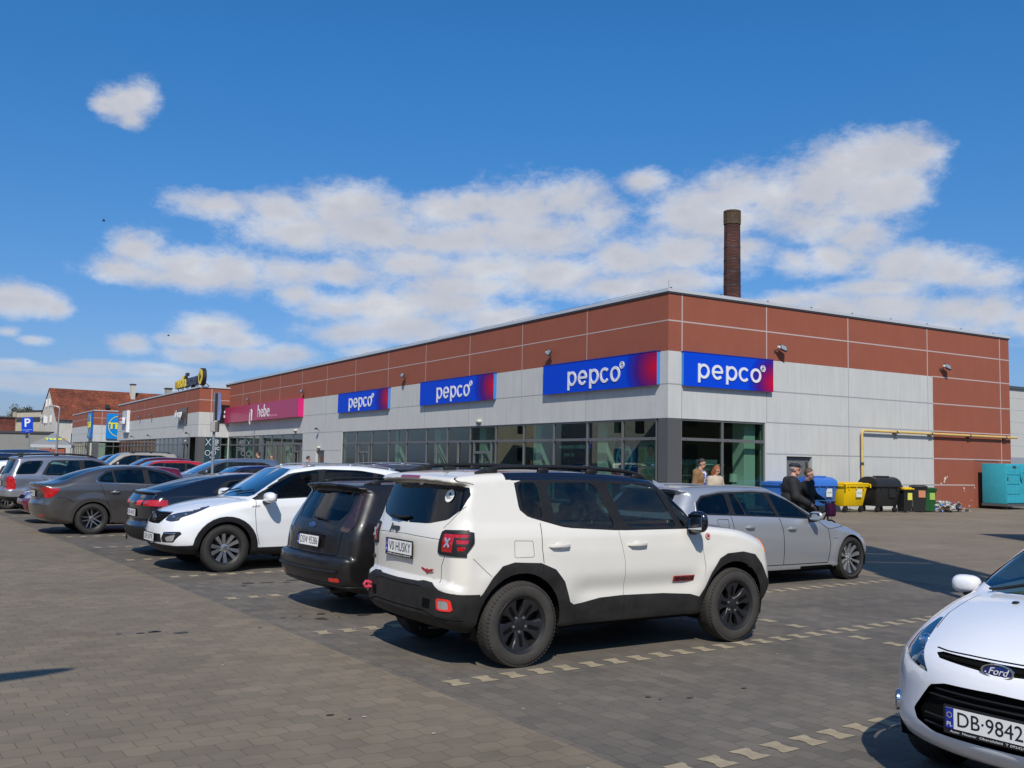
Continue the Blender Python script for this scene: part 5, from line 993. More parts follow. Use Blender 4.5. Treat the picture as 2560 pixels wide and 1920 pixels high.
silver, Bb = car('silver estate car in the second row, facing right past the near SUV', 4.80, 0.925,
    [(0.3, 0.26), (0.06, 0.32), (0.0, 0.5), (0.02, 0.68), (0.08, 0.78), (0.10, 0.98), (0.18, 1.06), (0.50, 1.36), (0.50, 1.36), (0.40, 1.405), (0.46, 1.42), (0.9, 1.445), (1.6, 1.45), (2.2, 1.43), (2.5, 1.39), (3.38, 0.98), (3.38, 0.98), (3.9, 0.90), (4.4, 0.78), (4.68, 0.66), (4.76, 0.55), (4.78, 0.40), (4.65, 0.22), (4.3, 0.16), (0.6, 0.18)],
    belt=[(0, 1.0), (1, 1.03), (2.3, 0.99), (3.2, 0.93), (4.7, 0.72)], paint=p_silver, cell=0.038, bow=(0.30, 0.15), sect=[(-0.8, -0.06), (-0.5, -0.012), (-0.3, 0), (-0.10, -0.012), (0, -0.04), (0.06, -0.075), (0.4, -0.23), (0.6, -0.36)],
    plan=[(0, -0.06), (0.5, -0.015), (1.2, 0), (3.6, 0), (4.2, -0.03), (4.8, -0.12)], rad=[(0, 0.12), (1, 0.07), (3, 0.08), (3.8, 0.11), (4.8, 0.15)],
    trim=rnd([(0.60, 1.08), (0.65, 1.21), (0.79, 1.305), (1.2, 1.36), (1.9, 1.375), (2.3, 1.355), (2.7, 1.22), (3.1, 0.985), (3.05, 0.955), (2.2, 1.0), (1.3, 1.035), (0.7, 1.055)], 0.1, 1),
    glass=[('quarter_window', rnd([(0.655, 1.085), (0.70, 1.20), (0.81, 1.285), (1.18, 1.335), (1.27, 1.335), (1.27, 1.055), (0.75, 1.075)], 0.12, 1), 'glass_dark'), ('rear_quarter_window', rnd([(1.38, 1.05), (1.38, 1.34), (1.48, 1.345), (1.58, 1.045)], 0.1, 1), 'glass_dark'), ('rear_door_window', rnd([(1.62, 1.04), (1.52, 1.345), (1.9, 1.355), (2.13, 1.345), (2.26, 1.015)], 0.06, 1), 'glass_side'), ('front_door_window', rnd([(2.34, 1.01), (2.24, 1.335), (2.35, 1.325), (2.68, 1.20), (2.99, 0.985)], 0.06, 1), 'glass_dark')],
    rear=rnd([(-.1, 1.07), (0.62, 1.08), (0.52, 1.35), (-.1, 1.37)], 0.05, 1), screen=([(-.1, 0.98), (0.74, 0.99), (0.56, 1.36), (-.1, 1.39)], (2.4, 3.6)),
    arch=(1.12, 4.01), ar=0.37, az=0.33, wheelspec=(0.33, 0.235, 0.25, 'ten'), rim=mat('rim_silver', (0.6, 0.6, 0.61), 0.28, 0.85),
    doors=[('rear_door', [(1.55, 0.30), (1.48, 0.6), (1.3, 0.85), (1.28, 1.02), (2.30, 0.985), (2.36, 0.8), (2.40, 0.30)]), ('front_door', [(2.40, 0.30), (2.36, 0.8), (2.30, 0.985), (3.18, 0.94), (3.42, 0.80), (3.46, 0.55), (3.42, 0.30)])],
    regions=[('sill', 'side', [(0.9, 0.295), (4.0, 0.285), (4.0, 0.10), (0.9, 0.10)], ('body',), dict(nmin=0.02), SP('sill', p_silver, 0.006)),
             ('hl', 'side', rnd([(4.32, 0.66), (4.3, 0.715), (4.5, 0.70), (4.8, 0.66), (4.8, 0.56), (4.5, 0.62)], 0.1, 1), ('body',), dict(nmin=0.02, yr=(0.5, 2)), SP('headlight', 'clear_lamp', 0.003, True)),
             ('hl', 'front', rnd([(0.42, 0.58), (0.42, 0.66), (0.6, 0.70), (0.6, 0.57)], 0.1, 1), ('body',), dict(nmin=0.02), SP('headlight', 'clear_lamp', 0.003, True)),
             ('tl', 'rear', rnd([(0.45, 0.82), (0.45, 0.96), (1, 0.98), (1, 0.84)], 0.08, 1), ('body',), dict(nmin=0.05, yr=(0.3, 2)), SP('tail_lamp', 'red_lamp', 0.005, True)),
             ('grille', 'front', rnd([(0.05, 0.56), (0.05, 0.66), (0.30, 0.67), (0.32, 0.56)], 0.1, 1), ('body',), dict(nmin=0.05), SP('grille', 'dark_gap', -0.01, True))],
    lines=[([(2.40, 0.30), (2.36, 0.8), (2.30, 0.985)], 'side', 0.012), ([(1.55, 0.30), (1.48, 0.6), (1.3, 0.85), (1.27, 1.03)], 'side', 0.01), ([(3.20, 0.93), (3.42, 0.80), (3.46, 0.55), (3.42, 0.30)], 'side', 0.012), ([(1.55, 0.30), (3.42, 0.29)], 'side', 0.012), ([(3.42, 0.80), (4.05, 0.845), (4.4, 0.76)], 'side', 0.007), ([(0.98, 0.97), (1.0, 0.99), (1.2, 0.985), (1.2, 0.87), (1.0, 0.87), (0.98, 0.97)], 'side', 0.007)],
    mirror_at=(2.98, 1.01, (0.08, 0.115, 0.07)), seats=(2.35, 1.45, 0.28, 0.55, 1.02), handles=((1.63, 0.87), (2.55, 0.83)), name='estate_car', extra=bmw_extra, tyre='tyre', wspin=(0.1, 0.3))
place(silver, (4.01, -0.925), (5.41, 15.31), 35)
# ---- white small hatchback cut by the right edge
def fie_extra(root, B, S):
    plate(root, FF(B, 0.0, 0.475, 0.022), 'DB·9842L', 0.46, 0.102, sub='Auto  Neuner  Oberailsfeld  ☎ 09242/296'.replace('☎', 'T'))
    F_ = FF(B, 0, 0.735, 0.014)
    b = MB(F_); b.ell((0, 0, -0.004), (0.081, 0.0345, 0.012), u=36, v=10); b.build('oval_badge', MATS['badge_blue'], root)
    b = MB(F_); b.ring(0.032, 0.0365, -0.004, 0.01, 40, sx=2.35); b.build('badge_rim', MATS['chrome'], root)
    text('badge_script', 'Ford', 0.050, MATS['plate_white'], root, F_ @ Matrix.Translation((0, 0, 0.0085)), ex=0.0016, shear=0.4, fitw=0.108)
    for sg in (1, -1):
        M_ = FN(B, sg * 0.70, 0.43, True, 0.002)
        b = MB(M_); b.ring(0.046, 0.058, -0.02, 0.010, 28); b.build('fog_bezel', MATS['chrome'], root)
        b = MB(M_); b.ring(0, 0.047, -0.02, -0.006, 24); b.build('fog_lamp', MATS['dark_lamp'], root)
        b = MB(); x = B.sx(0.57, 0.77) - 0.06; b.ell((x, sg * 0.57, 0.77), (0.04, 0.045, 0.045), u=16, v=10); b.build('lamp_reflector', MATS['chrome'], root); b = MB(); x = B.sx(0.50, 0.70) - 0.055; b.ell((x, sg * 0.49, 0.715), (0.03, 0.03, 0.03), u=14, v=8); b.build('lamp_reflector', MATS['chrome'], root)
        b = MB(); xx = 3.12; b.rbox(xx - 0.02, xx + 0.02, sg * 0.30 - 0.016, sg * 0.30 + 0.016, B.sz(xx, 0.30) - 0.004, B.sz(xx, 0.30) + 0.012, 0.008, 2); b.build('washer_jet', MATS['black_plastic'], root)
    zz = lambda x, y: B.sz(x, abs(y)) + 0.018
    wiper(root, [(2.86, -0.58, zz(2.86, .58)), (2.78, -0.25, zz(2.78, .25) + .01), (2.70, 0.02, zz(2.70, 0) + .006)], r=0.011)
    wiper(root, [(2.86, 0.05, zz(2.86, .05)), (2.76, 0.32, zz(2.76, .32) + .01), (2.66, 0.56, zz(2.66, .56) + .006)], r=0.011)
    b = MB()
    for z in (0.40, 0.445, 0.55, 0.585): b.tube([(B.sx(abs(y), z) - 0.02, y, z) for y in np.linspace(-0.42, 0.42, 9)], 0.006, 6)
    b.build('grille_bars', MATS['black_plastic'], root)
    b = MB(); b.tube([(B.sx(abs(y), 0.735) - 0.018, y, 0.735 + 0.02 * abs(y)) for y in np.linspace(-0.36, 0.36, 11)], 0.010, 6); b.build('grille_strip', MATS['dark_gap'], root)
small, Bi = car('white small hatchback with oval blue badge, cut by the right edge', 3.95, 0.842,
    [(0.2, 0.27), (0.0, 0.40), (0.0, 0.65), (0.08, 0.95), (0.30, 1.38), (0.22, 1.43), (0.6, 1.47), (1.3, 1.485), (1.8, 1.45), (2.0, 1.42), (2.92, 1.02), (2.92, 1.02), (3.2, 0.985), (3.5, 0.91), (3.72, 0.825), (3.85, 0.755), (3.90, 0.70), (3.93, 0.62), (3.945, 0.5), (3.96, 0.40), (3.95, 0.33), (3.86, 0.245), (3.6, 0.2), (0.5, 0.2)],
    belt=[(0, 1.05), (2.6, 0.97), (3.5, 0.82), (3.95, 0.68)], paint=mat('paint_white_bright', (0.80, 0.81, 0.84), 0.25, coat=1.0), cell=0.026, bow=(0.40, 0.12), crown=0.05,
    plan=[(0, -0.05), (0.8, 0), (3.0, 0), (3.45, -0.03), (3.95, -0.12)], rad=[(0, 0.12), (1, 0.07), (2.6, 0.08), (3.2, 0.13), (3.95, 0.16)], flare=0.015,
    trim=rnd([(0.6, 1.13), (0.8, 1.36), (1.5, 1.38), (2.1, 1.30), (2.72, 1.02), (2.66, 0.975), (1.4, 1.05)], 0.08, 1),
    glass=[('front_door_window', rnd([(1.45, 1.07), (1.42, 1.36), (2.08, 1.27), (2.6, 1.0)], 0.08, 1), 'glass_side'), ('rear_door_window', rnd([(0.8, 1.15), (0.88, 1.34), (1.32, 1.36), (1.36, 1.08)], 0.08, 1), 'glass_side')],
    rear=[(-.1, 1.05), (0.6, 1.08), (0.5, 1.36), (-.1, 1.39)], screen=([(-.1, 1.0), (0.55, 1.005), (0.74, 1.04), (0.72, 1.12), (0.58, 1.35), (0.50, 1.42), (-.1, 1.44)], (1.8, 3.1)),
    arch=(0.66, 3.15), ar=0.345, az=0.30, wheelspec=(0.30, 0.195, 0.2, 'twin5'),
    doors=[('front_door', [(1.38, 0.27), (1.38, 1.05), (2.62, 0.98), (2.72, 0.7), (2.65, 0.27)])],
    regions=[('hl', 'front', rnd([(0.41, 0.655), (0.52, 0.77), (0.60, 0.885), (0.625, 0.88), (0.665, 0.80), (0.655, 0.73), (0.58, 0.69), (0.48, 0.665)], 0.06, 1), ('body',), dict(nmin=0.02, yr=(0.2, 0.70)), SP('headlight', 'lampglass', 0.002, True)),
             ('slot', 'front', rnd([(-.1, 0.71), (0.36, 0.735), (0.40, 0.755), (0.36, 0.765), (-.1, 0.765)], 0.04, 1), ('body',), dict(nmin=0.02, xr=(3.5, 4.1)), SP('upper_grille', 'dark_gap', -0.012)),
             ('intake', 'front', rnd([(-.1, 0.365), (0.34, 0.365), (0.47, 0.40), (0.50, 0.45), (0.38, 0.60), (0.28, 0.625), (-.1, 0.635)], 0.07, 2), ('body',), dict(nmin=0.02), SP('lower_grille', 'dark_gap', -0.035)),
             ('lip', 'front', [(-.1, 0.255), (0.8, 0.265), (0.8, -.1), (-.1, -.1)], ('body',), dict(nmin=-0.6, xr=(3.4, 4.1)), SP('front_lip', 'black_plastic', 0.0)),
             ('bonnet', 'top', [(2.93, -.1), (2.93, 0.62), (3.3, 0.60), (3.62, 0.50), (3.78, 0.40), (3.86, 0.2), (3.87, -.1)], ('body',), dict(nmin=0.5), SP('bonnet', MATS['paint_white_bright']))],
    lines=[([(2.93, 0.62), (3.3, 0.605), (3.5, 0.56)], 'top', 0.006, dict(nmin=0.3)), ([(0.0, 0.775), (0.2, 0.775), (0.34, 0.772), (0.42, 0.775)], 'front', 0.006, dict(xr=(3.5, 4.1))), ([(2.65, 0.27), (2.72, 0.7), (2.63, 0.98)],)],
    mirror_at=(2.47, 0.985, (0.10, 0.095, 0.062)), seats=(1.9, 1.1, 0.3, 0.6, 1.08), name='small_hatchback', extra=fie_extra)
place(small, (3.90, 0.0), (2.47, 4.96), 215)
# ================================================================== ground
AZL = R(35.0); UL = Vector((math.cos(AZL), math.sin(AZL), 0)); VL = Vector((-math.sin(AZL), math.cos(AZL), 0))
def lot(u, v, z=0.0): return UL * u + VL * v + Vector((0, 0, z))
def paver_mat(name, c1, c2, joint, w, h, rot90, dirt=0.25, tint=(0.5, 0.42, 0.33)):
    m = bpy.data.materials.new(name); m.use_nodes = True; nt = m.node_tree; N = nt.nodes; L = nt.links; b = N['Principled BSDF']
    def mt(op, a, c=None, d=None):
        n = N.new('ShaderNodeMath'); n.operation = op
        for i, v in enumerate((a, c, d)):
            if v is None: continue
            if isinstance(v, (int, float)): n.inputs[i].default_value = v
            else: L.new(v, n.inputs[i])
        return n.outputs[0]
    tc = N.new('ShaderNodeTexCoord'); sp = N.new('ShaderNodeSeparateXYZ'); L.new(tc.outputs['Object'], sp.inputs[0])
    x, y = (sp.outputs[1], sp.outputs[0]) if rot90 else (sp.outputs[0], sp.outputs[1])
    # wavy long joints: a smooth-stepped cosine that flips from row to row
    cx = mt('COSINE', mt('MULTIPLY', x, 2 * math.pi / w)); cy = mt('COSINE', mt('MULTIPLY', y, math.pi / h))
    sq = mt('MULTIPLY', mt('TANGENT', mt('MULTIPLY', cx, 0.9)), 0.8)
    y2 = mt('MULTIPLY_ADD', mt('MULTIPLY', mt('MINIMUM', mt('MAXIMUM', sq, -1.0), 1.0), cy), 0.06 * h, y)
    nz = N.new('ShaderNodeTexNoise'); nz.inputs['Scale'].default_value = 7; L.new(tc.outputs['Object'], nz.inputs['Vector'])
    jit = mt('MULTIPLY_ADD', mt('SUBTRACT', nz.outputs[0], 0.5), 0.014, y2)
    cb = N.new('ShaderNodeCombineXYZ'); L.new(x, cb.inputs[0]); L.new(jit, cb.inputs[1])
    br = N.new('ShaderNodeTexBrick'); L.new(cb.outputs[0], br.inputs['Vector']); br.inputs['Scale'].default_value = 1.0
    br.inputs['Brick Width'].default_value = w; br.inputs['Row Height'].default_value = h; br.inputs['Mortar Size'].default_value = 0.003; br.inputs['Mortar Smooth'].default_value = 0.25; br.inputs['Bias'].default_value = 0.0
    br.inputs['Color1'].default_value = (*c1, 1); br.inputs['Color2'].default_value = (*c2, 1); br.inputs['Mortar'].default_value = (*joint, 1); br.offset = 0.5
    # stains, dust drifts and grain
    def noise(sc, det=6, ro=0.6, vec=None):
        n = N.new('ShaderNodeTexNoise'); n.inputs['Scale'].default_value = sc; n.inputs['Detail'].default_value = det; n.inputs['Roughness'].default_value = ro; L.new(vec or tc.outputs['Object'], n.inputs['Vector']); return n.outputs[0]
    def rng(v, a, b_, c, d, sm=False):
        n = N.new('ShaderNodeMapRange'); n.inputs['From Min'].default_value = a; n.inputs['From Max'].default_value = b_; n.inputs['To Min'].default_value = c; n.inputs['To Max'].default_value = d
        if sm: n.interpolation_type = 'SMOOTHSTEP'
        L.new(v, n.inputs[0]); return n.outputs[0]
    big = rng(noise(0.35, 5, 0.55), 0.3, 0.7, 1 - dirt, 1 + dirt); mid = rng(noise(3.0, 5), 0.3, 0.7, 0.90, 1.10); gr = rng(noise(160, 2, 0.8), 0.25, 0.75, 0.80, 1.20)
    mp = N.new('ShaderNodeMapping'); mp.inputs['Scale'].default_value = (0.25, 2.2, 1); L.new(tc.outputs['Object'], mp.inputs[0]); stk = rng(noise(1.1, 6, 0.65, mp.outputs[0]), 0.35, 0.7, 1.06, 0.90)
    tot = mt('MULTIPLY', mt('MULTIPLY', big, mid), mt('MULTIPLY', gr, stk))
    oil = rng(noise(1.7, 4, 0.5), 0.72, 0.78, 1.0, 0.55, True); tot = mt('MULTIPLY', tot, oil)
    v3 = N.new('ShaderNodeVectorMath'); v3.operation = 'SCALE'; L.new(br.outputs['Color'], v3.inputs[0]); L.new(tot, v3.inputs['Scale'])
    mx = N.new('ShaderNodeMix'); mx.data_type = 'RGBA'; mx.blend_type = 'MIX'; L.new(rng(noise(0.8, 6, 0.6), 0.45, 0.75, 0.0, 0.35, True), mx.inputs[0]); L.new(v3.outputs[0], mx.inputs[6]); mx.inputs[7].default_value = (*[t * 0.36 for t in tint], 1)
    L.new(mx.outputs[2], b.inputs['Base Color']); b.inputs['Roughness'].default_value = 0.82; b.inputs['Specular IOR Level'].default_value = 0.35
    bp = N.new('ShaderNodeBump'); bp.inputs['Strength'].default_value = 0.35; bp.inputs['Distance'].default_value = 0.006
    hh = mt('MULTIPLY_ADD', noise(220, 2), 0.25, mt('SUBTRACT', 1.0, br.outputs['Fac'])); L.new(hh, bp.inputs['Height']); L.new(bp.outputs[0], b.inputs['Normal'])
    MATS[name] = m; return m
paver_mat('pavers_lane', (0.202, 0.163, 0.114), (0.162, 0.132, 0.095), (0.092, 0.072, 0.052), 0.20, 0.165, False, 0.10)
paver_mat('pavers_bay', (0.146, 0.126, 0.102), (0.106, 0.094, 0.079), (0.062, 0.052, 0.042), 0.20, 0.14, True, 0.22)
paver_mat('pavers_yard', (0.205, 0.165, 0.118), (0.19, 0.154, 0.111), (0.14, 0.112, 0.082), 0.20, 0.165, False, 0.16)
mat('asphalt_far', (0.16, 0.145, 0.125), 0.9, noise=0.15, nscale=0.3)
def sheet(name, pts, z, m, kind='structure', ang=AZL):
    """polygon in a frame rotated by ang"""
    me = bpy.data.meshes.new(name); me.from_pydata([(p[0], p[1], 0) for p in pts], [], [tuple(range(len(pts)))]); me.materials.append(m)
    o = bpy.data.objects.new(name, me); C.objects.link(o); o.rotation_euler = (0, 0, ang); o.location = (0, 0, z); o['kind'] = kind; return o
sheet('ground', [(-1500, -1500), (1500, -1500), (1500, 1500), (-1500, 1500)], -0.008, MATS['asphalt_far'])
sheet('yard_paving', [(13.9, -70), (120, -70), (120, 110), (13.9, 110)], -0.004, MATS['pavers_yard'])
sheet('lane_paving', [(-60, -40), (3.85, -40), (3.85, 110), (-60, 110)], 0.0, MATS['pavers_lane'])
sheet('bay_paving', [(3.85, -40), (13.9, -40), (13.9, 75), (3.85, 75)], 0.0, MATS['pavers_bay'])
# bone-shaped pale pavers that mark the bays
mat('marker_paver', (0.31, 0.255, 0.168), 0.85, noise=0.28, nscale=9, bump=0.2, bscale=200)
def bone(mb, u, v, rot=0.0):
    P = [(-0.080, 0.098), (0.080, 0.098), (0.078, 0.062), (0.055, 0.028), (0.055, -0.028), (0.078, -0.062), (0.080, -0.098), (-0.080, -0.098), (-0.078, -0.062), (-0.055, -0.028), (-0.055, 0.028), (-0.078, 0.062)]
    b = len(mb.v); j = random.uniform(-.003, .003)
    for p in P: x, y = (p[0], p[1]) if not rot else (p[1], p[0]); mb.v.append((u + x + j, v + y, 0))
    mb.f.append(tuple(range(b, b + 12)))
def mark_row(v, u0, u1, step=0.277):
    mb = MB(); u = u0
    while u < u1: bone(mb, u, v); u += step
    o = mb.build('bay_marking', MATS['marker_paver'], smooth=False, fix=False); o.rotation_euler = (0, 0, AZL); o.location = (0, 0, 0.004); o['kind'] = 'structure'
for v, u1 in ((4.08, 8.6), (6.58, 14.0), (9.1, 13.8), (11.8, 13.8), (14.22, 13.8), (16.75, 13.8), (19.2, 13.8), (21.8, 13.8), (24.3, 13.8), (26.8, 13.8), (29.3, 13.8), (31.8, 13.8), (34.3, 13.8), (37, 13.8), (39.5, 13.8), (42, 13.8)): mark_row(v, 4.12, u1)
mb = MB()
for v in np.arange(4.6, 44, 0.40):
    if min(abs(v - r) for r in (4.08, 6.58, 9.1, 11.8, 14.22)) > 0.12: bone(mb, 8.78, v)
o = mb.build('bay_marking', MATS['marker_paver'], smooth=False, fix=False); o.rotation_euler = (0, 0, AZL); o.location = (0, 0, 0.0045); o['kind'] = 'structure'
# ================================================================== main retail building
AZF = 0.544514; CF = Vector((5.727, 35.272, 0)); D2 = Vector((math.cos(AZF), math.sin(AZF), 0)); D1 = Vector((-math.sin(AZF), math.cos(AZF), 0))
def fac(x, y, z=0.0): return CF + D2 * x + D1 * y + Vector((0, 0, z))
terra = mat('render_terracotta', (0.275, 0.080, 0.046), 0.9, noise=0.07, nscale=1.2, streak=0.06, bump=0.3, bscale=90)
grey_r = mat('render_grey', (0.51, 0.515, 0.50), 0.9, noise=0.05, nscale=0.8, streak=0.11, bump=0.3, bscale=90)
mat('joint_pink', (0.46, 0.36, 0.34), 0.7); mat('joint_grey', (0.30, 0.31, 0.32), 0.7); mat('trim_metal', (0.62, 0.63, 0.64), 0.35, 0.3); mat('trim_dark', (0.05, 0.05, 0.055), 0.5)
mat('anthracite', (0.085, 0.087, 0.09), 0.5, noise=0.06, nscale=2); mat('alu_frame', (0.16, 0.16, 0.165), 0.4, 0.3); mat('shop_floor', (0.12, 0.115, 0.10), 0.5); mat('shop_dark', (0.035, 0.033, 0.025), 0.8); mat('shop_wall', (0.12, 0.11, 0.085), 0.8); mat('shop_column', (0.8, 0.82, 0.80), 0.6)
glass_mat('shop_glass', (0.62, 0.75, 0.69), 0.8)
main = empty('retail_building', fac(0, 0), AZF, 'long terracotta and grey retail hall with blue shop signs', 'building')
Z1, Z2, ZR = 3.44, 5.92, 8.12
def L_poly(x1, y1, t=0.3): return [(0, 0), (x1, 0), (x1, t), (t, t), (t, y1), (0, y1)]
b = MB(); b.prism(L_poly(21.35, 61.3), Z2, ZR); b.box(15.46, 21.35, 0, 0.3, 0.0, Z2 - 0.0); b.box(21.05, 21.35, 0.3, 40, 0, ZR); b.box(0.3, 21.0, 61.0, 61.3, 0, ZR); b.build('upper_wall', terra, main, smooth=False)
b = MB(); b.prism(L_poly(15.46, 61.3), Z1, Z2 - 0.001); b.build('middle_wall', grey_r, main, smooth=False)
for q_ in ((4.97, 6.14, 0, 0.3, 0), (6.14, 7.6, 0, 0.3, 2.15), (7.6, 15.459, 0, 0.3, 0), (0, 0.3, 32.27, 35.5, 0), (0, 0.3, 35.5, 37.15, 2.23), (0, 0.3, 37.15, 39.96, 0), (0, 0.3, 59.9, 61.0, 0)): b = MB(); b.box(*q_, Z1 - .001); b.build('lower_wall', grey_r, main, smooth=False)
b = MB(); b.box(0.003, 0.64, 0.003, 0.55, 0, Z1 - 0.004); b.build('corner_column', MATS['anthracite'], main, smooth=False)
b = MB(); b.box(0.35, 21, 0.35, 60.9, ZR - 0.35, ZR - 0.1); b.build('roof', mat('roof_felt', (0.12, 0.12, 0.12), 0.9), main, smooth=False)
b = MB(); b.prism([(-0.06, -0.06), (21.41, -0.06), (21.41, 0.36), (0.36, 0.36), (0.36, 61.36), (-0.06, 61.36)], ZR, ZR + 0.12); b.build('roof_flashing', MATS['trim_metal'], main, smooth=False)
b = MB(); b.prism([(-0.04, -0.04), (21.38, -0.04), (21.38, 0.3), (0.3, 0.3), (0.3, 61.33), (-0.04, 61.33)], ZR - 0.06, ZR - 0.001); b.build('flashing_shade_strip', MATS['trim_dark'], main, smooth=False)  # dark strip stands in for the shade line under the flashing
b = MB()
for i in range(24):
    y = 1.2 + i * 2.5; b.tube([(0.05, y, ZR + 0.12), (0.05, y, ZR + 0.20)], 0.01, 5)
    if i < 23: b.tube([(0.05, y, ZR + 0.19), (0.05 + 0.02 * math.sin(i * 3), y + 1.25, ZR + 0.15 + 0.05 * (i % 3 == 0)), (0.05, y + 2.5, ZR + 0.19)], 0.006, 4)
for i in range(9): x = 0.1 + i * 2.5; b.rbox(x - .03, x + .06, -0.02, 0.02, ZR + 0.12, ZR + 0.17, 0.01, 1)
b.tube([(0.02, 0.02, ZR + .1), (0.02, 0.02, ZR + 0.42)], 0.006, 5); b.build('lightning_wire', MATS['trim_dark'], main)
# render joints
b = MB(); w = 0.026; yl = [5.13, 10.2, 15.2, 20.2, 25.2, 30.3, 35.4, 40.5, 45.6, 50.7, 55.8]; zl = 7.05
for y in yl: b.box(-0.004, 0, y - w * .7, y + w * .7, Z2, ZR - .06)
b.box(-0.005, 0, 0, 61.3, zl - w * .8, zl + w * .8)
xs_ = [0.66, 5.04, 9.82, 15.1, 20.6]
for x in xs_: b.box(x - w, x + w, -0.004, 0, Z2, ZR - .06)
b.box(0, 21.35, -0.005, 0, zl - w, zl + w)
for z in (Z2, 4.70, 3.46, 2.23, 1.05): b.box(15.46, 21.35, -0.005, 0, z - w, z + w)
b.box(20.6 - w, 20.6 + w, -0.004, 0, 0.3, Z2); b.build('terracotta_joints', MATS['joint_pink'], main, smooth=False)
b = MB(); w = 0.016
for y in yl:
    if y > 40 or y < 40: b.box(-0.004, 0, y - w, y + w, Z1, Z2 - .02)
for y0, y1, z in ((0, 61.3, 4.70), (32.3, 39.9, 3.46), (32.3, 35.5, 2.23), (37.2, 39.9, 2.23)): b.box(-0.005, 0, y0, y1, z - w, z + w)
b.box(-0.004, 0, 35.4 - w, 35.4 + w, 2.3, 3.44)
for x in xs_[:4]: b.box(x - w, x + w, -0.004, 0, Z1, Z2 - .02)
b.box(9.82 - w, 9.82 + w, -0.004, 0, 0, Z1); w = 0.022
for z in (4.70,): b.box(0, 15.46, -0.005, 0, z - w, z + w)
for z in (3.46, 2.23): b.box(5.0, 15.46, -0.005, 0, z - w, z + w)
b.box(7.7, 15.46, -0.005, 0, 1.05 - w, 1.05 + w); b.build('grey_joints', MATS['joint_grey'], main, smooth=False)
b = MB(); b.box(0.4, 21, 0.4, 60.9, 0.0, 0.05); b.build('shop_floor', MATS['shop_floor'], main, smooth=False)
b = MB(); b.box(8.9, 9.1, 0.4, 60.9, 0.05, 3.5); b.box(0.35, 9, 33.5, 38.9, 0.05, 3.5); b.box(4.99, 9, 0.32, 0.5, 0.05, 3.5); b.build('shop_back_wall', MATS['shop_wall'], main, smooth=False)
b = MB(); b.box(0.35, 9.1, 0.35, 60.9, 3.5, 3.6); b.build('shop_ceiling', MATS['shop_dark'], main, smooth=False)
for (x, y) in [(0.75, 4.6), (0.75, 9.5), (0.75, 14.5), (0.75, 19.5), (0.75, 24.6), (0.75, 44.8), (0.75, 50.0), (0.75, 55.0), (4.55, 0.75)]:
    b = MB(); b.rbox(x - 0.3, x + 0.3, y - 0.33, y + 0.33, 0.05, 3.49, 0.02, 1); b.build('inner_column', MATS['shop_column'], main)
# windows: one per bay, each with frame and pane
def bay(side, a0, a1, z0=0.1, z1=Z1, zt=2.68, kind='window', lower=None):
    """side 'L': along y on plane x=0; 'R': along x on plane y=0"""
    nm = {'window': 'shop_window', 'door': 'shop_door', 'slide': 'sliding_door'}[kind]; f = MB(); g = MB(); f_ = 0.045
    def bx(mb, a, b_, z_, z__, d0, d1): mb.box(d0, d1, a, b_, z_, z__) if side == 'L' else mb.box(a, b_, d0, d1, z_, z__)
    bx(f, a0 - 0.0, a0 + f_, z0, z1, 0.03, 0.14); bx(f, a1 - f_, a1 - 0.001, z0, z1, 0.03, 0.14); bx(f, a0 + f_, a1 - f_, z1 - 0.07, z1 - .002, 0.032, 0.138); bx(f, a0 + f_, a1 - f_, z0, z0 + 0.08, 0.032, 0.138); bx(f, a0 + f_, a1 - f_, zt - 0.05, zt + 0.06, 0.028, 0.142)
    if kind == 'door':
        m0, m1 = a0 + 0.42, a1 - 0.42
        for q in (m0, m1): bx(f, q - 0.05, q + 0.05, z0 + .08, zt - .05, 0.024, 0.146)
        bx(f, m0 + .05, m1 - .05, 2.08, 2.20, 0.026, 0.144); bx(f, (m0 + m1) / 2 - .04, (m0 + m1) / 2 + .04, z0 + .08, 2.08, 0.026, 0.144)
        bx(f, m0 + .05, (m0 + m1) / 2 - .04, z0 + .08, 0.35, .03, .14)
    if kind == 'slide': 
        q = (a0 + a1) / 2; bx(f, q - 0.045, q + 0.045, z0 + .08, zt - .05, 0.0, 0.1)
    rw = MB(); rv = MB()
    fo = f.build('w', MATS['alu_frame'], None, smooth=False); fo.name = nm; fo.parent = main
    bx(g, a0 + f_, a1 - f_, z0 + .08, zt - .05, 0.08, 0.09); bx(g, a0 + f_, a1 - f_, zt + .06, z1 - .07, 0.08, 0.09); g.build('pane', MATS['shop_glass'], fo, smooth=False)
    for q in (a0 + 0.25, a1 - 0.25): bx(rv, q - 0.02, q + 0.02, zt - 0.012, zt + 0.022, 0.012, 0.03)
    rv.build('frame_plug', MATS['trim_dark'], fo, smooth=False)
    return fo
ys = [0.68, 2.75, 5.1, 7.57, 10.03, 12.54, 15.08, 17.53, 20.0, 22.52, 24.99, 27.49, 29.97, 32.27]
for i in range(13): bay('L', ys[i], ys[i + 1], kind={5: 'door', 6: 'slide', 7: 'slide', 11: 'door'}.get(i, 'window'))
ys2 = [39.96, 42.29, 44.9, 47.41, 49.85, 52.3, 54.82, 57.22, 59.85]
for i in range(8): bay('L', ys2[i], ys2[i + 1], kind={0: 'door', 3: 'slide', 2: 'slide'}.get(i, 'window'))
bay('R', 0.66, 2.74); bay('R', 2.74, 4.96)
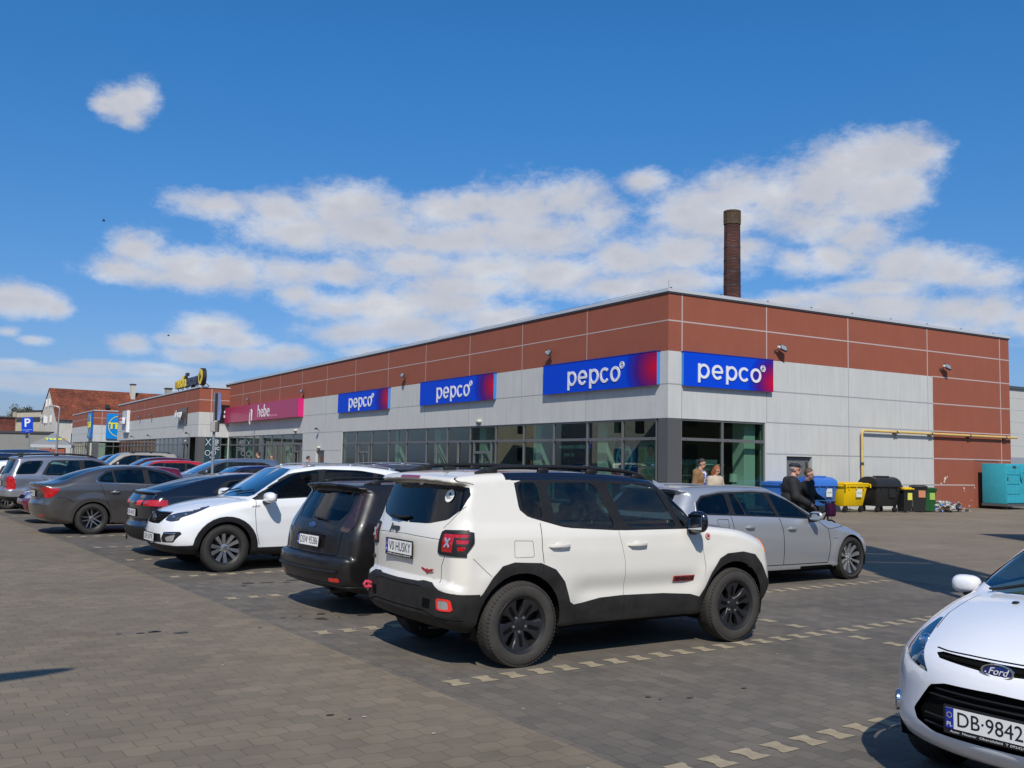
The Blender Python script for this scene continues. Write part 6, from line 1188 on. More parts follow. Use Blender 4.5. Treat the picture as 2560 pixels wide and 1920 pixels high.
# doors in the walls
b = MB(); b.box(6.2, 7.55, 0.14, 0.2, 0, 2.12); d = b.build('service_door', mat('door_grey', (0.13, 0.13, 0.13), 0.6), main, smooth=False)
b = MB(); b.box(7.36, 7.42, 0.06, 0.14, 0.2, 1.95)
for k in range(6): b.ell((7.4, 0.06, 0.3 + k * 0.3), (0.03, 0.02, 0.1), u=8, v=6)
b.build('door_curtain', MATS['trim_dark'], d)
b = MB(); b.box(0.16, 0.22, 35.55, 37.1, 0, 2.2); d = b.build('side_door', MATS['alu_frame'], main, smooth=False)
b = MB(); b.box(0.15, 0.16, 35.7, 36.6, 1.0, 1.9); b.build('door_pane', MATS['shop_glass'], d); b = MB(); b.box(0.143, 0.149, 35.95, 36.25, 1.15, 1.4); b.build('door_sticker', mat('sticker_blue', (0.05, 0.25, 0.75), 0.4), d)
b = MB(); b.box(18.45, 20.2, -0.012, -0.0005, 0.05, 2.17); h_ = b.build('painted_hatch', mat('render_hatch', (0.27, 0.075, 0.045), 0.8, noise=0.08), main, smooth=False)
b = MB(); b.box(18.43, 20.22, -0.022, -0.012, 2.17, 2.2); b.box(20.2, 20.225, -0.022, -0.012, 0.05, 2.17); b.build('hatch_frame', MATS['trim_dark'], h_)
# peeled patches on the red wall
b = MB(); rr = random.Random(5)
for (x, z, r) in ((16.25, 1.33, 0.09), (16.18, 1.22, 0.07), (16.4, 1.42, 0.05), (15.95, 1.12, 0.06), (17.62, 0.9, 0.055), (17.66, 0.78, 0.03), (18.45, 0.93, 0.06), (18.6, 0.92, 0.03), (18.15, 0.35, 0.03), (17.2, 0.25, 0.05), (19.1, 0.15, 0.07), (19.2, 0.08, 0.08), (18.0, 0.1, 0.05)):
    n = 9; P = [(x + r * rr.uniform(0.5, 1.2) * math.cos(2 * math.pi * i / n), z + r * rr.uniform(0.5, 1.2) * math.sin(2 * math.pi * i / n)) for i in range(n)]
    b.add([(p[0], -0.006, p[1]) for p in P] + [(x, -0.0075, z)], [(i, (i + 1) % n, n) for i in range(n)])
b.build('peeled_patch', mat('bare_plaster', (0.6, 0.52, 0.42), 0.9), main, smooth=False, fix=False)
# yellow gas pipe with brackets
gp = empty('gas_pipe', label='yellow gas pipe running along the side wall and down behind the bins', cat='pipe'); gp.location = fac(0, 0); gp.rotation_euler = (0, 0, AZF)
b = MB(); P = [(10.46, -0.16, 0.0), (10.46, -0.16, 3.20)] + [(10.46 + 0.12 - 0.12 * math.cos(t), -0.16, 3.20 + 0.12 * math.sin(t)) for t in np.linspace(0.3, math.pi / 2, 5)] + [(21.6, -0.16, 3.32)]
b.tube(P, 0.052, 12); b.build('pipe', mat('pipe_yellow', (0.62, 0.42, 0.13), 0.45, noise=0.1, nscale=3), gp)
b = MB(); b.tube([(10.46, -0.16, 1.86), (10.46, -0.16, 1.98)], 0.065, 12); b.build('pipe_coupling', MATS['trim_dark'], gp)
for x in (12.7, 15.1, 17.9, 20.7):
    b = MB(); b.box(x - 0.10, x + 0.16, -0.2, -0.0, 3.255, 3.275); b.tube([(x, -0.01, 3.0), (x, -0.18, 3.26)], 0.012, 6); b.ring(0.052, 0.066, -0.03, 0.03, 14, M=Matrix.Translation((x, -0.16, 3.32)) @ Matrix.Rotation(R(90), 4, 'Y')); b.build('pipe_bracket', MATS['trim_dark'], gp)
# ------------------------------------------------------------------ floodlights, cameras, alarm boxes
def floodlight(p, along, lab, sc=0.85):
    """p on the wall; along: unit vector of the wall, out: outwards"""
    out = Vector((along.y, -along.x, 0)) if True else None
    e = empty('floodlight', p, math.atan2(along.y, along.x), lab, 'floodlight', 'floodlights on the shop walls')
    b = MB(Matrix.Scale(sc, 4)); b.tube([(-0.12, 0, -0.12), (-0.12, -0.22, -0.02), (-0.12, -0.28, 0.0)], 0.018, 6); b.box(-0.17, -0.07, -0.02, 0.0, -0.2, -0.05); b.build('bracket', MATS['trim_dark'], e)
    b = MB(Matrix.Scale(sc, 4)); b.rbox(-0.18, -0.06, -0.32, -0.2, 0.0, 0.12, 0.02, 2); b.build('motion_sensor', mat('lamp_white', (0.6, 0.6, 0.58), 0.5), e)
    M_ = Matrix.Scale(sc, 4) @ Matrix.Translation((0.12, -0.30, 0.02)) @ Matrix.Rotation(R(-28), 4, 'X') @ Matrix.Rotation(R(18), 4, 'Y')
    b = MB(M_); b.rbox(-0.19, 0.19, -0.05, 0.05, -0.16, 0.16, 0.02, 2); o = b.build('lamp_housing', MATS['trim_dark'], e)
    b = MB(M_); b.box(-0.15, 0.15, -0.056, -0.051, -0.12, 0.12); b.build('lamp_glass', mat('flood_glass', (0.35, 0.36, 0.36), 0.15, 0.2, coat=1), e)
floodlight(fac(5.6, 0, 6.40), D2, 'floodlight on terracotta side wall just right of the corner sign'); floodlight(fac(16.1, 0, 6.36), D2, 'floodlight on terracotta side wall near its far right end')
nD1 = -D1
for y, l in ((7.7, 'floodlight above the big front sign nearest the building corner'), (22.7, 'floodlight between the second and third blue front signs'), (39.9, 'floodlight at the right end above the magenta sign'), (53.6, 'floodlight above the left part of the magenta sign')): floodlight(fac(0, y, 6.45), nD1, l)
def alarm(p, along, lab, sc=1.0, nm='wall_lamp'):
    e = empty(nm, p, math.atan2(along.y, along.x), lab, 'wall lamp', 'small lamps on the front wall'); b = MB(Matrix.Scale(sc, 4)); b.rbox(-0.16, 0.16, -0.2, 0, 0.0, 0.14, 0.03, 2); b.build('lamp_cover', mat('lamp_cream', (0.62, 0.60, 0.5), 0.5), e); b = MB(Matrix.Scale(sc, 4)); b.rbox(-0.11, 0.11, -0.17, 0, -0.09, 0.0, 0.02, 1); b.build('lamp_base', MATS['anthracite'], e)
alarm(fac(0, 14.0, 3.60), nD1, 'small cream box lamp on grey wall below second and first blue signs'); alarm(fac(0, 41.4, 3.62), nD1, 'small cream box lamp below right end of magenta sign'); alarm(fac(0, 36.4, 2.36), nD1, 'small grey lamp above the narrow side door')
e = empty('security_camera', fac(0, 36.6, 3.7), math.atan2(nD1.y, nD1.x), 'small security camera on bare grey wall above side door', 'camera'); b = MB(); b.tube([(0, 0, -0.1), (0, -0.25, 0)], 0.02, 6); b.build('camera_arm', MATS['trim_dark'], e); b = MB(); b.rbox(-0.05, 0.25, -0.34, -0.2, -0.05, 0.07, 0.02, 1); b.build('camera_body', MATS['trim_dark'], e)
# ------------------------------------------------------------------ signs
def sign_mat(name, L_, H_, right=True, side=False):
    m = bpy.data.materials.new(name); m.use_nodes = True; nt = m.node_tree; N = nt.nodes; L = nt.links; b = N['Principled BSDF']; b.inputs['Roughness'].default_value = 0.5; b.inputs['Specular IOR Level'].default_value = 0.2
    tc = N.new('ShaderNodeTexCoord'); s = N.new('ShaderNodeVectorMath'); s.operation = 'SUBTRACT'; s.inputs[1].default_value = (L_ / 2 - (0.02 if not side else -0.1), 0, (0.04 if not side else -0.28)); L.new(tc.outputs['Object'], s.inputs[0])
    mu = N.new('ShaderNodeVectorMath'); mu.operation = 'MULTIPLY'; mu.inputs[1].default_value = (1 / (1.9 if not side else 1.5), 0, 1 / (1.5 if not side else 1.25)); L.new(s.outputs[0], mu.inputs[0])
    ln = N.new('ShaderNodeVectorMath'); ln.operation = 'LENGTH'; L.new(mu.outputs[0], ln.inputs[0]); cr = N.new('ShaderNodeValToRGB'); L.new(ln.outputs['Value'], cr.inputs[0])
    E = cr.color_ramp.elements; E[0].position = 0.06; E[0].color = (0.56, 0.0, 0.03, 1); E[1].position = 1.2; E[1].color = (0.0, 0.055, 0.60, 1)
    x = cr.color_ramp.elements.new(0.35); x.color = (0.26, 0.004, 0.08, 1); x = cr.color_ramp.elements.new(0.62); x.color = (0.055, 0.006, 0.19, 1); x = cr.color_ramp.elements.new(0.9); x.color = (0.0, 0.03, 0.46, 1)
    L.new(cr.outputs[0], b.inputs['Base Color']); return m
mat('cyan_return', (0.03, 0.22, 0.62), 0.35, coat=0.3); mat('sign_white', (0.72, 0.73, 0.75), 0.4); mat('magenta', (0.40, 0.018, 0.095), 0.4, coat=0.2); mat('magenta_bright', (0.6, 0.01, 0.16), 0.35, coat=0.2)
def letters_pepco(x0, x1, zc, M, m, parent, ring=True):
    """rounded lower-case lettering made of rings and bars, x0..x1 wide"""
    W_ = x1 - x0; r = W_ / 11.6; t = r * 0.36; a = r * 2 + t * 0.3; h0, h1 = 0.0, 0.03
    def put(nm, mb): mb.build(nm, m, parent, smooth=False)
    x = x0
    def P(x):
        b = MB(M); b.ring(r - t, r, h0, h1, 30, c=(x + r, zc)); b.box(x - 0.001, x + t, zc - 1.55 * r, zc + r, h0 + .001, h1 + .001); put('letter_p', b)
    def E_(x):
        b = MB(M); b.ring(r - t, r, h0, h1, 30, 0.0, 2 * math.pi - 0.72, c=(x + r, zc)); b.box(x + t * 0.6, x + 2 * r - t * 0.25, zc - t * 0.42, zc + t * 0.42, h0 + .001, h1 + .001); put('letter_e', b)
    def C_(x): b = MB(M); b.ring(r - t, r, h0, h1, 30, 0.72, 2 * math.pi - 0.72, c=(x + r, zc)); put('letter_c', b)
    def O_(x): b = MB(M); b.ring(r - t, r, h0, h1, 34, c=(x + r, zc)); put('letter_o', b)
    st = (W_ - 2 * r) / 4.0
    P(x); E_(x + st * 1.02); P(x + st * 2.1); C_(x + st * 3.07); O_(x + st * 4.0)
    if ring:
        cx, cz = x1 + r * 0.38, zc + r * 1.05; b = MB(M); b.ring(r * 0.36, r * 0.46, h0, h1, 26, c=(cx, cz)); put('ring_mark', b)
        b = MB(M); q = r * 0.2
        for sg in (1, -1): b.ring(q * 0.45, q * 0.85, h0, h1, 12, -0.3 if sg > 0 else 0.0, math.pi if sg > 0 else math.pi + 0.3, c=(cx + sg * q * 0.62, cz + q * 0.3)); b.tube([(cx + sg * q * 1.2, cz, h1 / 2), (cx, cz - q * 1.3, h1 / 2)], q * 0.22, 6)
        put('heart_mark', b)
def pepco_sign(p, along, L_, H_, lab, side=False, tx=None, protr=0.17):
    """p: centre on the wall; along: reader's left-to-right"""
    e = empty('shop_sign', p, math.atan2(along.y, along.x), lab, 'sign', 'blue shop signs on the retail hall')
    b = MB(); b.box(-L_ / 2 + .02, L_ / 2 - .02, -protr, -0.01, -H_ / 2 + .02, H_ / 2 - .02); b.build('sign_box', MATS['cyan_return'], e, smooth=False)
    b = MB(); b.box(-L_ / 2, L_ / 2, -protr - 0.015, -protr - 0.001, -H_ / 2, H_ / 2); b.build('sign_face', sign_mat('sign_face_%d' % len(bpy.data.materials), L_, H_, side=side), e, smooth=False)
    b = MB(); b.box(-L_ / 2, L_ / 2, -protr - 0.03, -0.01, H_ / 2, H_ / 2 + 0.03); b.build('sign_top_edge', mat('edge_blue', (0.02, 0.03, 0.25), 0.5), e, smooth=False)
    F_ = frame((0, -protr - 0.016, 0), (1, 0, 0), (0, 0, 1)); letters_pepco(tx[0], tx[1], tx[2], F_, MATS['sign_white'], e)
pepco_sign(fac(0, 4.28, 5.29), nD1, 7.7, 1.26, 'widest looking blue pepco sign on the front wall, nearest the corner', tx=(4.28 - 6.2, 4.28 - 2.62, -0.06))
pepco_sign(fac(0, 16.45, 5.29), nD1, 8.0, 1.26, 'middle one of the three blue pepco signs on the front wall', tx=(16.45 - 18.4, 16.45 - 14.8, -0.06))
pepco_sign(fac(0, 28.75, 5.27), nD1, 8.0, 1.24, 'blue pepco sign on the front wall beside the magenta sign', tx=(28.75 - 30.8, 28.75 - 27.1, -0.06))
pepco_sign(fac(2.93, 0, 5.28), D2, 4.62, 1.26, 'blue pepco sign on the side wall above the corner shop window', side=True, tx=(1.3 - 2.93, 4.55 - 2.93, -0.04), protr=0.15)
# magenta sign
hs_ = empty('shop_sign', fac(0, 50.6, 5.32), math.atan2(nD1.y, nD1.x), 'long magenta hebe sign with thin white lettering', 'sign')
b = MB(); b.box(-10.6, 10.6, -0.40, -0.01, -0.68, 0.66); b.build('sign_box', MATS['magenta_bright'], hs_, smooth=False)
b = MB(); b.box(-10.6, 10.58, -0.415, -0.401, -0.68, 0.66); b.build('sign_face', MATS['magenta'], hs_, smooth=False)
F_ = frame((0, -0.43, 0), (1, 0, 0), (0, 0, 1))
text('lettering', 'hebe', 1.45, MATS['sign_white'], hs_, F_ @ Matrix.Translation((2.3, -0.03, 0)), ex=0.01, fitw=3.1)
text('small_lettering', 'zdrowie i piękno', 0.30, mat('sign_pale', (0.6, 0.25, 0.35), 0.5), hs_, F_ @ Matrix.Translation((4.95, -0.42, 0)), ex=0.004, fitw=1.9)
b = MB(); b.tube([(-0.95, -0.56, -0.42), (-0.9, -0.56, 0.0), (-0.62, -0.56, 0.22), (-0.38, -0.56, 0.1), (-0.42, -0.56, -0.35), (-0.52, -0.56, -0.7)], 0.04, 6); b.tube([(-0.95, -0.56, -0.42), (-1.05, -0.56, -0.8), (-0.8, -0.56, -1.02), (-0.6, -0.56, -0.8), (-0.5, -0.56, -0.7), (-0.3, -0.56, -0.62)], 0.03, 6); b.prism([(-0.62, 0.2), (-0.35, 0.12), (-0.42, -0.55), (-0.55, -0.5)], 0.01, 0.05, F_ @ Matrix.Translation((0, 0, 0.08))); b.build('emblem', MATS['sign_white'], hs_)
# window posters behind the glass
pf = lambda y, z, x=0.13: frame((x, y, z), (0, -1, 0), (0, 0, 1))
pm = empty('window_poster', fac(0, 0), AZF, 'dark window lettering about relaxing, seen through the front glass', 'poster'); text('poster_text', 'wiosenny relaks', 0.33, mat('poster_teal', (0.30, 0.5, 0.55), 0.5), pm, pf(6.3, 2.42), ex=0.004, fitw=1.9); text('poster_text', 'jest tu', 0.30, mat('poster_dim', (0.22, 0.32, 0.34), 0.5), pm, pf(6.5, 2.08), ex=0.004)
pm = empty('window_poster', fac(0, 0), AZF, 'blue poster with pale ring and heart in the front window by the corner', 'poster')
b = MB(); b.box(0.16, 0.18, 1.95, 3.35, 0.6, 2.60); b.build('poster_sheet', mat('poster_blue', (0.01, 0.04, 0.25), 0.5), pm, smooth=False)
b = MB(pf(2.75, 1.9, 0.155)); b.ring(0.46, 0.58, 0, 0.005, 30, sx=0.9); b.ring(0.15, 0.24, 0, 0.004, 20, -0.4, math.pi, c=(0.16, 0.2)); b.ring(0.15, 0.24, 0, 0.005, 20, 0.0, math.pi + 0.4, c=(-0.16, 0.2)); b.prism([(-0.38, 0.12), (-0.30, 0.2), (0, -0.2), (0.3, 0.2), (0.38, 0.12), (0, -0.36)], 0, 0.004); b.build('ring_heart', mat('poster_cyan', (0.1, 0.45, 0.6), 0.5), pm, smooth=False)
text('poster_text', 'odkryj', 0.22, MATS['sign_white'], pm, pf(2.35, 1.18, 0.15), ex=0.003); text('poster_text', 'pepco', 0.28, MATS['poster_cyan'], pm, pf(2.35, 0.88, 0.15), ex=0.003, bold=0.006)
pm = empty('window_poster', fac(0, 0), AZF, 'beige poster of a smiling woman in the front window next to the corner column', 'poster')
b = MB(); b.box(0.16, 0.18, 0.72, 1.9, 0.6, 2.60); b.build('poster_sheet', mat('poster_beige', (0.35, 0.30, 0.24), 0.6), pm, smooth=False)
for (y, z, ry, rz, c, n) in ((1.15, 2.2, 0.15, 0.2, (0.30, 0.15, 0.10), 'printed_face'), (1.15, 2.29, 0.2, 0.18, (0.05, 0.03, 0.02), 'printed_hair'), (1.2, 1.6, 0.3, 0.42, (0.18, 0.26, 0.25), 'printed_blouse')):
    b = MB(pf(y, z, 0.152 if n == 'printed_face' else 0.156)); b.ring(0, rz, 0, 0.002, 24, sx=ry / rz); b.build(n, mat(n, c, 0.6), pm, smooth=False)
pm = empty('window_poster', fac(0, 0), AZF, 'red and white sale notice on the front door of the blue-signed shop', 'poster'); b = MB(); b.box(0.15, 0.17, 13.35, 13.95, 0.9, 1.75); b.build('poster_sheet', mat('poster_red', (0.55, 0.03, 0.03), 0.5), pm, smooth=False); text('poster_text', 'ME', 0.5, MATS['sign_white'], pm, pf(13.65, 1.5, 0.145), ex=0.003, bold=0.02)
# shelves seen in the corner window
for i, (x, y) in enumerate(((1.0, 2.2), (2.2, 2.0), (3.3, 1.3), (3.9, 2.6))):
    e = empty('shop_shelf', fac(x, y, 0.05), AZF, ['white shelf unit with boxes, left in the corner window', 'white shelf unit with boxes, second from left in the corner window', 'low shelf with lamp and framed picture, right in the corner window', 'white shelf at the back of the corner window'][i], 'shelf', 'shelves in the corner shop')
    b = MB(); b.box(-0.55, 0.55, 0.2, 0.25, 0, 1.9)
    for z in (0.3, 0.8, 1.25, 1.7): b.box(-0.55, 0.55, -0.2, 0.2, z, z + 0.03)
    b.build('shelf_frame', MATS['shop_column'], e, smooth=False)
    for k in range(9):
        z = (0.33, 0.83, 1.28)[k % 3]; xx = -0.45 + (k // 3) * 0.32; b = MB(); b.box(xx, xx + 0.24, -0.15, 0.12, z, z + random.uniform(0.15, 0.33)); b.build('goods_box', mat('goods_%d' % (k % 4), ((0.4, 0.42, 0.36), (0.12, 0.2, 0.28), (0.45, 0.4, 0.3), (0.2, 0.12, 0.08))[k % 4], 0.7), e, smooth=False)
e = empty('table_lamp', fac(4.0, 0.75, 1.0), 0, 'white table lamp standing in the corner shop window', 'lamp'); b = MB(); b.tube([(0, 0, 0), (0, 0, 0.12)], 0.02, 8); b.tube([(0, 0, 0.0), (0, 0, 0.02)], 0.1, 16); b.build('lamp_foot', MATS['sign_white'], e); b = MB(); b.tube([(0, 0, 0.1), (0, 0, 0.42)], [0.17, 0.15], 20); b.build('lamp_shade', MATS['shop_column'], e)
e = empty('display_table', fac(4.0, 0.8, 0.05), AZF, 'small white display table under the lamp in the corner window', 'table'); b = MB(); b.box(-0.35, 0.35, -0.3, 0.3, 0.91, 0.95); b.box(-0.35, 0.35, -0.3, 0.3, 0.45, 0.48); b.build('table_board', MATS['sign_white'], e, smooth=False)
for sx_ in (-.32, .3):
    for sy_ in (-.28, .26): b = MB(); b.box(sx_, sx_ + .02, sy_, sy_ + .02, 0, 0.91); b.build('leg', MATS['sign_white'], e, smooth=False)
pm = empty('window_poster', fac(0, 0), AZF, 'large dark blue poster in the front window under the middle pepco sign', 'poster'); b = MB(); b.box(0.16, 0.18, 20.15, 22.35, 0.5, 2.55); b.build('poster_sheet', MATS['poster_blue'], pm, smooth=False); b = MB(); b.box(0.15, 0.16, 21.0, 21.5, 0.6, 2.3); b.build('printed_figure', MATS['printed_hair'], pm, smooth=False)
rk = random.Random(4)
for i in range(13):
    y = 2.4 + i * 2.35 + rk.uniform(-.3, .3); e = empty('clothes_rack', fac(1.9 + .5 * (i % 3), y, .05), AZF + (i % 2) * .3, 'clothes rack with garments behind the long front window', 'clothes rack', 'clothes racks behind the front windows')
    b = MB(); b.tube([(0, -.7, 0), (0, -.7, 1.5), (0, .7, 1.5), (0, .7, 0)], .02, 6); b.build('rack_frame', MATS['chrome'], e)
    for k in range(7): c = rk.choice([(.3, .05, .05), (.04, .06, .2), (.35, .33, .3), (.02, .02, .02), (.25, .2, .05), (.05, .15, .12)]); b = MB(); b.rbox(-.22, .22, -.62 + k * .19, -.50 + k * .19, .5 + rk.uniform(0, .3), 1.46, .03, 1); b.build('garment', mat('garment_%d' % (c[0] * 100 + c[2] * 7), c, .9), e)
# ------------------------------------------------------------------ second and third halls
def hall(x0, x1, y0, y1, zr, zb, zg, label, wins, winsR, colx):
    e = empty('retail_building', fac(x0, y0), AZF, label, 'building'); X, Y = x1 - x0, y1 - y0
    b = MB(); b.prism(L_poly(X, Y), zb, zr); b.build('upper_wall', terra, e, smooth=False)
    b = MB(); b.prism(L_poly(X, Y), zg, zb - .001); b.build('middle_wall', grey_r, e, smooth=False)
    b = MB(); b.prism([(-.06, -.06), (X, -.06), (X, .36), (.36, .36), (.36, Y + .06), (-.06, Y + .06)], zr, zr + 0.12); b.build('roof_flashing', MATS['trim_metal'], e, smooth=False)
    b = MB(); b.prism([(-.04, -.04), (X, -.04), (X, .3), (.3, .3), (.3, Y + .04), (-.04, Y + .04)], zr - .05, zr - .001); b.build('flashing_shade_strip', MATS['trim_dark'], e, smooth=False)  # shade below the roof flashing, drawn as a dark strip
    b = MB(); b.box(0.4, X, 0.4, Y, zr - 0.4, zr - 0.2); b.build('roof', MATS['roof_felt'], e, smooth=False)
    b = MB(); w = 0.03
    zm = (zr + zb) / 2
    b.box(-.005, 0, 0, Y, zm - w, zm + w); b.box(0, X, -.005, 0, zm - w, zm + w); b.box(1.05 - w, 1.05 + w, -.004, 0, zb, zr - .06); b.build('terracotta_joints', MATS['joint_pink'], e, smooth=False)
    b = MB(); w = 0.02; zq = (zg + zb) / 2; b.box(-.005, 0, 0, Y, zq - w, zq + w); b.box(0, X, -.005, 0, zq - w, zq + w); b.box(1.05 - w, 1.05 + w, -.004, 0, zg, zb)
    for y in np.arange(5, Y, 5): b.box(-.004, 0, y - .01, y + .01, zg, zr - .06)
    b.build('grey_joints', MATS['joint_grey'], e, smooth=False)
    b = MB(); b.box(0.003, colx, 0.003, 0.9, 0, zg - .004); b.build('corner_column', MATS['anthracite'], e, smooth=False)
    b = MB(); b.box(5.0, 5.2, 0.6, Y, 0, zg); b.box(0.4, X, 0.5, Y, -0.0, 0.04); b.build('shop_back_wall', MATS['shop_wall'], e, smooth=False)
    b = MB(); b.box(0.35, X, 0.35, Y, zg + .02, zg + .1); b.build('shop_ceiling', MATS['shop_dark'], e, smooth=False)
    for (a0, a1) in wins:
        f = MB(); f.box(0.03, 0.14, a0, a0 + .05, 0, zg); f.box(0.03, 0.14, a0 + .05, a1, zg - .06, zg - .002); f.box(0.032, 0.138, a0 + .05, a1, 2.66, 2.76); f.box(0.03, .14, a0 + .05, a1, 0, .08); fo = f.build('shop_window', MATS['alu_frame'], e, smooth=False)
        g = MB(); g.box(0.08, 0.09, a0 + .05, a1, .08, zg - .06); g.build('pane', MATS['shop_glass'], fo, smooth=False)
    for (a0, a1) in winsR:
        f = MB(); f.box(a0, a0 + .06, .03, .14, 0, zg); f.box(a0 + .06, a1, .03, .14, zg - .06, zg - .002); f.box(a0 + .06, a1, .032, .138, 2.66, 2.76); f.box(a0 + .06, a1, .03, .14, 0, .08); fo = f.build('shop_window', MATS['alu_frame'], e, smooth=False)
        g = MB(); g.box(a0 + .06, a1, .08, .09, .08, zg - .06); g.build('pane', MATS['shop_glass'], fo, smooth=False)
    return e
h2 = hall(-2.65, 20, 60.0, 102, 7.72, 5.55, 3.36, 'second retail hall with roof-top lettering, joined to the long hall', [(a, a + 2.02) for a in np.arange(4.3, 39, 2.02)], [(2.0, 2.68)], 0.62)
b = MB(); b.box(0.62, 1.98, 0.02, 0.12, 0, 3.34); b.build('graphic_panel', mat('panel_navy', (0.02, 0.05, 0.07), 0.4), h2, smooth=False)
b = MB(frame((0, 0.016, 0), (1, 0, 0), (0, 0, 1)))
b.tube([(0.7, 3.2, 0), (1.15, 2.6, 0)], 0.025, 5); b.tube([(1.15, 3.2, 0), (0.7, 2.6, 0)], 0.025, 5); b.ring(0.2, 0.24, 0, 0.01, 20, c=(0.9, 1.95)); b.ring(0.17, 0.21, 0, 0.01, 20, c=(1.42, 1.98)); b.ring(0.22, 0.26, 0, 0.01, 16, 3.3, 5.6, c=(1.35, 1.7))
for k in range(6): b.box(1.28 + k * .08, 1.31 + k * .08, 2.0 + .6, 3.18, 0, .01)
for k in range(5): b.box(1.28 + k * .08, 1.31 + k * .08, 2.2, 2.52, 0, .01)
b.ring(0.1, 0.14, 0, 0.01, 14, 1.6, 4.7, c=(1.86, 2.95)); b.ring(0.1, 0.14, 0, 0.01, 14, 0.5, 5.8, c=(1.82, 2.36)); b.build('graphic_print', MATS['sign_white'], h2, smooth=False)
h3 = hall(-3.5, 12, 116.3, 139, 7.55, 5.6, 3.33, 'small far retail hall with blue and yellow signs', [(a, a + 2.2) for a in np.arange(3.5, 22, 2.2)], [(0.75 + k * 1.9, 2.65 + k * 1.9) for k in range(5)], 0.72)
# rooftop lettering on the second hall
rs = empty('rooftop_sign', fac(-2.65, 60.0), AZF, 'yellow and black mediaexpert lettering on the roof of the second hall', 'sign')
mat('sign_yellow', (0.75, 0.52, 0.0), 0.4); mat('sign_black', (0.02, 0.02, 0.025), 0.5)

Mf = frame((0.12, 8.35, 8.62), (0, -1, 0), (0, 0, 1)); Me = frame((0.12, 3.3, 8.62), (0, -1, 0), (0, 0, 1))
text('yellow_lettering', 'media', 1.5, MATS['sign_yellow'], rs, Mf @ Matrix.Translation((0, 0, 0.02)), ex=0.03, fitw=4.6, bold=0.03); text('lettering_body', 'media', 1.5, MATS['sign_black'], rs, Mf @ Matrix.Translation((0, 0, -0.18)), ex=0.16, fitw=4.75, bold=0.05)
text('dark_lettering', 'expert', 1.5, mat('sign_navy', (0.035, 0.035, 0.06), 0.35), rs, Me @ Matrix.Translation((0, 0, 0.02)), ex=0.03, fitw=4.9, bold=0.03); text('lettering_body', 'expert', 1.5, MATS['sign_black'], rs, Me @ Matrix.Translation((0, 0, -0.18)), ex=0.16, fitw=5.0, bold=0.05)
Md = frame((0.0, 0.1, 8.68), (0, -1, 0), (0, 0, 1)); b = MB(Md); b.ring(0, 0.78, -0.38, -0.02, 36); b.build('disc_body', MATS['sign_black'], rs); b = MB(Md); b.ring(0, 0.70, -0.02, 0.02, 36); b.build('disc_face', MATS['sign_yellow'], rs); b = MB(Md); b.prism([(-0.22, -0.38), (0.36, 0), (-0.22, 0.38)], 0.021, 0.05); b.build('arrow_mark', MATS['sign_black'], rs)
b = MB(); b.rbox(0.1, 0.4, 6.0, 6.5, 9.15, 9.45, 0.03, 1); b.build('dot_box', MATS['sign_navy'], rs)
for y in (9.6, 7.6, 5.6, 3.6, 1.8, 0.1):
    b = MB(); b.tube([(0.2, y, 7.8), (0.25, y, 8.3)], 0.04, 5); b.tube([(0.9, y, 7.8), (0.3, y, 8.3)], 0.035, 5); b.build('support_leg', MATS['sign_black'], rs)
# signs on the second hall
def flat_sign(name, p, along, w, h, m, lab, protr=0.12, ret=None, txt=None, tm='sign_white', ts=0.5, fw=None, depth_name='sign_box'):
    e = empty(name, p, math.atan2(along.y, along.x), lab, 'sign'); b = MB(); b.box(-w / 2, w / 2, -protr, -0.01, -h / 2, h / 2); b.build(depth_name, ret or m, e, smooth=False)
    b = MB(); b.box(-w / 2 + .002, w / 2 - .002, -protr - .012, -protr - .001, -h / 2 + .002, h / 2 - .002); b.build('sign_face', m, e, smooth=False)
    if txt: text('lettering', txt, ts, MATS[tm], e, frame((0, -protr - 0.02, 0), (1, 0, 0), (0, 0, 1)), ex=0.008, fitw=fw)
    return e
sb = mat('sign_bronze', (0.13, 0.10, 0.08), 0.4)
e = flat_sign('shop_sign', fac(-2.65, 65.9, 5.35), nD1, 3.2, 1.5, sb, 'square bronze sinsay sign on the front of the second hall', 0.1, MATS['sign_black']); text('lettering', 'sinsay', 1.05, MATS['sign_white'], e, frame((-0.1, -0.5, 0.15), (1, 0, 0), (0, 0, 1)), ex=0.03, fitw=2.9, bold=0.02); text('lettering_body', 'sinsay', 1.05, MATS['sign_black'], e, frame((-0.05, -0.42, 0.17), (1, 0, 0), (0, 0, 1)), ex=0.03, fitw=3.0, bold=0.03)
e = flat_sign('shop_sign', fac(-0.35, 60.0, 5.45), D2, 1.25, 1.6, mat('sign_jet', (0.008, 0.008, 0.009), 0.4), 'black sinsay sign half hidden behind the magenta sign', 0.08); text('lettering', 's', 1.5, MATS['sign_white'], e, frame((0.12, -0.1, 0.1), (1, 0, 0), (0, 0, 1)), ex=0.01, bold=0.04)
e = flat_sign('shop_sign', fac(-2.65, 95.3, 5.55), nD1, 3.0, 2.6, mat('sign_pale_grey', (0.5, 0.5, 0.53), 0.4), 'tall white sign with raised logo at the left end of the second hall', 0.35, MATS['sign_white']); b = MB(); b.rbox(-1.3, 1.2, -0.75, -0.45, -0.35, 0.45, 0.1, 2); b.build('raised_logo', MATS['sign_white'], e); b = MB(); b.rbox(-1.0, 0.9, -0.78, -0.76, 0.1, 0.35, 0.02, 1); b.build('logo_band', mat('sign_redpink', (0.5, 0.05, 0.1), 0.4), e)
for i, y in enumerate((80.5, 87.0)): 
    floodlight(fac(-2.65, y, 5.85), nD1, ['floodlight on the second hall, nearer the roof lettering', 'floodlight on the second hall, farther from the roof lettering'][i])
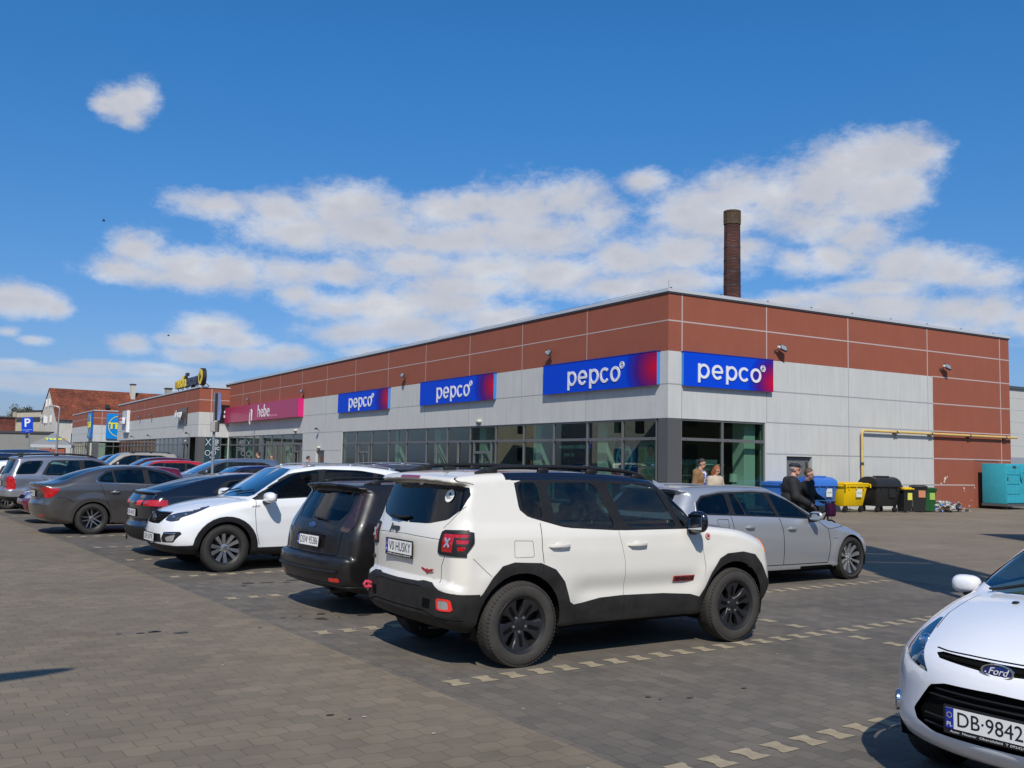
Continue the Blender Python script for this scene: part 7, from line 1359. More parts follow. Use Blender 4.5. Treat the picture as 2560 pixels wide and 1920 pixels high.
for i, y in enumerate((63.2, 81, 90.5)):
    e = empty('security_camera', fac(-2.65, y, 3.7), math.atan2(nD1.y, nD1.x), ['small wall camera above the second hall entrance', 'small wall camera above the middle windows of the second hall', 'small wall camera above the far windows of the second hall'][i], 'camera'); b = MB(); b.tube([(0, 0, -0.1), (0, -0.3, 0)], 0.03, 6); b.rbox(-0.05, 0.3, -0.42, -0.25, -0.05, 0.1, 0.02, 1); b.build('camera_body', MATS['trim_dark'], e)
# entrance portal of the second hall
e = empty('entrance_portal', fac(-2.65, 64.5), math.atan2(nD1.y, nD1.x), 'dark framed shop entrance in the front of the second hall', 'entrance'); b = MB(); b.box(-1.5, 1.5, -0.06, 0.02, 2.75, 3.33); b.box(-1.5, -1.2, -0.06, 0.02, 0, 2.75); b.box(1.2, 1.5, -0.06, 0.02, 0, 2.75); b.build('portal_frame', MATS['alu_frame'], e, smooth=False); text('lettering', 'sinsay', 0.3, MATS['sign_white'], e, frame((0, -0.07, 3.05), (1, 0, 0), (0, 0, 1)), ex=0.004)
# blue and yellow signs
ty = mat('sign_lemon', (0.70, 0.66, 0.05), 0.4); tb = mat('sign_azure', (0.0, 0.22, 0.62), 0.4, coat=0.2)
for (p, al, w, lab) in ((fac(-3.5, 118.5, 5.55), nD1, 3.4, 'blue TEDi sign on the narrow front of the far hall'), (fac(-0.2, 116.3, 5.5), D2, 3.4, 'blue TEDi sign on the side of the far hall, cut by the second hall')):
    e = flat_sign('shop_sign', p, al, w, 3.5, tb, lab, 0.25, mat('azure_edge', (0.0, 0.10, 0.42), 0.4)); F2 = frame((0, -0.28, 0), (1, 0, 0), (0, 0, 1))
    b = MB(F2); b.ring(1.38, 1.46, 0, 0.02, 36); b.build('ring', MATS['sign_lemon'], e); text('lettering', 'TEDi', 1.15, ty, e, F2 @ Matrix.Translation((0, 0, 0.03)), ex=0.03, fitw=2.9, bold=0.05)

# oil drops and scraps on the paving
b = MB(); ro_ = random.Random(9)
def blot(u, v, r, el=1.0):
    n = 10; k0 = len(b.v); [b.v.append((u + r * el * ro_.uniform(.7, 1.2) * math.cos(2 * math.pi * k / n), v + r * ro_.uniform(.6, 1.2) * math.sin(2 * math.pi * k / n), 0)) for k in range(n)]; b.f.append(tuple(range(k0, k0 + n)))
for (u, v, n, sp, r) in ((5.3, 13.0, 9, .35, .07), (4.4, 10.0, 7, .3, .05), (3.0, 9.8, 6, .3, .04), (8.4, 8.0, 26, .45, .04), (9.3, 5.6, 5, .25, .05), (5.5, 5.3, 4, .5, .025), (3.4, 6.0, 2, .3, .02)):
    for _ in range(n): blot(u + ro_.gauss(0, sp), v + ro_.gauss(0, sp * .4), r * ro_.uniform(.3, 1.3), 1.4)
o = b.build('oil_stains', mat('oil', (.055, .047, .04), .5), smooth=False, fix=False); o.rotation_euler = (0, 0, AZL); o.location = (0, 0, .006); o['kind'] = 'structure'
b = MB()
for _ in range(70): blot(ro_.uniform(-1, 13), ro_.uniform(3, 18), ro_.uniform(.004, .012), 1.5)
o = b.build('litter_scraps', mat('scrap', (.5, .48, .44), .8), smooth=False, fix=False); o.rotation_euler = (0, 0, AZL); o.location = (0, 0, .007); o['kind'] = 'stuff'
# ================================================================== background left
def wpt(x, y, Y):   # a point seen at picture position (2212 wide) at distance Y, used to read real places off the photograph
    v = (x * 2560 / 2212 - 1280) / 2410.5 * _X + (960 - y * 2560 / 2212) / 2410.5 * _U + _F; t = Y / v.y; return Vector((v.x * t, Y, v.z * t + H))
def tile_mat(name, c1, c2, sx, sy):
    m = bpy.data.materials.new(name); m.use_nodes = True; nt = m.node_tree; b = nt.nodes['Principled BSDF']; tc = nt.nodes.new('ShaderNodeTexCoord'); br = nt.nodes.new('ShaderNodeTexBrick'); n = nt.nodes.new('ShaderNodeTexNoise'); n.inputs['Scale'].default_value = 0.5; n.inputs['Detail'].default_value = 6
    nt.links.new(tc.outputs['UV'], br.inputs['Vector']); br.inputs['Scale'].default_value = 1; br.inputs['Brick Width'].default_value = sx; br.inputs['Row Height'].default_value = sy; br.inputs['Mortar Size'].default_value = 0.03 * min(sx, sy) * 6; br.inputs['Color1'].default_value = (*c1, 1); br.inputs['Color2'].default_value = (*c2, 1); br.inputs['Mortar'].default_value = (*[c * 0.35 for c in c1], 1)
    nt.links.new(tc.outputs['Object'], n.inputs['Vector']); mx = nt.nodes.new('ShaderNodeMix'); mx.data_type = 'RGBA'; mx.blend_type = 'MULTIPLY'; mx.inputs[0].default_value = 1; cr = nt.nodes.new('ShaderNodeMapRange'); cr.inputs['From Min'].default_value = 0.35; cr.inputs['From Max'].default_value = 0.65; cr.inputs['To Min'].default_value = 0.55; cr.inputs['To Max'].default_value = 1.15; nt.links.new(n.outputs[0], cr.inputs[0]); nt.links.new(br.outputs['Color'], mx.inputs[6]); cb = nt.nodes.new('ShaderNodeCombineColor')
    for i in range(3): nt.links.new(cr.outputs[0], cb.inputs[i])
    nt.links.new(cb.outputs[0], mx.inputs[7]); nt.links.new(mx.outputs[2], b.inputs['Base Color']); b.inputs['Roughness'].default_value = 0.85
    MATS[name] = m; return m
tile_mat('roof_tiles', (0.33, 0.082, 0.032), (0.17, 0.042, 0.022), 0.45, 0.42); tile_mat('old_brick', (0.26, 0.075, 0.05), (0.17, 0.05, 0.035), 0.5, 0.16); tile_mat('chimney_brick', (0.125, 0.044, 0.031), (0.055, 0.023, 0.019), 0.55, 0.2)
mat('plaster_cream', (0.52, 0.46, 0.34), 0.9, noise=0.10, nscale=0.6, streak=0.2); mat('plaster_white', (0.55, 0.52, 0.46), 0.9, noise=0.08, nscale=0.8, streak=0.15); mat('window_dark', (0.03, 0.035, 0.04), 0.15)
def uvquad(me, sc=1.0):
    uv = me.uv_layers.new(name='UVMap')
    for p in me.polygons:
        n = p.normal; t = Vector((0, 0, 1)).cross(n); t = t.normalized() if t.length > 1e-3 else Vector((1, 0, 0)); s = n.cross(t)
        for li in p.loop_indices: co = me.vertices[me.loops[li].vertex_index].co; uv.data[li].uv = (co.dot(t) * sc, co.dot(s) * sc)
def house(A, Bp, length, zb, zr, label, mr, mw, win=(), wname='house'):
    """gable from A to Bp, ridge runs away from it"""
    A = Vector(A); Bp = Vector(Bp); g = (Bp - A); w = g.length; g.normalize(); ax = Vector((-g.y, g.x, 0)); ang = math.atan2(g.y, g.x)
    e = empty(wname, A, ang, label, 'house')   # local x: along the gable, local y: along the ridge... (sign fixed below)
    sy_ = -1 if length < 0 else 1; L_ = abs(length)
    b = MB(); t = 0.25
    P = [(0, 0, 0), (w, 0, 0), (w, 0, zb), (w / 2, 0, zr - .12), (0, 0, zb)]; Q = [(p[0], sy_ * L_, p[2]) for p in P]
    b.add(P + Q, [(0, 1, 2, 3, 4), (5, 6, 7, 8, 9), (0, 1, 6, 5), (1, 2, 7, 6), (0, 4, 9, 5)]); b.build('wall', mw, e, smooth=False)
    ov = 0.25; dz = (zr - zb) / (w / 2) * ov
    b = MB()
    for s0, s1 in ((-ov, w / 2), (w + ov, w / 2)):
        z0, z1 = zb - dz, zr
        P = [(s0, -sy_ * 0.12, z0), (s1, -sy_ * 0.12, z1), (s1, sy_ * (L_ + .2), z1), (s0, sy_ * (L_ + .2), z0)]; b.add(P + [(p[0], p[1], p[2] + .14) for p in P], [(0, 1, 2, 3), (4, 5, 6, 7), (0, 1, 5, 4), (1, 2, 6, 5), (2, 3, 7, 6), (3, 0, 4, 7)])
    o = b.build('roof', mr, e, smooth=False); uvquad(o.data)
    return e, o, w, sy_
# red-roofed house: gable seen obliquely, long eaves side facing the camera
pA = wpt(117.5, 985, 160); pB = wpt(82, 985, 169)
A = (pA.x, pA.y, 0); Bq = (pB.x, pB.y, 0)
hs, ro, gw, sg = house(A, Bq, -48, 7.2, 12.55, 'old house with steep red tiled roof and pale gable wall', MATS['roof_tiles'], MATS['plaster_white'])
def chimney(parent, x, y, z0, z1, m, w=0.45, cap=True):
    b = MB(); b.box(x - w, x + w, y - w * .8, y + w * .8, z0, z1); b.build('chimney', m, parent, smooth=False)
    if cap: b = MB(); b.box(x - w * 1.25, x + w * 1.25, y - w, y + w, z1, z1 + 0.18); b.build('chimney_cap', MATS['trim_dark'], parent, smooth=False)
chimney(ro, gw * 0.42, sg * 13.5, 11, 14.0, MATS['plaster_white']); chimney(ro, gw * 0.46, sg * 20.0, 11, 13.7, mat('chimney_grey', (0.33, 0.30, 0.25), 0.9), 0.6)
for y in (8.5, 19.5): b = MB(); b.rbox(1.7, 2.4, sg * y - 0.3, sg * y + 0.3, 9.4, 10.1, 0.05, 1); b.build('roof_hatch', MATS['window_dark'], ro)
b = MB(); b.box(-0.35, -0.1, sg * 0 if sg > 0 else -48, 48 if sg > 0 else 0, 7.0, 7.2); b.build('gutter', MATS['trim_dark'], hs)
for (y, z, w_, h_) in ((2.9, 4.1, 1.1, 1.7), (2.9, 6.4, 0.8, 0.45), (9, 4.1, 1.1, 1.7), (15, 4.1, 1.1, 1.7), (21, 4.1, 1.1, 1.7)):
    b = MB(); b.box(-0.03, 0.05, sg * y - w_ / 2, sg * y + w_ / 2, z - h_ / 2, z + h_ / 2); f = b.build('window', MATS['window_dark'], hs, smooth=False)
    b = MB(); b.box(-0.06, -0.031, sg * y - w_ / 2 - .1, sg * y - w_ / 2, z - h_ / 2 - .1, z + h_ / 2); b.box(-0.06, -0.031, sg * y + w_ / 2, sg * y + w_ / 2 + .1, z - h_ / 2 - .1, z + h_ / 2); b.box(-0.07, -0.032, sg * y - w_ / 2, sg * y + w_ / 2, z - h_ / 2 - .1, z - h_ / 2); b.build('window_frame', MATS['sign_white'], f, smooth=False)
for (x, z, w_, h_) in ((gw * .42, 10.1, .35, 1.3), (gw * .6, 10.1, .35, 1.3), (gw * .30, 7.3, .4, 1.2), (gw * .55, 7.2, .35, 1.1), (gw * .68, 7.3, .9, 1.3)):
    b = MB(); b.rbox(x - w_ / 2, x + w_ / 2, *( (-0.25, 0.02) if sg > 0 else (-0.02, 0.25)), z - h_ / 2, z + h_ / 2, 0.05, 1); b.build('gable_niche', mat('paint_white_wall', (0.7, 0.7, 0.68), 0.8), hs)
b = MB(); b.ell((gw * .80, 0.35 if sg < 0 else -0.35, 7.7), (0.55, 0.15, 0.55)); b.build('satellite_dish', mat('dish_grey', (0.4, 0.42, 0.43), 0.5), hs)
b = MB(); b.tube([(gw / 2, sg * 43, 12.5), (gw / 2, sg * 43, 16.2)], 0.05, 5); b.tube([(gw / 2 - .3, sg * 43, 15.6), (gw / 2 + .3, sg * 43, 15.6)], 0.03, 4); b.build('roof_aerial', MATS['trim_dark'], ro)
def box_building(p0, p1, depth, z, label, m, roofm=None, name='building', wins=(), uv=False, parapet=0.0):
    p0 = Vector((p0[0], p0[1], 0)); p1 = Vector((p1[0], p1[1], 0)); d = p1 - p0; w = d.length; e = empty(name, p0, math.atan2(d.y, d.x), label, 'building' if 'wall' not in name else 'wall')
    b = MB(); b.box(0, w, 0, depth, 0, z); o = b.build('wall' if 'wall' not in name else 'wall_face', m, e, smooth=False)
    if uv: uvquad(o.data)
    b = MB(); b.box(-.15, w + .15, -.15, depth + .15, z, z + 0.22); b.build('roof' if 'wall' not in name else 'coping', roofm or MATS['trim_dark'], e, smooth=False)
    for (x, zc, ww, hh) in wins: b = MB(); b.box(x - ww / 2, x + ww / 2, -0.04, 0.02, zc - hh / 2, zc + hh / 2); b.build('window', MATS['window_dark'], e, smooth=False)
    return e
q0, q1 = wpt(28, 985, 178), wpt(92, 985, 172)
cb_ = box_building(q0, q1, 12, 9.0, 'low cream building with dark flat eaves left of the red-roofed house', MATS['plaster_cream'])
b = MB(); w_ = (Vector(q1) - Vector(q0)).length; b.box(0.6, w_, -0.1, 0, 7.2, 8.0); b.build('eaves_dark_board', MATS['trim_dark'], cb_, smooth=False); b = MB(); b.box(0.3, w_, -.12, 0, 3.6, 3.75); b.build('cornice', MATS['trim_dark'], cb_, smooth=False); b = MB(); b.box(-0.4, 0.6, -.3, 0, 0, 9.0); b.build('rough_corner', mat('rubble', (0.4, 0.36, 0.28), 0.95, noise=0.5, nscale=3), cb_, smooth=False)  # plain dark board below the roof, thin dark cornice, rubble corner
q0, q1 = wpt(-60, 985, 160), wpt(29, 985, 165)
br_ = box_building(q0, q1, 10, 7.4, 'dark red brick building at the left edge', MATS['old_brick'], uv=True)
q0, q1 = wpt(-90, 985, 104), wpt(107, 985, 104)
gwall = box_building(q0, q1, 0.3, 3.72, 'long plain grey wall behind the parked cars at left', mat('grey_wall', (0.21, 0.21, 0.195), 0.9, noise=0.08, nscale=0.7), name='boundary_wall')
# chimney stack
CP = wpt(1581, 985, 128); cs = empty('chimney_stack', (CP.x, CP.y, 0), 0.2, 'tall old brick chimney stack with iron bands behind the hall', 'chimney')
b = MB(); n = 12; prof = [(1.30, 0), (1.22, 12), (1.16, 22), (1.07, 34.1)]
vs = []; fs = []
for (r, z) in prof: vs += [(r * math.cos(2 * math.pi * k / n), r * math.sin(2 * math.pi * k / n), z) for k in range(n)]
for i in range(len(prof) - 1): fs += [(i * n + k, i * n + (k + 1) % n, (i + 1) * n + (k + 1) % n, (i + 1) * n + k) for k in range(n)]
b.add(vs, fs); o = b.build('shaft', MATS['chimney_brick'], cs, smooth=False)
uv = o.data.uv_layers.new(name='UVMap')
for p in o.data.polygons:
    for li in p.loop_indices: co = o.data.vertices[o.data.loops[li].vertex_index].co; uv.data[li].uv = (math.atan2(p.center.y, p.center.x) * 1.2 + 0 * co.x, co.z)
for k_, (z0, z1, r) in enumerate(((34.1, 34.5, 1.15), (34.5, 35.7, 1.10), (35.7, 35.95, 1.16))):
    b = MB(); b.tube([(0, 0, z0), (0, 0, z1)], [r, r], 12); o2 = b.build('crown_course', mat('crown_brick', (0.075, 0.048, 0.028), 0.9, noise=0.4, nscale=2), cs, smooth=False)
b = MB()
for k in range(12): a = 2 * math.pi * k / 12; b.box(1.09, 1.15, -0.1, 0.1, 34.5, 35.7, Matrix.Rotation(a, 4, 'Z'))
b.build('crown_ribs', MATS['crown_brick'], cs, smooth=False)
for i, z in enumerate(np.arange(13.5, 31.5, 1.75)):
    r = 1.30 - 0.0068 * z + 0.03; b = MB(); b.tube([(0, 0, z - .05), (0, 0, z + .05)], [r, r], 12)
    for a in (0.1, 2.2, 3.4, 5.0): b.tube([(r * math.cos(a), r * math.sin(a), z), ((r + .22) * math.cos(a), (r + .22) * math.sin(a), z)], 0.03, 4)
    b.build('iron_band', MATS['trim_dark'], cs, smooth=False)
# ribbed grey hall at the right edge
q0 = wpt(2150, 985, 62); dv = D2
gh = empty('warehouse', (q0.x, q0.y, 0), AZF, 'pale grey panelled warehouse at the right edge behind the hall', 'building')
b = MB(); b.box(0, 26, 0, 12, 2.62, 7.1); o = b.build('wall', mat('panel_pale', (0.46, 0.46, 0.44), 0.7, noise=0.04), gh, smooth=False); b = MB(); b.box(0, 26, -.02, 12, 0, 2.62); b.build('plinth', mat('panel_blue', (0.25, 0.28, 0.33), 0.8), gh, smooth=False)
b = MB(); b.box(-.1, 26, -.12, 12, 7.1, 7.28); b.build('roof_edge', mat('edge_green', (0.06, 0.08, 0.09), 0.5), gh, smooth=False); b = MB()
for z in np.arange(3.4, 7, 0.78): b.box(0, 26, -.012, 0, z - .012, z + .012)
b.build('panel_joints', MATS['trim_metal'], gh, smooth=False)
# ------------------------------------------------------------------ tent, banners, posts
tp = wpt(113, 985, 93); tn = empty('market_tent', (tp.x, tp.y, 0), 0.35, 'grey pop-up tent with TEDi lettering on its pyramid roof', 'tent'); tc_ = mat('tent_grey', (0.20, 0.205, 0.21), 0.85)
b = MB(); s = 1.75; b.add([(-s, -s, 2.45), (s, -s, 2.45), (s, s, 2.45), (-s, s, 2.45), (0, 0, 3.62)], [(0, 1, 4), (1, 2, 4), (2, 3, 4), (3, 0, 4)]); b.build('canopy', tc_, tn, smooth=False, fix=False)
b = MB(); 
for k in range(4): b.box(-s, s, -s - .01, -s + .01, 2.17, 2.45, Matrix.Rotation(k * math.pi / 2, 4, 'Z'))
b.build('valance', mat('tent_pale', (0.42, 0.44, 0.46), 0.8), tn, smooth=False)
for x in (-s + .05, s - .05):
    for y in (-s + .05, s - .05): b = MB(); b.box(x - .03, x + .03, y - .03, y + .03, 0, 2.4); b.build('leg', MATS['silver_plastic'], tn, smooth=False)
sl = math.atan2(3.62 - 2.45, s); Mt = Matrix.Translation((0.1, -s * 0.58, 2.45 + (3.62 - 2.45) * .42)) @ Matrix.Rotation(sl, 4, 'X')
b = MB(Mt); b.box(-.42, .42, -.28, .28, 0.01, 0.03); b.build('print_field', tb, tn, smooth=False); text('lettering', 'TEDi', 0.42, ty, tn, Mt @ Matrix.Translation((0, 0, 0.05)), ex=0.006, fitw=1.5, bold=0.02)
cp_ = wpt(115, 985, 91.2); ct = empty('market_counter', (cp_.x, cp_.y, 0), 0.3, 'brick red counter with goods under the grey tent', 'counter'); b = MB(); b.box(-1.1, 1.1, -.3, .3, 0, 0.75); b.box(-1.2, 1.0, -.35, .35, 0.75, 2.05); b.build('counter_body', mat('counter_red', (0.3, 0.08, 0.05), 0.8), ct, smooth=False); b = MB(); b.tube([(0, -.42, 1.55), (0, -.36, 1.55)], 0.22, 14); b.build('round_opening', MATS['window_dark'], ct)
fp = wpt(133.5, 985, 95); fl = empty('advertising_flag', (fp.x, fp.y, 0), 0.3, 'upright yellow advertising banner beside the grey tent', 'banner'); b = MB(); b.box(-.2, .30, -.02, .02, 0.4, 3.15); b.build('cloth', mat('flag_yellow', (0.5, 0.36, 0.01), 0.7, noise=.2), fl, smooth=False); b = MB(); b.box(-.42, -.2, -.025, .025, 0.4, 3.15); b.build('dark_edge', MATS['window_dark'], fl, smooth=False); b = MB(); b.tube([(-.2, 0, 0), (-.2, 0, 3.2)], .025, 6); b.build('pole', MATS['silver_plastic'], fl)
lp = wpt(121, 985, 75); lm = empty('street_lamp', (lp.x, lp.y, 0), 0.0, 'slim grey street lamp in front of the tent and red-roofed house', 'street lamp'); ms = mat('galvanised', (0.30, 0.33, 0.35), 0.45, 0.5)
b = MB(); b.tube([(0, 0, 0), (0.02, 0, 3.2), (0.08, 0, 5.1)], [0.10, 0.075, 0.06], 10); b.tube([(0.08, 0, 5.05), (0.02, 0, 5.25), (-.25, 0, 5.32)], [0.05, 0.05, 0.05], 8); b.build('pole', ms, lm); b = MB(); b.rbox(-.75, -.2, -.11, .11, 5.25, 5.36, 0.04, 2); b.build('lamp_head', ms, lm)
# parking sign
pp = wpt(57.5, 985, 52); ps = empty('parking_sign', (pp.x, pp.y, 0), 0.0, 'blue square parking sign with white P on a grey post', 'sign')
b = MB(); b.tube([(0.22, 0, 0), (0.02, 0, 3.6)], 0.035, 8); b.build('post', ms, ps)
Mp = Matrix.Translation((-0.03, -0.06, 3.18)) @ Matrix.Rotation(R(10), 4, 'Z') @ Matrix.Rotation(R(-4), 4, 'Y') @ Matrix.Rotation(R(90), 4, 'X')
b = MB(Mp); b.prism(rnd([(-.29, -.41), (.29, -.41), (.29, .41), (-.29, .41)], 0.06, 2), 0, 0.02); b.build('sign_plate', mat('traffic_blue', (0.0, 0.05, 0.50), 0.35), ps)
text('letter_p', 'P', 0.62, MATS['sign_white'], ps, Mp @ Matrix.Translation((0, 0.10, 0.024)), ex=0.003, bold=0.012); text('small_text', 'parking dla klientów', 0.06, MATS['sign_white'], ps, Mp @ Matrix.Translation((0, -.26, 0.024)), ex=0.002, fitw=.48); text('small_text', 'max 2h', 0.06, MATS['sign_white'], ps, Mp @ Matrix.Translation((0, -.34, 0.024)), ex=0.002)
b = MB(); b.rbox(-.12, .1, -.02, .03, 2.48, 2.76, .01, 1); b.build('small_box', MATS['trim_dark'], ps)
# banner post on the island
bp_ = wpt(460, 985, 32); bn = empty('banner_post', (bp_.x, bp_.y, 0), 0.0, 'grey post with narrow blue banners and small sign box in the car park', 'post')
b = MB(); b.tube([(0, 0, 0), (0, 0, 2.6)], 0.045, 10); b.build('post', ms, bn)
for x, m_ in ((-.03, 'silver_plastic'), (.10, 'silver_plastic')): b = MB(); b.tube([(x, 0, 2.55), (x, 0, 3.85)], 0.02, 8); b.build('banner_rod', MATS[m_], bn)
b = MB(); b.add([(0.11, -.02, 3.82), (0.20, -.09, 3.82), (0.23, -.05, 3.2), (0.20, -.1, 2.9), (0.11, -.02, 2.9), (0.12, -.0, 3.4)], [(0, 1, 2, 5), (5, 2, 3, 4)]); b.build('banner_cloth', mat('banner_blue', (0.16, 0.20, 0.42), 0.7, noise=.3), bn, fix=False); b = MB(); b.box(0.0, 0.08, -.015, .015, 2.9, 3.8); b.build('banner_dark', MATS['window_dark'], bn, smooth=False)
b = MB(); b.rbox(-.12, .02, -.13, -.03, 2.52, 2.86, .01, 1, Matrix.Rotation(.4, 4, 'Z')); b.build('sign_box', mat('box_pale', (.35, .33, .32), .6), bn); b = MB(); b.rbox(.03, .18, -.1, 0.02, 2.52, 2.86, .01, 1, Matrix.Rotation(-.2, 4, 'Z')); b.build('sign_box_dark', mat('box_brown', (.12, .1, .09), .6), bn)
# ------------------------------------------------------------------ bare trees
def bare_tree(p, h, label, seed=1, spread=0.5, col=(0.06, 0.05, 0.04), leaf=None, name='tree'):
    r = random.Random(seed); e = empty(name, p, 0, label, 'tree'); tr = MB(); cr = MB(); lf = MB()
    def grow(p, d, l, rad, dep):
        q = p + d * l; (tr if dep < 2 else cr).tube([p, (p + q) / 2 + Vector((r.uniform(-1, 1), r.uniform(-1, 1), 0)) * l * .05, q], [rad, rad * .85, rad * .68], 6 if dep < 2 else 3, False)
        if dep >= 4 and leaf:
            for _ in range(leaf[1]):
                c = q + Vector((r.gauss(0, .35), r.gauss(0, .35), r.gauss(0, .3))); s = r.uniform(.05, .14) * leaf[2]; n1 = Vector((r.gauss(0, 1), r.gauss(0, 1), r.gauss(0, 1))).normalized(); n2 = n1.orthogonal().normalized(); n3 = n1.cross(n2); lf.add([c + n2 * s, c + n3 * s * .6, c - n2 * s, c - n3 * s * .6], [(0, 1, 2, 3)])
        if dep >= 5: return
        for _ in range(3 if dep < 4 else 3):
            a = Vector((r.gauss(0, spread), r.gauss(0, spread), r.uniform(0.15, .9))); nd = (d * 1.0 + a).normalized(); grow(q if r.random() < .7 else (p + q) / 2, nd, l * r.uniform(.55, .8), rad * .62, dep + 1)
    grow(Vector((0, 0, 0)), Vector((0, 0, 1)), h * .3, h * .022, 0)
    tr.build('trunk', mat('bark', col, 0.9), e); cr.build('branches', MATS['bark'], e, smooth=False, fix=False)
    if leaf: lf.build('crown', leaf[0], e, smooth=False, fix=False)
    return e
bud = mat('buds', (0.16, 0.15, 0.07), 0.8); ever = mat('evergreen', (0.05, 0.065, 0.03), 0.8)
t0 = wpt(48, 985, 186); bare_tree((t0.x, t0.y, 0), 13.2, 'small dark evergreen top showing above the cream building', 3, .28, leaf=(ever, 14, 1.6))
t0 = wpt(6, 985, 180); bare_tree((t0.x, t0.y, 0), 11.5, 'budding tree above the brick building at the left edge', 8, .6, leaf=(bud, 4, 1.0)); t0 = wpt(22, 985, 182); bare_tree((t0.x, t0.y, 0), 10.6, 'budding tree between the brick and the cream building', 12, .6, leaf=(bud, 4, 1.0))
# ------------------------------------------------------------------ bins by the side wall
def plastic(n, c): return mat(n, c, 0.42, noise=0.06, nscale=4, spec=0.4)
pb, py_, pk, pg_ = plastic('bin_blue', (0.035, 0.14, 0.47)), plastic('bin_yellow', (0.72, 0.46, 0.0)), plastic('bin_black', (0.018, 0.019, 0.020)), plastic('bin_green', (0.015, 0.085, 0.025)); mat('label_white', (0.6, 0.65, 0.62), 0.5)
def big_bin(p, m, dome, label, lab=('label_white', ''), rz=0.0, dark_side=False, dome_m=None):
    e = empty('waste_container', p, AZF + rz, label, 'waste container'); w, d = 1.30, 1.02
    b = MB(); zt, zb = 1.02, 0.24
    P = [(-w / 2 + .09, -d / 2 + .16, zb), (w / 2 - .09, -d / 2 + .16, zb), (w / 2 - .09, d / 2 - .08, zb), (-w / 2 + .09, d / 2 - .08, zb), (-w / 2, -d / 2, zt), (w / 2, -d / 2, zt), (w / 2, d / 2, zt), (-w / 2, d / 2, zt)]
    b.add(P, [(0, 3, 2, 1), (0, 1, 5, 4), (1, 2, 6, 5), (2, 3, 7, 6), (3, 0, 4, 7), (4, 5, 6, 7)])
    bm = bmesh.new(); vs = [bm.verts.new(v) for v in b.v]; [bm.faces.new([vs[i] for i in f]) for f in b.f]; bmesh.ops.bevel(bm, geom=list(bm.edges), offset=0.04, segments=2, affect='EDGES', profile=.5); b = MB(); b._bm(bm)
    b.build('body', m, e)
    b = MB(); b.rbox(-w / 2 - .045, w / 2 + .045, -d / 2 - .045, d / 2 + .045, zt - .02, zt + .05, .02, 2)
    for x in (-.42, 0, .42): b.rbox(x - .02, x + .02, -d / 2 - .03, -d / 2 + .02, zt - .12, zt, .01, 1)
    b.build('rim', m, e)
    if dome == 'flat':
        b = MB(); b.rbox(-w / 2 - .03, w / 2 + .03, -d / 2 - .06, d / 2 + .03, zt + .05, zt + .13, .03, 2); b.rbox(-w / 2 + .15, w / 2 - .15, -d / 2 + .1, d / 2 - .1, zt + .12, zt + .155, .02, 1); b.build('lid', m, e)
        b = MB()
        for x in (-w / 2 - .05, w / 2 + .05): b.tube([(x, -d / 2 - .1, zt - .05), (x, -d / 2 - .1, zt + .07), (x, -d / 2, zt + .09)], .03, 6)
        b.build('lift_peg', m, e)
    else:
        b = MB(); n = 12; vs = []; hw_ = w / 2
        for sx_ in (-1, 1):
            for t in np.linspace(0, math.pi, n + 1): vs.append((sx_ * hw_, -math.cos(t) * (d / 2 + .02), zt + .05 + math.sin(t) * dome))
        k = n + 1; fs = [(i, i + 1, k + i + 1, k + i) for i in range(n)] + [tuple(range(k)), tuple(range(k, 2 * k))]; b.add(vs, fs)
        bm = bmesh.new(); v2 = [bm.verts.new(v) for v in b.v]; [bm.faces.new([v2[i] for i in f]) for f in b.f]; bmesh.ops.bevel(bm, geom=[q for q in bm.edges if len(q.link_faces) == 2 and q.calc_face_angle(0) > .8], offset=.03, segments=2, affect='EDGES', profile=.5); b = MB(); b._bm(bm); b.build('lid', dome_m or m, e)
        b = MB(); b.rbox(-.32, .32, -d * .22, d * .05, zt + .02 + dome * .97, zt + .085 + dome, .03, 2, Matrix.Rotation(0, 4, 'X')); b.build('lid_hatch', dome_m or m, e)
        b = MB()
        for x in (-w / 2 - .02, w / 2 + .02): b.tube([(x, -.1, zt + .15), (x, .05, zt - .15), (x, .25, zt - .3)], .035, 6); b.tube([(x - .02, .05, zt - .15), (x + .02, .05, zt - .15)], .09, 12)
        b.build('lid_arm', MATS['bin_black'], e)
    if lab[0]: b = MB(); b.box(.02, .34, -d / 2 - .012 + .03, -d / 2 + .035, zt - .42, zt - .10, Matrix.Rotation(0.0, 4, 'X')); b.build('label', MATS[lab[0]], e); text('label_text', lab[1], .07, mat('label_ink', (.1, .2, .15), .6), e, frame((.18, -d / 2 + .015, zt - .26), (1, 0, 0), (0, 0, 1)), ex=.001, fitw=.26)
    for x in (-.46, .46):
        for y in (-.34, .38):
            c = MB(); c.tube([(x - .035, y + .03, .10), (x + .035, y + .03, .10)], .10, 14); c.box(x - .05, x - .038, y - .03, y + .06, .08, .26); c.box(x + .038, x + .05, y - .03, y + .06, .08, .26); c.build('castor', MATS['rubber'], e)
    return e
def fb(x, y): return fac(x, y)
big_bin(fb(5.35, -.55), pb, 'flat', 'blue waste container with flat lid, half hidden behind the man in the cap')
big_bin(fb(6.75, -.95), pb, .30, 'blue waste container with rounded lid, left of the yellow one', ('label_white', 'PAPIER'))
big_bin(fb(8.05, -1.30), py_, 'flat', 'yellow waste container with flat lid and white label', ('label_white', 'PLASTIK'))
big_bin(fb(9.75, -1.55), pk, .34, 'large black waste container with rounded lid, right of the yellow one', ('bin_black', ''), rz=-0.12)
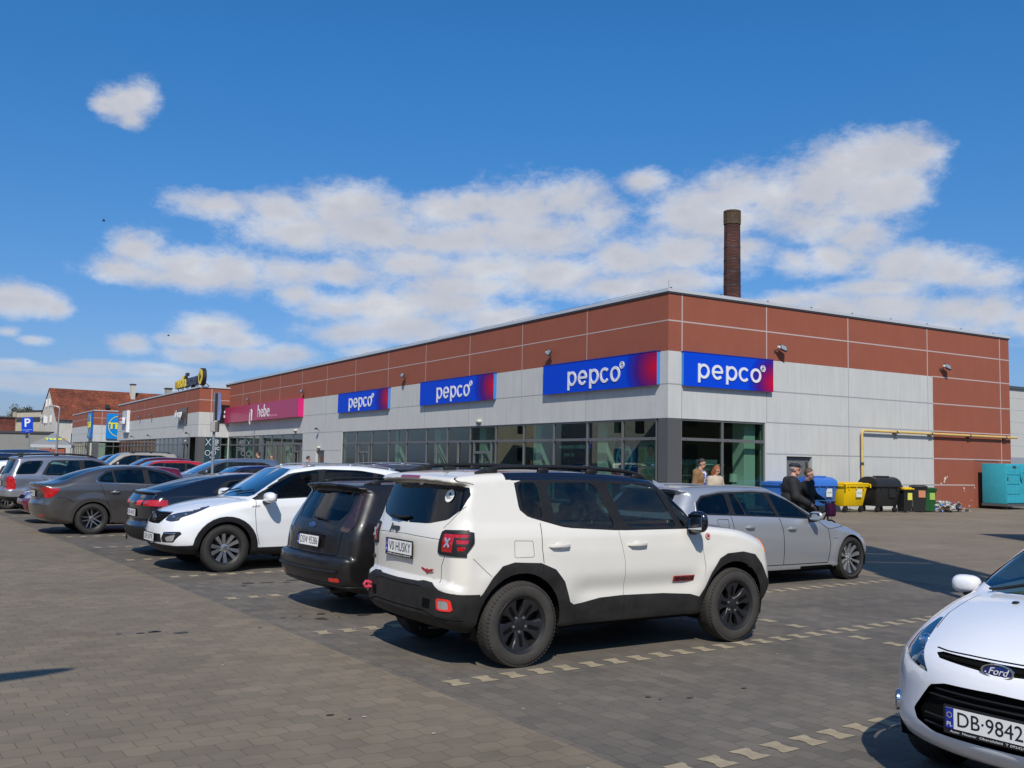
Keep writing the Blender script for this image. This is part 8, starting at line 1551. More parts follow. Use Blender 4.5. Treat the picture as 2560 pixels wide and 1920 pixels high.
def wheelie(p, m, lidm, label, lab=None, rz=0.0, s=1.0, h=1.05):
    e = empty('wheelie_bin', p, AZF + rz, label, 'wheelie bin'); w, d = .56 * s, .62 * s; b = MB(); P = [(-w / 2 + .06, -d / 2 + .08, .04), (w / 2 - .06, -d / 2 + .08, .04), (w / 2 - .06, d / 2 - .14, .04), (-w / 2 + .06, d / 2 - .14, .04), (-w / 2, -d / 2, h - .1), (w / 2, -d / 2, h - .1), (w / 2, d / 2 - .04, h - .1), (-w / 2, d / 2 - .04, h - .1)]
    b.add(P, [(0, 3, 2, 1), (0, 1, 5, 4), (1, 2, 6, 5), (2, 3, 7, 6), (3, 0, 4, 7), (4, 5, 6, 7)]); b.build('body', m, e)
    b = MB(); b.rbox(-w / 2 - .03, w / 2 + .03, -d / 2 - .03, d / 2 + .01, h - .13, h - .07, .015, 1); b.build('rim', m, e); b = MB(); b.rbox(-w / 2 - .02, w / 2 + .02, -d / 2 - .05, d / 2 + .03, h - .07, h - .01, .025, 2); b.rbox(-w / 2 + .05, w / 2 - .05, -d / 2 + .03, d / 2 - .06, h - .02, h + .02, .015, 1); b.build('lid', lidm, e)
    b = MB(); b.tube([(-w / 2 + .06, d / 2 + .06, h - .09), (w / 2 - .06, d / 2 + .06, h - .09)], .018, 8); b.build('handle', m, e)
    for x in (-w / 2 - .02, w / 2 + .02): b = MB(); b.tube([(x - .025, d / 2 - .08, .1), (x + .025, d / 2 - .08, .1)], .1, 14); b.build('wheel', MATS['rubber'], e)
    if lab: b = MB(); b.box(-.04, w / 2 - .06, -d / 2 + .008, -d / 2 + .03, h - .48, h - .2, Matrix.Rotation(-0.0, 4, 'X')); b.build('label', lab, e)
    return e
wheelie(fb(10.65, -2.0), pk, py_, 'small black wheelie bin with yellow lid and yellow label', mat('label_yellow', (.65, .62, .1), .5), rz=-.15, s=.88, h=.98)
wheelie(fb(11.5, -2.05), pk, pk, 'black wheelie bin with orange label between two gaps', mat('label_orange', (.5, .2, .1), .5), rz=-.75, h=1.08)
wheelie(fb(12.15, -1.95), pg_, pg_, 'dark green wheelie bin half behind a black one', mat('label_lime', (.3, .45, .1), .5), rz=-.3, s=.95, h=.98)
# rubbish heap: every bag and scrap is crumpled cloth-like pieces
rh = random.Random(11); cols = [('bag_clear', (0.36, 0.36, 0.34)), ('bag_white', (0.50, 0.48, 0.45)), ('bag_blue', (0.08, 0.28, 0.6)), ('scrap_brown', (0.2, 0.12, 0.07)), ('bag_grey', (0.35, 0.36, 0.36)), ('bag_dark', (0.05, 0.06, 0.12))]
heap = empty('rubbish_heap', fac(13.35, -1.9), AZF, 'loose heap of pale and blue plastic rubbish against the terracotta wall', 'rubbish')
piles = {c[0]: MB() for c in cols}
for i in range(190):
    x = rh.gauss(0, .52); y = rh.gauss(0, .3); hmax = .42 * math.exp(-(x / .7) ** 2); z = rh.uniform(.02, max(.05, hmax)); nm = rh.choices([c[0] for c in cols], [6, 4, 1.2, 4, 4, .8])[0]
    if nm == 'bag_blue': z = max(z, hmax * .8)
    n = 7; r = rh.uniform(.05, .17); vs = [(x + r * rh.uniform(.5, 1.2) * math.cos(2 * math.pi * k / n), y + r * rh.uniform(.5, 1.2) * math.sin(2 * math.pi * k / n), max(.01, z + rh.uniform(-.06, .07))) for k in range(n)] + [(x, y, z + rh.uniform(.0, .09)), (x + .02, y, max(.005, z - .08))]
    piles[nm].add(vs, [(k, (k + 1) % n, n) for k in range(n)] + [((k + 1) % n, k, n + 1) for k in range(n)])
for nm, c in cols: piles[nm].build('plastic_scrap' if 'bag' in nm else 'brown_scrap', mat(nm, c, .45), heap, smooth=False)
# turquoise container on castors
tq = mat('turquoise', (0.03, 0.33, 0.42), 0.5, noise=.1, nscale=5); te = empty('plastic_container', fac(19.25, -1.55), AZF, 'turquoise ribbed plastic container on castors at the far right', 'container')
X0, X1, ZT = -.8, 1.4, 2.06
b = MB(); b.rbox(X0 + .01, X1, .02, 1.2, .25, ZT, .03, 2); b.build('body', tq, te); b = MB(); b.box(X0, X1 + .02, 0.0, 1.22, .14, .25); b.build('base_frame', MATS['anthracite'], te, smooth=False)
cols_x = np.linspace(X0 + .03, X0 + 1.35, 5); rows = [.28, .68, 1.13, 1.55, ZT - .06]
for i in range(4):
    for j in range(4):
        if i == 3 and j > 0: continue
        b = MB(); b.rbox(cols_x[i] + .01, cols_x[i + 1] - .01, -.012, .03, rows[j] + .012, rows[j + 1] - .012, .012, 1); b.rbox((cols_x[i] + cols_x[i + 1]) / 2 - .05, (cols_x[i] + cols_x[i + 1]) / 2 + .05, -.022, 0, (rows[j] + rows[j + 1]) / 2 - .05, (rows[j] + rows[j + 1]) / 2 + .05, .01, 1); b.build('pressed_panel', tq, te)
b = MB(frame((X0 + 1.38, -.02, 1.52), (1, 0, 0), (0, 0, 1))); b.ring(.30, .37, 0, .04, 24, 2.0, 4.0); b.ring(.22, .25, 0, .03, 20, 1.5, 4.2); b.build('round_rib', tq, te)
b = MB(); b.box(X1 - .62, X1 - .42, -.06, .02, .25, ZT - .1); b.build('door_post', mat('post_grey', (.2, .2, .2), .5, .3), te, smooth=False); b = MB(); b.rbox(X1 - .72, X1 - .5, -.12, -.06, 1.45, 1.75, .02, 1); b.rbox(X1 - .74, X1 - .56, -.12, -.06, .62, .85, .02, 1); b.build('door_latch', MATS['silver_plastic'], te); b = MB(); b.box(X0 + .45, X0 + .7, -.026, -.012, ZT - .2, ZT - .09); b.box(X0 + .03, X0 + .09, -.03, -.013, 1.3, 1.45); b.build('dark_handle', MATS['trim_dark'], te, smooth=False)
for x in (X0 + .1, X1 - .5): b = MB(); b.tube([(x - .03, .12, .08), (x + .03, .12, .08)], .08, 12); b.build('castor', MATS['rubber'], te)
# ------------------------------------------------------------------ things outside the frame that cast the photographed shadows or show in the panes
py = empty('pylon_sign', (7.1, 9.5, 0), 0.0, 'tall four-panel pylon sign standing outside the frame at right', 'sign')
b = MB(); b.box(-.95, -.8, -.08, .08, 0, 12.2); b.box(.8, .95, -.08, .08, 0, 12.2); b.build('posts', ms, py, smooth=False)
for k, (z0, z1) in enumerate(((4.6, 6.6), (6.9, 8.55), (8.9, 10.3), (10.65, 12.3))): b = MB(); b.box(-1.02 + .12 * (k % 2), 1.04 - .3 * (k == 0), -.15, .15, z0, z1); b.build('panel', mat('pylon_panel', (.6, .6, .6), .5), py, smooth=False)
sl_ = empty('street_lamp', (-5.62, -0.05, 0), 0.75, 'street lamp outside the frame at left', 'street lamp'); b = MB(); b.tube([(0, 0, 0), (0, 0, 6.0), (.5, 0, 6.05)], [.08, .06, .05], 8); b.build('pole', ms, sl_); b = MB(); b.ell((1.9, 0, 6.1), (1.0, .17, .09)); b.tube([(.4, 0, 6.05), (1.2, 0, 6.1)], .05, 6); b.build('lamp_head', ms, sl_)
# row of old town buildings off to the left, mirrored in the shop windows
for i, (a, d0, dist, z, m, lab) in enumerate(((-39, -42, 105, 8.5, 'plaster_cream', 'cream town building, first of the row left of the frame'), (-42.5, -47.5, 90, 10, 'plaster_white', 'white town building, second of the row left of the frame'), (-48.5, -55, 80, 9, 'old_brick', 'brick town building, third of the row left of the frame'), (-56, -66, 75, 10.5, 'old_brick', 'long brick building, fourth of the row left of the frame'), (-67, -78, 70, 9, 'old_brick', 'tall brick town building, last of the row left of the frame'))):
    p1 = (dist * math.sin(R(a)), dist * math.cos(R(a))); p0 = (dist * math.sin(R(d0)), dist * math.cos(R(d0))); w_ = math.dist(p0, p1)
    box_building(p0, p1, 10, z, lab, MATS[m], wins=[(x, zz, 1.1, 1.6) for x in np.arange(2, w_ - 1, 2.6) for zz in (2.6, 6.0)], uv=(m == 'old_brick'))
for i, (x, y, h) in enumerate(((-52, 42, 11), (-60, 34, 12), (-48, 20, 10), (-58, 12, 11))): bare_tree((x, y, 0), h, ['bare tree left of the frame, the farthest of four', 'bare tree left of the frame, the tallest of four', 'bare tree left of the frame, the smallest of four', 'bare tree left of the frame, the nearest of four'][i], 20 + i, .55, leaf=(bud, 2, 1.0))

# unseen blocks behind the camera, added to darken reflections and ambient light
mat('dark_mirrored_wall', (.045, .05, .03), .9, noise=.4, nscale=1); bh = random.Random(2); nm_ = ['first', 'second', 'third', 'fourth', 'fifth', 'sixth', 'seventh', 'eighth', 'ninth', 'tenth', 'eleventh']  # dark wall colour invented so the side shop window mirrors dark
for i in range(11):
    a0 = 62 + i * 19.0; a1 = a0 + 17.5; dist = bh.uniform(46, 58); z = bh.uniform(9, 14.5); m = ['old_brick', 'plaster_cream', 'grey_wall'][i % 3] if i > 2 else 'dark_mirrored_wall'
    p0 = (dist * math.sin(R(a0)), dist * math.cos(R(a0))); p1 = (dist * math.sin(R(a1)), dist * math.cos(R(a1))); w_ = math.dist(p0, p1)
    box_building(p0, p1, 9, z, '%s unseen block added behind the camera to darken reflections, counted clockwise' % nm_[i], MATS[m], wins=[(x, zz, 1.2, 1.7) for x in np.arange(2, w_ - 1, 3.4) for zz in (2.6, 6.0)], uv=(m == 'old_brick'))
# ================================================================== simpler cars farther back
def generic(kind, label, paint, faces_left, u_c, v, group=None, L=4.3, H_=1.48, hw=0.88, rails_=None, wst='twin5', lamps=True, dv=0):
    s = H_ / 1.48
    if kind == 'hatch':
        out = [(0.2, .26), (0, .4), (0, .7), (.08, .98 * s), (.35, 1.36 * s), (.30, 1.41 * s), (.8, 1.46 * s), (1.5, 1.48 * s), (2.1, 1.45 * s), (2.4, 1.40 * s), (L - 1.05, 1.0 * s), (L - .6, .93 * s), (L - .15, .76 * s), (L, .55), (L - .06, .3), (L - .4, .2), (.5, .2)]
    elif kind == 'suv':
        out = [(0.2, .32), (0, .45), (0, .8), (.06, 1.02 * s), (.22, 1.36 * s), (.2, 1.43 * s), (.7, 1.47 * s), (1.5, 1.48 * s), (2.2, 1.44 * s), (2.45, 1.39 * s), (L - 1.1, 1.0 * s), (L - .6, .95 * s), (L - .12, .82 * s), (L, .6), (L - .04, .38), (L - .4, .28), (.5, .28)]
    else:
        out = [(0.15, .3), (0, .45), (0, 1.0), (.04, 1.1 * s), (.12, 1.42 * s), (.5, 1.47 * s), (1.6, 1.48 * s), (2.5, 1.44 * s), (2.75, 1.38 * s), (L - .95, .95 * s), (L - .5, .88 * s), (L - .1, .72 * s), (L, .5), (L - .06, .3), (L - .4, .24), (.5, .24)]
    bz = .98 * s; wr = 1.36 * s; x1 = L - 1.25
    tr = rnd([(.5, bz + .06), (.62, wr - .08), (.9, wr), (2.2, wr), (2.55, wr - .08), (x1, bz + .03), (x1 - .05, bz - .02), (1.2, bz)], .08, 1)
    gl = [('front_door_window', rnd([(2.05, bz + .03), (2.02, wr - .03), (2.3, wr - .04), (2.6, wr - .16), (x1 - .2, bz + .03)], .08, 1), 'glass_side'), ('rear_door_window', rnd([(1.15, bz + .035), (1.12, wr - .03), (1.93, wr - .03), (1.96, bz + .03)], .08, 1), 'glass_side'), ('quarter_window', rnd([(.62, bz + .07), (.72, wr - .10), (1.02, wr - .04), (1.05, bz + .04)], .1, 1), 'glass_dark')]
    def ex(root, B, S):
        if rails_: rails(root, B, .4, 2.3, .58, MATS[rails_], h=.05, r=.018, feet=3)
        plate(root, FR(B, 0, .72, .006), 'DB 4%d7K' % int(v * 7 % 90 + 10), eu=False); 
    ax0, ax1 = .8, L - .85; r = .32 if kind != 'suv' else .345
    root, B = car(label, L, hw, out, belt=[(0, bz + .03), (L, bz - .06)], paint=paint, cell=.062, trim=tr, glass=gl, rear=[(-.1, bz + .08), (.62, bz + .08), (.52, wr - .02), (-.1, wr)], screen=([(-.1, bz + .02), (.74, bz + .02), (.55, wr), (-.1, wr + .04)], (2.2, L - .8)),
        arch=(ax0, ax1), ar=r + .04, az=r, wheelspec=(r, .2, r * .66, wst), detail=False, under=.27, name={'hatch': 'hatchback', 'suv': 'offroad_car', 'van': 'passenger_van'}[kind], group=group, cat='van' if kind == 'van' else 'car',
        regions=[('hl', 'front', rnd([(.45, .62), (.42, .74), (.7, .80), (1, .82), (1, .66), (.7, .62)], .1, 1), ('body',), dict(nmin=.05, yr=(.3, 2)), SP('headlight', 'clear_lamp', .003, True)), ('grille', 'front', rnd([(-.1, .60), (.38, .60), (.36, .68), (-.1, .69)], .1, 1), ('body',), dict(nmin=.05), SP('grille', 'dark_gap', -.01)), ('intake', 'front', rnd([(-.1, .34), (.5, .34), (.46, .46), (-.1, .48)], .1, 1), ('body',), dict(nmin=.05), SP('lower_grille', 'dark_gap', -.01)),
                 ('tl', 'rear', rnd([(.52, .78), (.54, .96 * s), (1, .98 * s), (1, .8)], .1, 1), ('body',), dict(nmin=.05, yr=(.4, 2)), SP('tail_lamp', 'red_lamp', .004, True))],
        lines=[([(2.0, .3), (2.0, bz)], 'side', .012), ([(x1 - .05, .3), (x1, bz)], 'side', .012), ([(1.2, .45), (1.1, bz)], 'side', .012)], mirror_at=(x1 - .25, bz + .07), seats=(2.1, 1.2, .32, .6, bz + .08), extra=ex)
    c = lot(u_c, v); place(root, (L / 2, 0), (c.x, c.y), 35 + (180 if faces_left else 0) + dv); return root
P_ = lambda n, c, m=0.6: mat('paint_' + n, c, .32, m, coat=1.0)
generic('suv', 'blue grey people carrier roof behind the black hatchback, beside the banner post', P_('blue_grey', (.16, .22, .30)), True, 11.4, 34.6, L=4.5, H_=1.66)
generic('hatch', 'dark blue small car mostly hidden between black hatchback and white crossover', P_('navy', (.01, .02, .12)), True, 11.4, 32.0, L=4.0, H_=1.44)
generic('suv', 'grey estate with silver roof rails behind the dusty black estate', P_('mid_grey', (.10, .105, .115)), True, 10.9, 22.1, L=4.45, H_=1.62, rails_='silver_plastic')
generic('hatch', 'bright red hatchback roof in the second row at left', P_('red', (.42, .01, .015), 0.0), True, 11.3, 42.4, L=4.2, H_=1.52)
generic('hatch', 'dark maroon car roof behind the bright red one', P_('maroon', (.08, .005, .02), .3), True, 11.6, 45.0, L=4.3, H_=1.62)
generic('van', 'beige high-roofed van with roof rails in front of the second hall', P_('beige', (.42, .38, .31), .3), True, 11.4, 47.6, L=4.4, H_=1.84, rails_='black_plastic')
generic('hatch', 'dark car roof far back between beige van and grey SUV', P_('ink_blue', (.01, .015, .05)), True, 11.5, 51.6, L=4.2, H_=1.72)
generic('hatch', 'white car at the left edge behind the tall grey SUV', p_white2, False, 5.7, 33.6, L=4.2, H_=1.50)
generic('suv', 'dark blue estate roof at the left edge behind the white car', P_('dark_blue', (.02, .035, .08)), False, 5.5, 36.2, L=4.5, H_=1.70)
generic('van', 'dark blue van far back at the left edge by the grey wall', P_('van_blue', (.02, .05, .13)), True, 6.4, 50.5, L=4.5, H_=1.86)
generic('hatch', 'deep red car nosing out between grey saloon and grey SUV', P_('cherry', (.17, .008, .03), .4), True, 5.85, 26.6, L=4.1, H_=1.45)
# unseen box truck added at right to cast a shadow on the yard
tk = empty('caster_truck', (15.6, 22.7, 0), 0.1, 'unseen box truck added outside the frame at right to cast a shadow', 'truck'); tw = mat('truck_white', (.6, .6, .6), .5)
b = MB(); b.rbox(-2.6, 2.6, -1.1, 1.1, .9, 3.35, .04, 2); b.build('cargo_box', tw, tk); b = MB(); b.rbox(2.7, 4.5, -1.05, 1.05, .5, 2.5, .2, 3); b.build('cab', tw, tk); b = MB(); b.box(-2.6, 4.4, -.5, .5, .6, .9); b.build('chassis', MATS['black_plastic'], tk)
for x in (-1.6, 3.5):
    for sg in (1, -1): wheel(.42, .25, .25, 'ten', MATS['silver_plastic'], MATS['tyre'], tk, (x, sg * .92, .42), sg, tread=False, lugs=False)
# ================================================================== people
def cap_sd(P, a, b, ra, rb):
    a = np.array(a, float); b = np.array(b, float); e = b - a; t = np.clip(((P - a) @ e) / max(1e-9, e @ e), 0, 1); return np.linalg.norm(P - a - t[:, None] * e, axis=1) - (ra + (rb - ra) * t)
def ell_sd(P, c, r): q = (P - np.array(c, float)) / np.array(r, float); l = np.linalg.norm(q, axis=1); g = np.linalg.norm(q / np.array(r, float), axis=1); return l * (l - 1) / np.maximum(g, 1e-6)
def person(label, p, head, ht=1.78, cols=None, arms=None, legs=None, lean=0.0, look=(0, 0), hair='short', hat=None, shirt=None, cell=0.017, seated=False, group=None, coat=0.035, bag=None):
    """local: x forward, y left"""
    s = ht / 1.78; cols = cols or {}; k = 0.025
    hips = np.array([0, 0, .95]); th = math.sin(lean)
    def up(z, x=0.0, y=0.0): return np.array([x + (z - .95) * th, y, z])
    ch, sh, nk = up(1.28, .01), up(1.43), up(1.52, .01); hd = up(1.655, .035 + .03 * look[1])
    L_ = []   # (sd fn, label)
    def cp(a, b, ra, rb, lab): L_.append((lambda P, a=a, b=b, ra=ra, rb=rb: cap_sd(P, a, b, ra, rb), lab, (np.minimum(a, b), np.maximum(a, b), max(ra, rb))))
    def el(c, r, lab): L_.append((lambda P, c=c, r=r: ell_sd(P, c, r), lab, (np.array(c), np.array(c), max(r))))
    c_ = coat
    el(up(1.30, 0), (.125 + c_, .18 + c_, .22), 'top'); el(up(1.08, .0), (.12 + c_, .165 + c_, .20), 'top'); el(up(.93, 0), (.125 + c_ * .8, .175 + c_ * .6, .15), 'top')
    for sg in (1, -1): cp(up(1.42, 0, sg * .06), up(1.40, 0, sg * .175), .075 + c_ * .5, .065 + c_ * .6, 'top')
    cp(up(1.44, .0), up(1.56, .015), .062, .055, 'skin')
    hc = hd + np.array([0, 0, 0.01])
    ca, sa = math.cos(look[0]), math.sin(look[0])
    def hp(x, y, z):   # head-local to body: yaw then nod
        z2 = z * math.cos(look[1]) - x * math.sin(look[1]); x2 = x * math.cos(look[1]) + z * math.sin(look[1]); return hc + np.array([x2 * ca - y * sa, x2 * sa + y * ca, z2])
    el(hp(-.005, 0, .03), (.093, .075, .098), 'skin'); cp(hp(.03, 0, -.055), hp(.055, 0, -.075), .055, .038, 'skin'); el(hp(.085, 0, -.012), (.022, .013, .028), 'skin'); cp(hp(.085, 0, .02), hp(.102, 0, -.018), .010, .013, 'skin')
    for sg in (1, -1): el(hp(-.005, sg * .077, -.002), (.02, .012, .032), 'skin'); cp(hp(.082, sg * .03, .028), hp(.078, sg * .045, .026), .010, .008, 'skin')
    cp(hp(.086, -.018, -.046), hp(.086, .018, -.046), .009, .009, 'skin')
    if seated: lg = {1: [(0, .1, .93), (.42, .14, .95), (.55, .14, .55)], -1: [(0, -.1, .93), (.42, -.14, .95), (.55, -.14, .55)]}
    else: lg = legs or {1: [(0, .095, .92), (.03, .1, .50), (-.02, .1, .09)], -1: [(0, -.095, .92), (.03, -.1, .50), (-.02, -.1, .09)]}
    for sg, J in lg.items():
        cp(np.array(J[0]), np.array(J[1]), .095, .066, 'legs'); cp(np.array(J[1]), np.array(J[2]), .066, .05, 'legs'); ft = np.array(J[2]); cp(ft + [-.04, 0, -.04], ft + [.15, 0, -.055], .045, .036, 'shoes')
    am = arms or {1: [(-.02, .22, 1.15), (.06, .24, .90)], -1: [(-.02, -.22, 1.15), (.06, -.24, .90)]}
    for sg, (el_, wr) in am.items():
        s0 = up(1.405, 0, sg * .18); cp(s0, np.array(el_, float), .058 + c_ * .6, .048 + c_ * .5, 'top'); w_ = np.array(wr, float); e_ = np.array(el_, float); d = (w_ - e_) / np.linalg.norm(w_ - e_); cp(e_, w_ - d * .02, .046 + c_ * .5, .036 + c_ * .4, 'top'); cp(w_ - d * .03, w_ + d * .03, .026, .028, 'skin'); cp(w_ + d * .03, w_ + d * .075, .036, .034, 'skin')
        o = np.cross(d, [0, 1.0, 0]); o = o / (np.linalg.norm(o) + 1e-9); side = np.array([0, 1.0, 0]) - d * d[1]; side /= np.linalg.norm(side) + 1e-9
        for f in range(4):
            q = w_ + d * .085 + side * (f - 1.5) * .019; ln = (.036, .042, .04, .03)[f]; cp(q, q + d * ln, .0095, .009, 'skin'); cp(q + d * ln, q + d * ln * 1.2 - o * .030, .009, .008, 'skin')
        q = w_ + d * .045 + side * .036 * sg * -1; cp(q, q + d * .045 + side * .018 * -sg, .011, .009, 'skin')
    if shirt == 'hood': el(up(1.45, -.10), (.09, .13, .08), 'hood')
    def f(P):
        P = P / s; res = np.full(len(P), 9.0)
        for fn, lab, (lo, hi, r) in L_:
            m = ((P > lo - r - .12) & (P < hi + r + .12)).all(1)
            if not m.any(): continue
            d = fn(P[m]); a = res[m]; h = np.clip(.5 + .5 * (a - d) / k, 0, 1); kk = k if lab != 'skin' else k * .6
            h = np.clip(.5 + .5 * (a - d) / kk, 0, 1); res[m] = a * (1 - h) + d * h - kk * h * (1 - h)
        return res * s
    zs = [l[2][0][2] - l[2][2] for l in L_]; lo = np.array([min(l[2][0][i] - l[2][2] for l in L_) for i in range(3)]) * s - .05; hi = np.array([max(l[2][1][i] + l[2][2] for l in L_) for i in range(3)]) * s + .05
    V, Q = nets(f, lo, hi, cell, 2)
    cen = V[Q].mean(1) / s; best = np.full(len(cen), 9.0); lb = np.zeros(len(cen), int); names = ['skin', 'top', 'legs', 'shoes', 'hood', 'shirt']
    for fn, lab, _ in L_:
        d = fn(cen); m = d < best; best[m] = d[m]; lb[m] = names.index(lab)
    if shirt: m = (lb == 1) & (cen[:, 0] - (cen[:, 2] - .95) * th > .07) & (np.abs(cen[:, 1]) < .075) & (cen[:, 2] < 1.48); lb[m] = 5
    root = empty('person', p, R(head), label, 'person', group)
    me = bpy.data.meshes.new('body'); me.from_pydata([tuple(v) for v in V], [], [tuple(int(i) for i in q) for q in Q])
    df = dict(skin=(.50, .27, .19), top=(.02, .02, .022), legs=(.03, .035, .05), shoes=(.03, .025, .02), hood=(.2, .12, .06), shirt=(.5, .5, .55)); df.update(cols)
    for n_ in names: me.materials.append(df[n_] if isinstance(df[n_], bpy.types.Material) else mat('cloth_%s_%s' % (n_, '_'.join('%d' % (c * 100) for c in df[n_])), df[n_], .8 if n_ != 'skin' else .55, bump=.2 if n_ != 'skin' else 0, bscale=60))
    me.polygons.foreach_set('material_index', lb.astype(np.int32)); me.shade_smooth(); g, _ = grad(f, V); g /= np.linalg.norm(g, axis=1)[:, None] + 1e-9; me.normals_split_custom_set_from_vertices([tuple(x) for x in g])
    o = bpy.data.objects.new('body', me); C.objects.link(o); o.parent = root
    # hair or cap, eyes
    hcol = df.get('hair', (.06, .035, .02)); hm = hcol if isinstance(hcol, bpy.types.Material) else mat('hair_%d_%d' % (hcol[0] * 100, hcol[1] * 100), hcol, .6, bump=.5, bscale=90)
    def hf(P):
        P = P / s; q = P - hc; x = q[:, 0] * ca + q[:, 1] * sa; y = -q[:, 0] * sa + q[:, 1] * ca; z = q[:, 2]; x2 = x * math.cos(look[1]) - z * math.sin(look[1]); z2 = z * math.cos(look[1]) + x * math.sin(look[1]); Ph = np.stack([x2, y, z2], 1)
        d = ell_sd(Ph, (-.012, 0, .042), (.102, .086, .104)); cut = np.maximum((x2 - .03) * .8 - (z2 - .055) * 1.1, -z2 - .02 - (x2 < -.02) * .04); d = np.maximum(d, cut)
        if hair == 'long':
            for sg in (1, -1): d = np.minimum(d, cap_sd(Ph, (-.03, sg * .062, .02), (-.015, sg * .075, -.22), .045, .025))
            d = np.minimum(d, ell_sd(Ph, (-.07, 0, -.07), (.05, .08, .14)))
        return d * s
    hb = hc * s; V2, Q2 = nets(hf, hb - .33, hb + .22, .012, 1); me = bpy.data.meshes.new('hair'); me.from_pydata([tuple(v) for v in V2], [], [tuple(int(i) for i in q) for q in Q2]); me.materials.append(hm); me.shade_smooth(); o = bpy.data.objects.new('hair', me); C.objects.link(o); o.parent = root
    M_ = Matrix.Translation(Vector(hc * s)) @ Matrix.Rotation(look[0], 4, 'Z') @ Matrix.Rotation(look[1], 4, 'Y') @ Matrix.Scale(s, 4)
    for sg in (1, -1): b = MB(M_); b.ell((.083, sg * .034, .008), (.008, .013, .007), u=10, v=6); b.build('eye', MATS['ink'], root)
    if hat: b = MB(M_); b.ell((-.01, 0, .085), (.118, .10, .058), u=24, v=12); b.ell((.075, 0, .068), (.072, .075, .014), u=20, v=8); b.build('flat_cap', mat('cap_cloth', (.018, .02, .028), .85, bump=.4, bscale=80), root)
    if hat == 'glasses' or hat == 'cap_glasses':
        b = MB(M_)
        for sg in (1, -1): b.tube([(.096 + .0 * t, sg * .034 + .022 * math.cos(t), .008 + .016 * math.sin(t)) for t in np.linspace(0, 6.28, 12)], .0025, 4); b.tube([(.095, sg * .056, .012), (.0, sg * .078, .014)], .0025, 4)
        b.build('glasses', MATS['silver_plastic'], root)
    return root
jk = mat('jacket_brown', (.22, .125, .055), .85, bump=.4, bscale=40); fl = mat('fleece_cream', (.46, .38, .29), .95, noise=.25, nscale=30, bump=.8, bscale=50)
tie = mat('shirt_dyed', (.5, .5, .6), .8); nt = tie.node_tree; tc = nt.nodes.new('ShaderNodeTexCoord'); n_ = nt.nodes.new('ShaderNodeTexNoise'); n_.inputs['Scale'].default_value = 14; cr = nt.nodes.new('ShaderNodeValToRGB'); cr.color_ramp.elements[0].position = .47; cr.color_ramp.elements[0].color = (.03, .04, .35, 1); cr.color_ramp.elements[1].position = .53; cr.color_ramp.elements[1].color = (.65, .66, .72, 1); nt.links.new(tc.outputs['Object'], n_.inputs['Vector']); nt.links.new(n_.outputs[0], cr.inputs[0]); nt.links.new(cr.outputs[0], nt.nodes['Principled BSDF'].inputs['Base Color'])
def at_(x, Y): v = (x * 2560 / 2212 - 1280) / 2410.5 * _X + (960 - 1170) / 2410.5 * _U + _F; t = Y / v.y; return (v.x * t, Y, 0)
walk = {1: [(0, .095, .92), (.20, .1, .53), (.16, .1, .09)], -1: [(0, -.095, .92), (.0, -.1, .50), (-.24, -.1, .15)]}
person('elderly man in black jacket and flat cap pushing a bicycle behind the silver estate', at_(1706, 20.2), -12, 1.80, dict(top=(.012, .012, .013), hood=(.014, .014, .015), shirt=(.02, .02, .022), legs=(.03, .03, .035), skin=(.55, .28, .21), hair=(.35, .33, .3)), arms={1: [(.12, .26, 1.14), (.38, .20, 1.0)], -1: [(.10, -.27, 1.12), (.36, -.22, .98)]}, legs=walk, lean=.10, look=(.0, .05), hat='cap_glasses', coat=.085, shirt='hood')
person('woman in dark jacket holding a phone to her face beside the man in the cap', at_(1741, 20.5), -35, 1.70, dict(top=(.015, .014, .016), legs=(.04, .03, .05), hair=(.09, .055, .03), skin=(.52, .28, .2)), arms={1: [(.10, .25, 1.20), (.34, .18, 1.08)], -1: [(.16, -.24, 1.25), (.16, -.09, 1.50)]}, lean=.04, look=(.1, .1), hair='short', coat=.065)
person('man in tan hooded jacket and blue white shirt by the corner shop window', at_(1511, 26.8), -38, 1.90, dict(top=jk, legs=(.03, .035, .06), shirt=tie, hood=mat('hood_brown', (.25, .15, .07), .9), hair=(.02, .014, .01)), legs=walk, lean=.03, look=(.25, .25), shirt='hood', coat=.06)
person('red-haired woman in cream fleece coat looking down beside the man in the tan jacket', at_(1544, 26.4), -60, 1.72, dict(top=fl, legs=(.05, .05, .07), hair=(.26, .075, .02)), arms={1: [(.05, .24, 1.16), (.25, .10, 1.08)], -1: [(.05, -.24, 1.16), (.25, -.10, 1.04)]}, legs=walk, lean=.04, look=(.5, .45), hair='long', coat=.06)
person('dark-clothed person walking left in front of the magenta-signed shop', at_(558, 50), 190, 1.95, dict(hair=(.03, .02, .015)), legs=walk, cell=.03)
person('brown-haired shopper by the open door of the magenta-signed shop', at_(587, 50), 250, 1.80, dict(top=(.03, .025, .025), hair=(.14, .08, .04)), cell=.03)
person('person of whom only the dark-haired head shows above the white crossover', at_(664, 48), 20, 1.78, dict(top=(.1, .1, .12), hair=(.02, .015, .012)), cell=.03)
dr = person('driver sitting behind the wheel of the white crossover', (0, 0, 0), 0, 1.72, dict(top=(.06, .07, .09), skin=(.42, .23, .17)), arms={1: [(.16, .22, 1.12), (.42, .14, 1.16)], -1: [(.16, -.22, 1.12), (.42, -.14, 1.16)]}, seated=True, cell=.022, look=(.3, .1), lean=-.12)
dr.location = white_suv.matrix_basis @ Vector((1.88, .37, -.30)); dr.rotation_euler = white_suv.rotation_euler
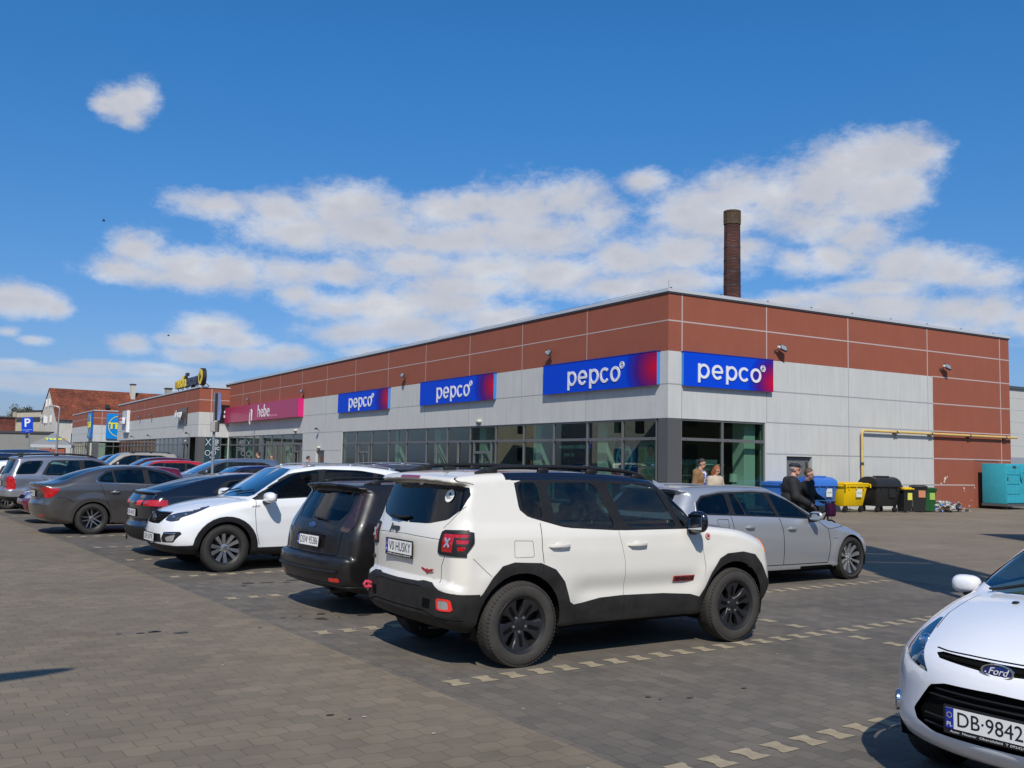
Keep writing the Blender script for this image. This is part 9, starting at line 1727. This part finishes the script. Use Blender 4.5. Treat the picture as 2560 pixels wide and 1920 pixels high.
# bicycle in front of the man
def bicycle(p, rz):
    e = empty('bicycle', p, R(rz), 'bicycle with a pink bag on its handlebar, pushed by the man in the cap', 'bicycle'); fr = mat('bike_dark', (.03, .03, .035), .35, .5)
    for x in (0, 1.05):
        w = empty('wheel'); w.parent = e; w.location = (x, 0, .34); b = MB(); b.tube([(.33 * math.cos(t), 0, .33 * math.sin(t)) for t in np.linspace(0, 2 * math.pi, 40)], .016, 8, False); b.build('tyre', MATS['rubber'], w); b = MB()
        for k in range(18): a = k * math.pi / 9; b.tube([(0, 0, 0), (.32 * math.cos(a), 0, .32 * math.sin(a))], .0012, 3)
        b.build('spokes', MATS['silver_plastic'], w)
    b = MB()
    for P in ([(0, 0, .34), (.42, 0, .30)], [(.42, 0, .30), (.28, 0, .86)], [(.42, 0, .30), (.88, 0, .78)], [(.32, 0, .72), (.86, 0, .84)], [(0, 0, .34), (.32, 0, .72)], [(1.05, 0, .34), (.95, 0, .62), (.86, 0, .95), (.84, 0, 1.04)]): b.tube(P, .016, 8)
    b.build('frame', fr, e); b = MB(); b.tube([(.70, .29, 1.03), (.86, .22, 1.06), (.86, 0, 1.05), (.86, -.22, 1.06), (.70, -.29, 1.03)], .013, 8); b.build('handlebar', MATS['chrome'], e)
    for y in (.29, -.29): b = MB(); b.tube([(.60, y, 1.02), (.72, y, 1.03)], .018, 8); b.build('grip', MATS['rubber'], e)
    b = MB()
    for y in (.12, -.12): b.tube([(.88, y, 1.05), (1.02, y * .8, 1.0), (1.04, y * .5, .8), (1.0, 0, .62)], .004, 5)
    b.build('brake_cable', MATS['rubber'], e); b = MB(); b.rbox(.14, .40, -.07, .07, .90, .95, .03, 2); b.build('saddle', MATS['rubber'], e); b = MB(); b.tube([(.42, -.05, .3), (.52, -.12, .2)], .012, 6); b.tube([(.42, .05, .3), (.32, .12, .4)], .012, 6); b.ring(.0, .09, -.01, .01, 18, M=Matrix.Translation((.42, -.05, .3)) @ Matrix.Rotation(R(90), 4, 'X')); b.build('crank', fr, e)
    return e
bk = bicycle(at_(1738, 20.9), -78)
bg_ = empty('shopping_bag', (bk.location.x + .38, bk.location.y - .55, 0), 0, 'pink and blue patterned bag hanging from the bicycle handlebar', 'bag'); b = MB(); b.rbox(-.10, .10, -.07, .07, .72, 1.0, .05, 3); b.build('bag_body', mat('bag_pink', (.35, .03, .10), .7, noise=.5, nscale=12), bg_); b = MB(); b.tube([(-.07, 0, .98), (0, 0, 1.08), (.07, 0, .98)], .008, 5); b.build('bag_handle', mat('bag_navy', (.03, .04, .25), .7), bg_)
# birds far up
for i, (x, y, Y) in enumerate(((224, 477, 90), (364, 725, 120))):
    q = wpt(x, y, Y); e = empty('bird', q, .6, ['small dark bird flying high at the left of the sky', 'small dark bird flying low over the rooftop lettering side of the sky'][i], 'bird'); b = MB(); b.ell((0, 0, 0), (.16, .06, .06), u=10, v=6); b.add([(.06, 0, .03), (-.06, 0, .03), (-.1, .34, .14), (.02, .30, .13)], [(0, 1, 2, 3)]); b.add([(.06, 0, .03), (-.06, 0, .03), (-.1, -.34, .10), (.02, -.30, .10)], [(3, 2, 1, 0)]); b.build('body', MATS['ink'], e)
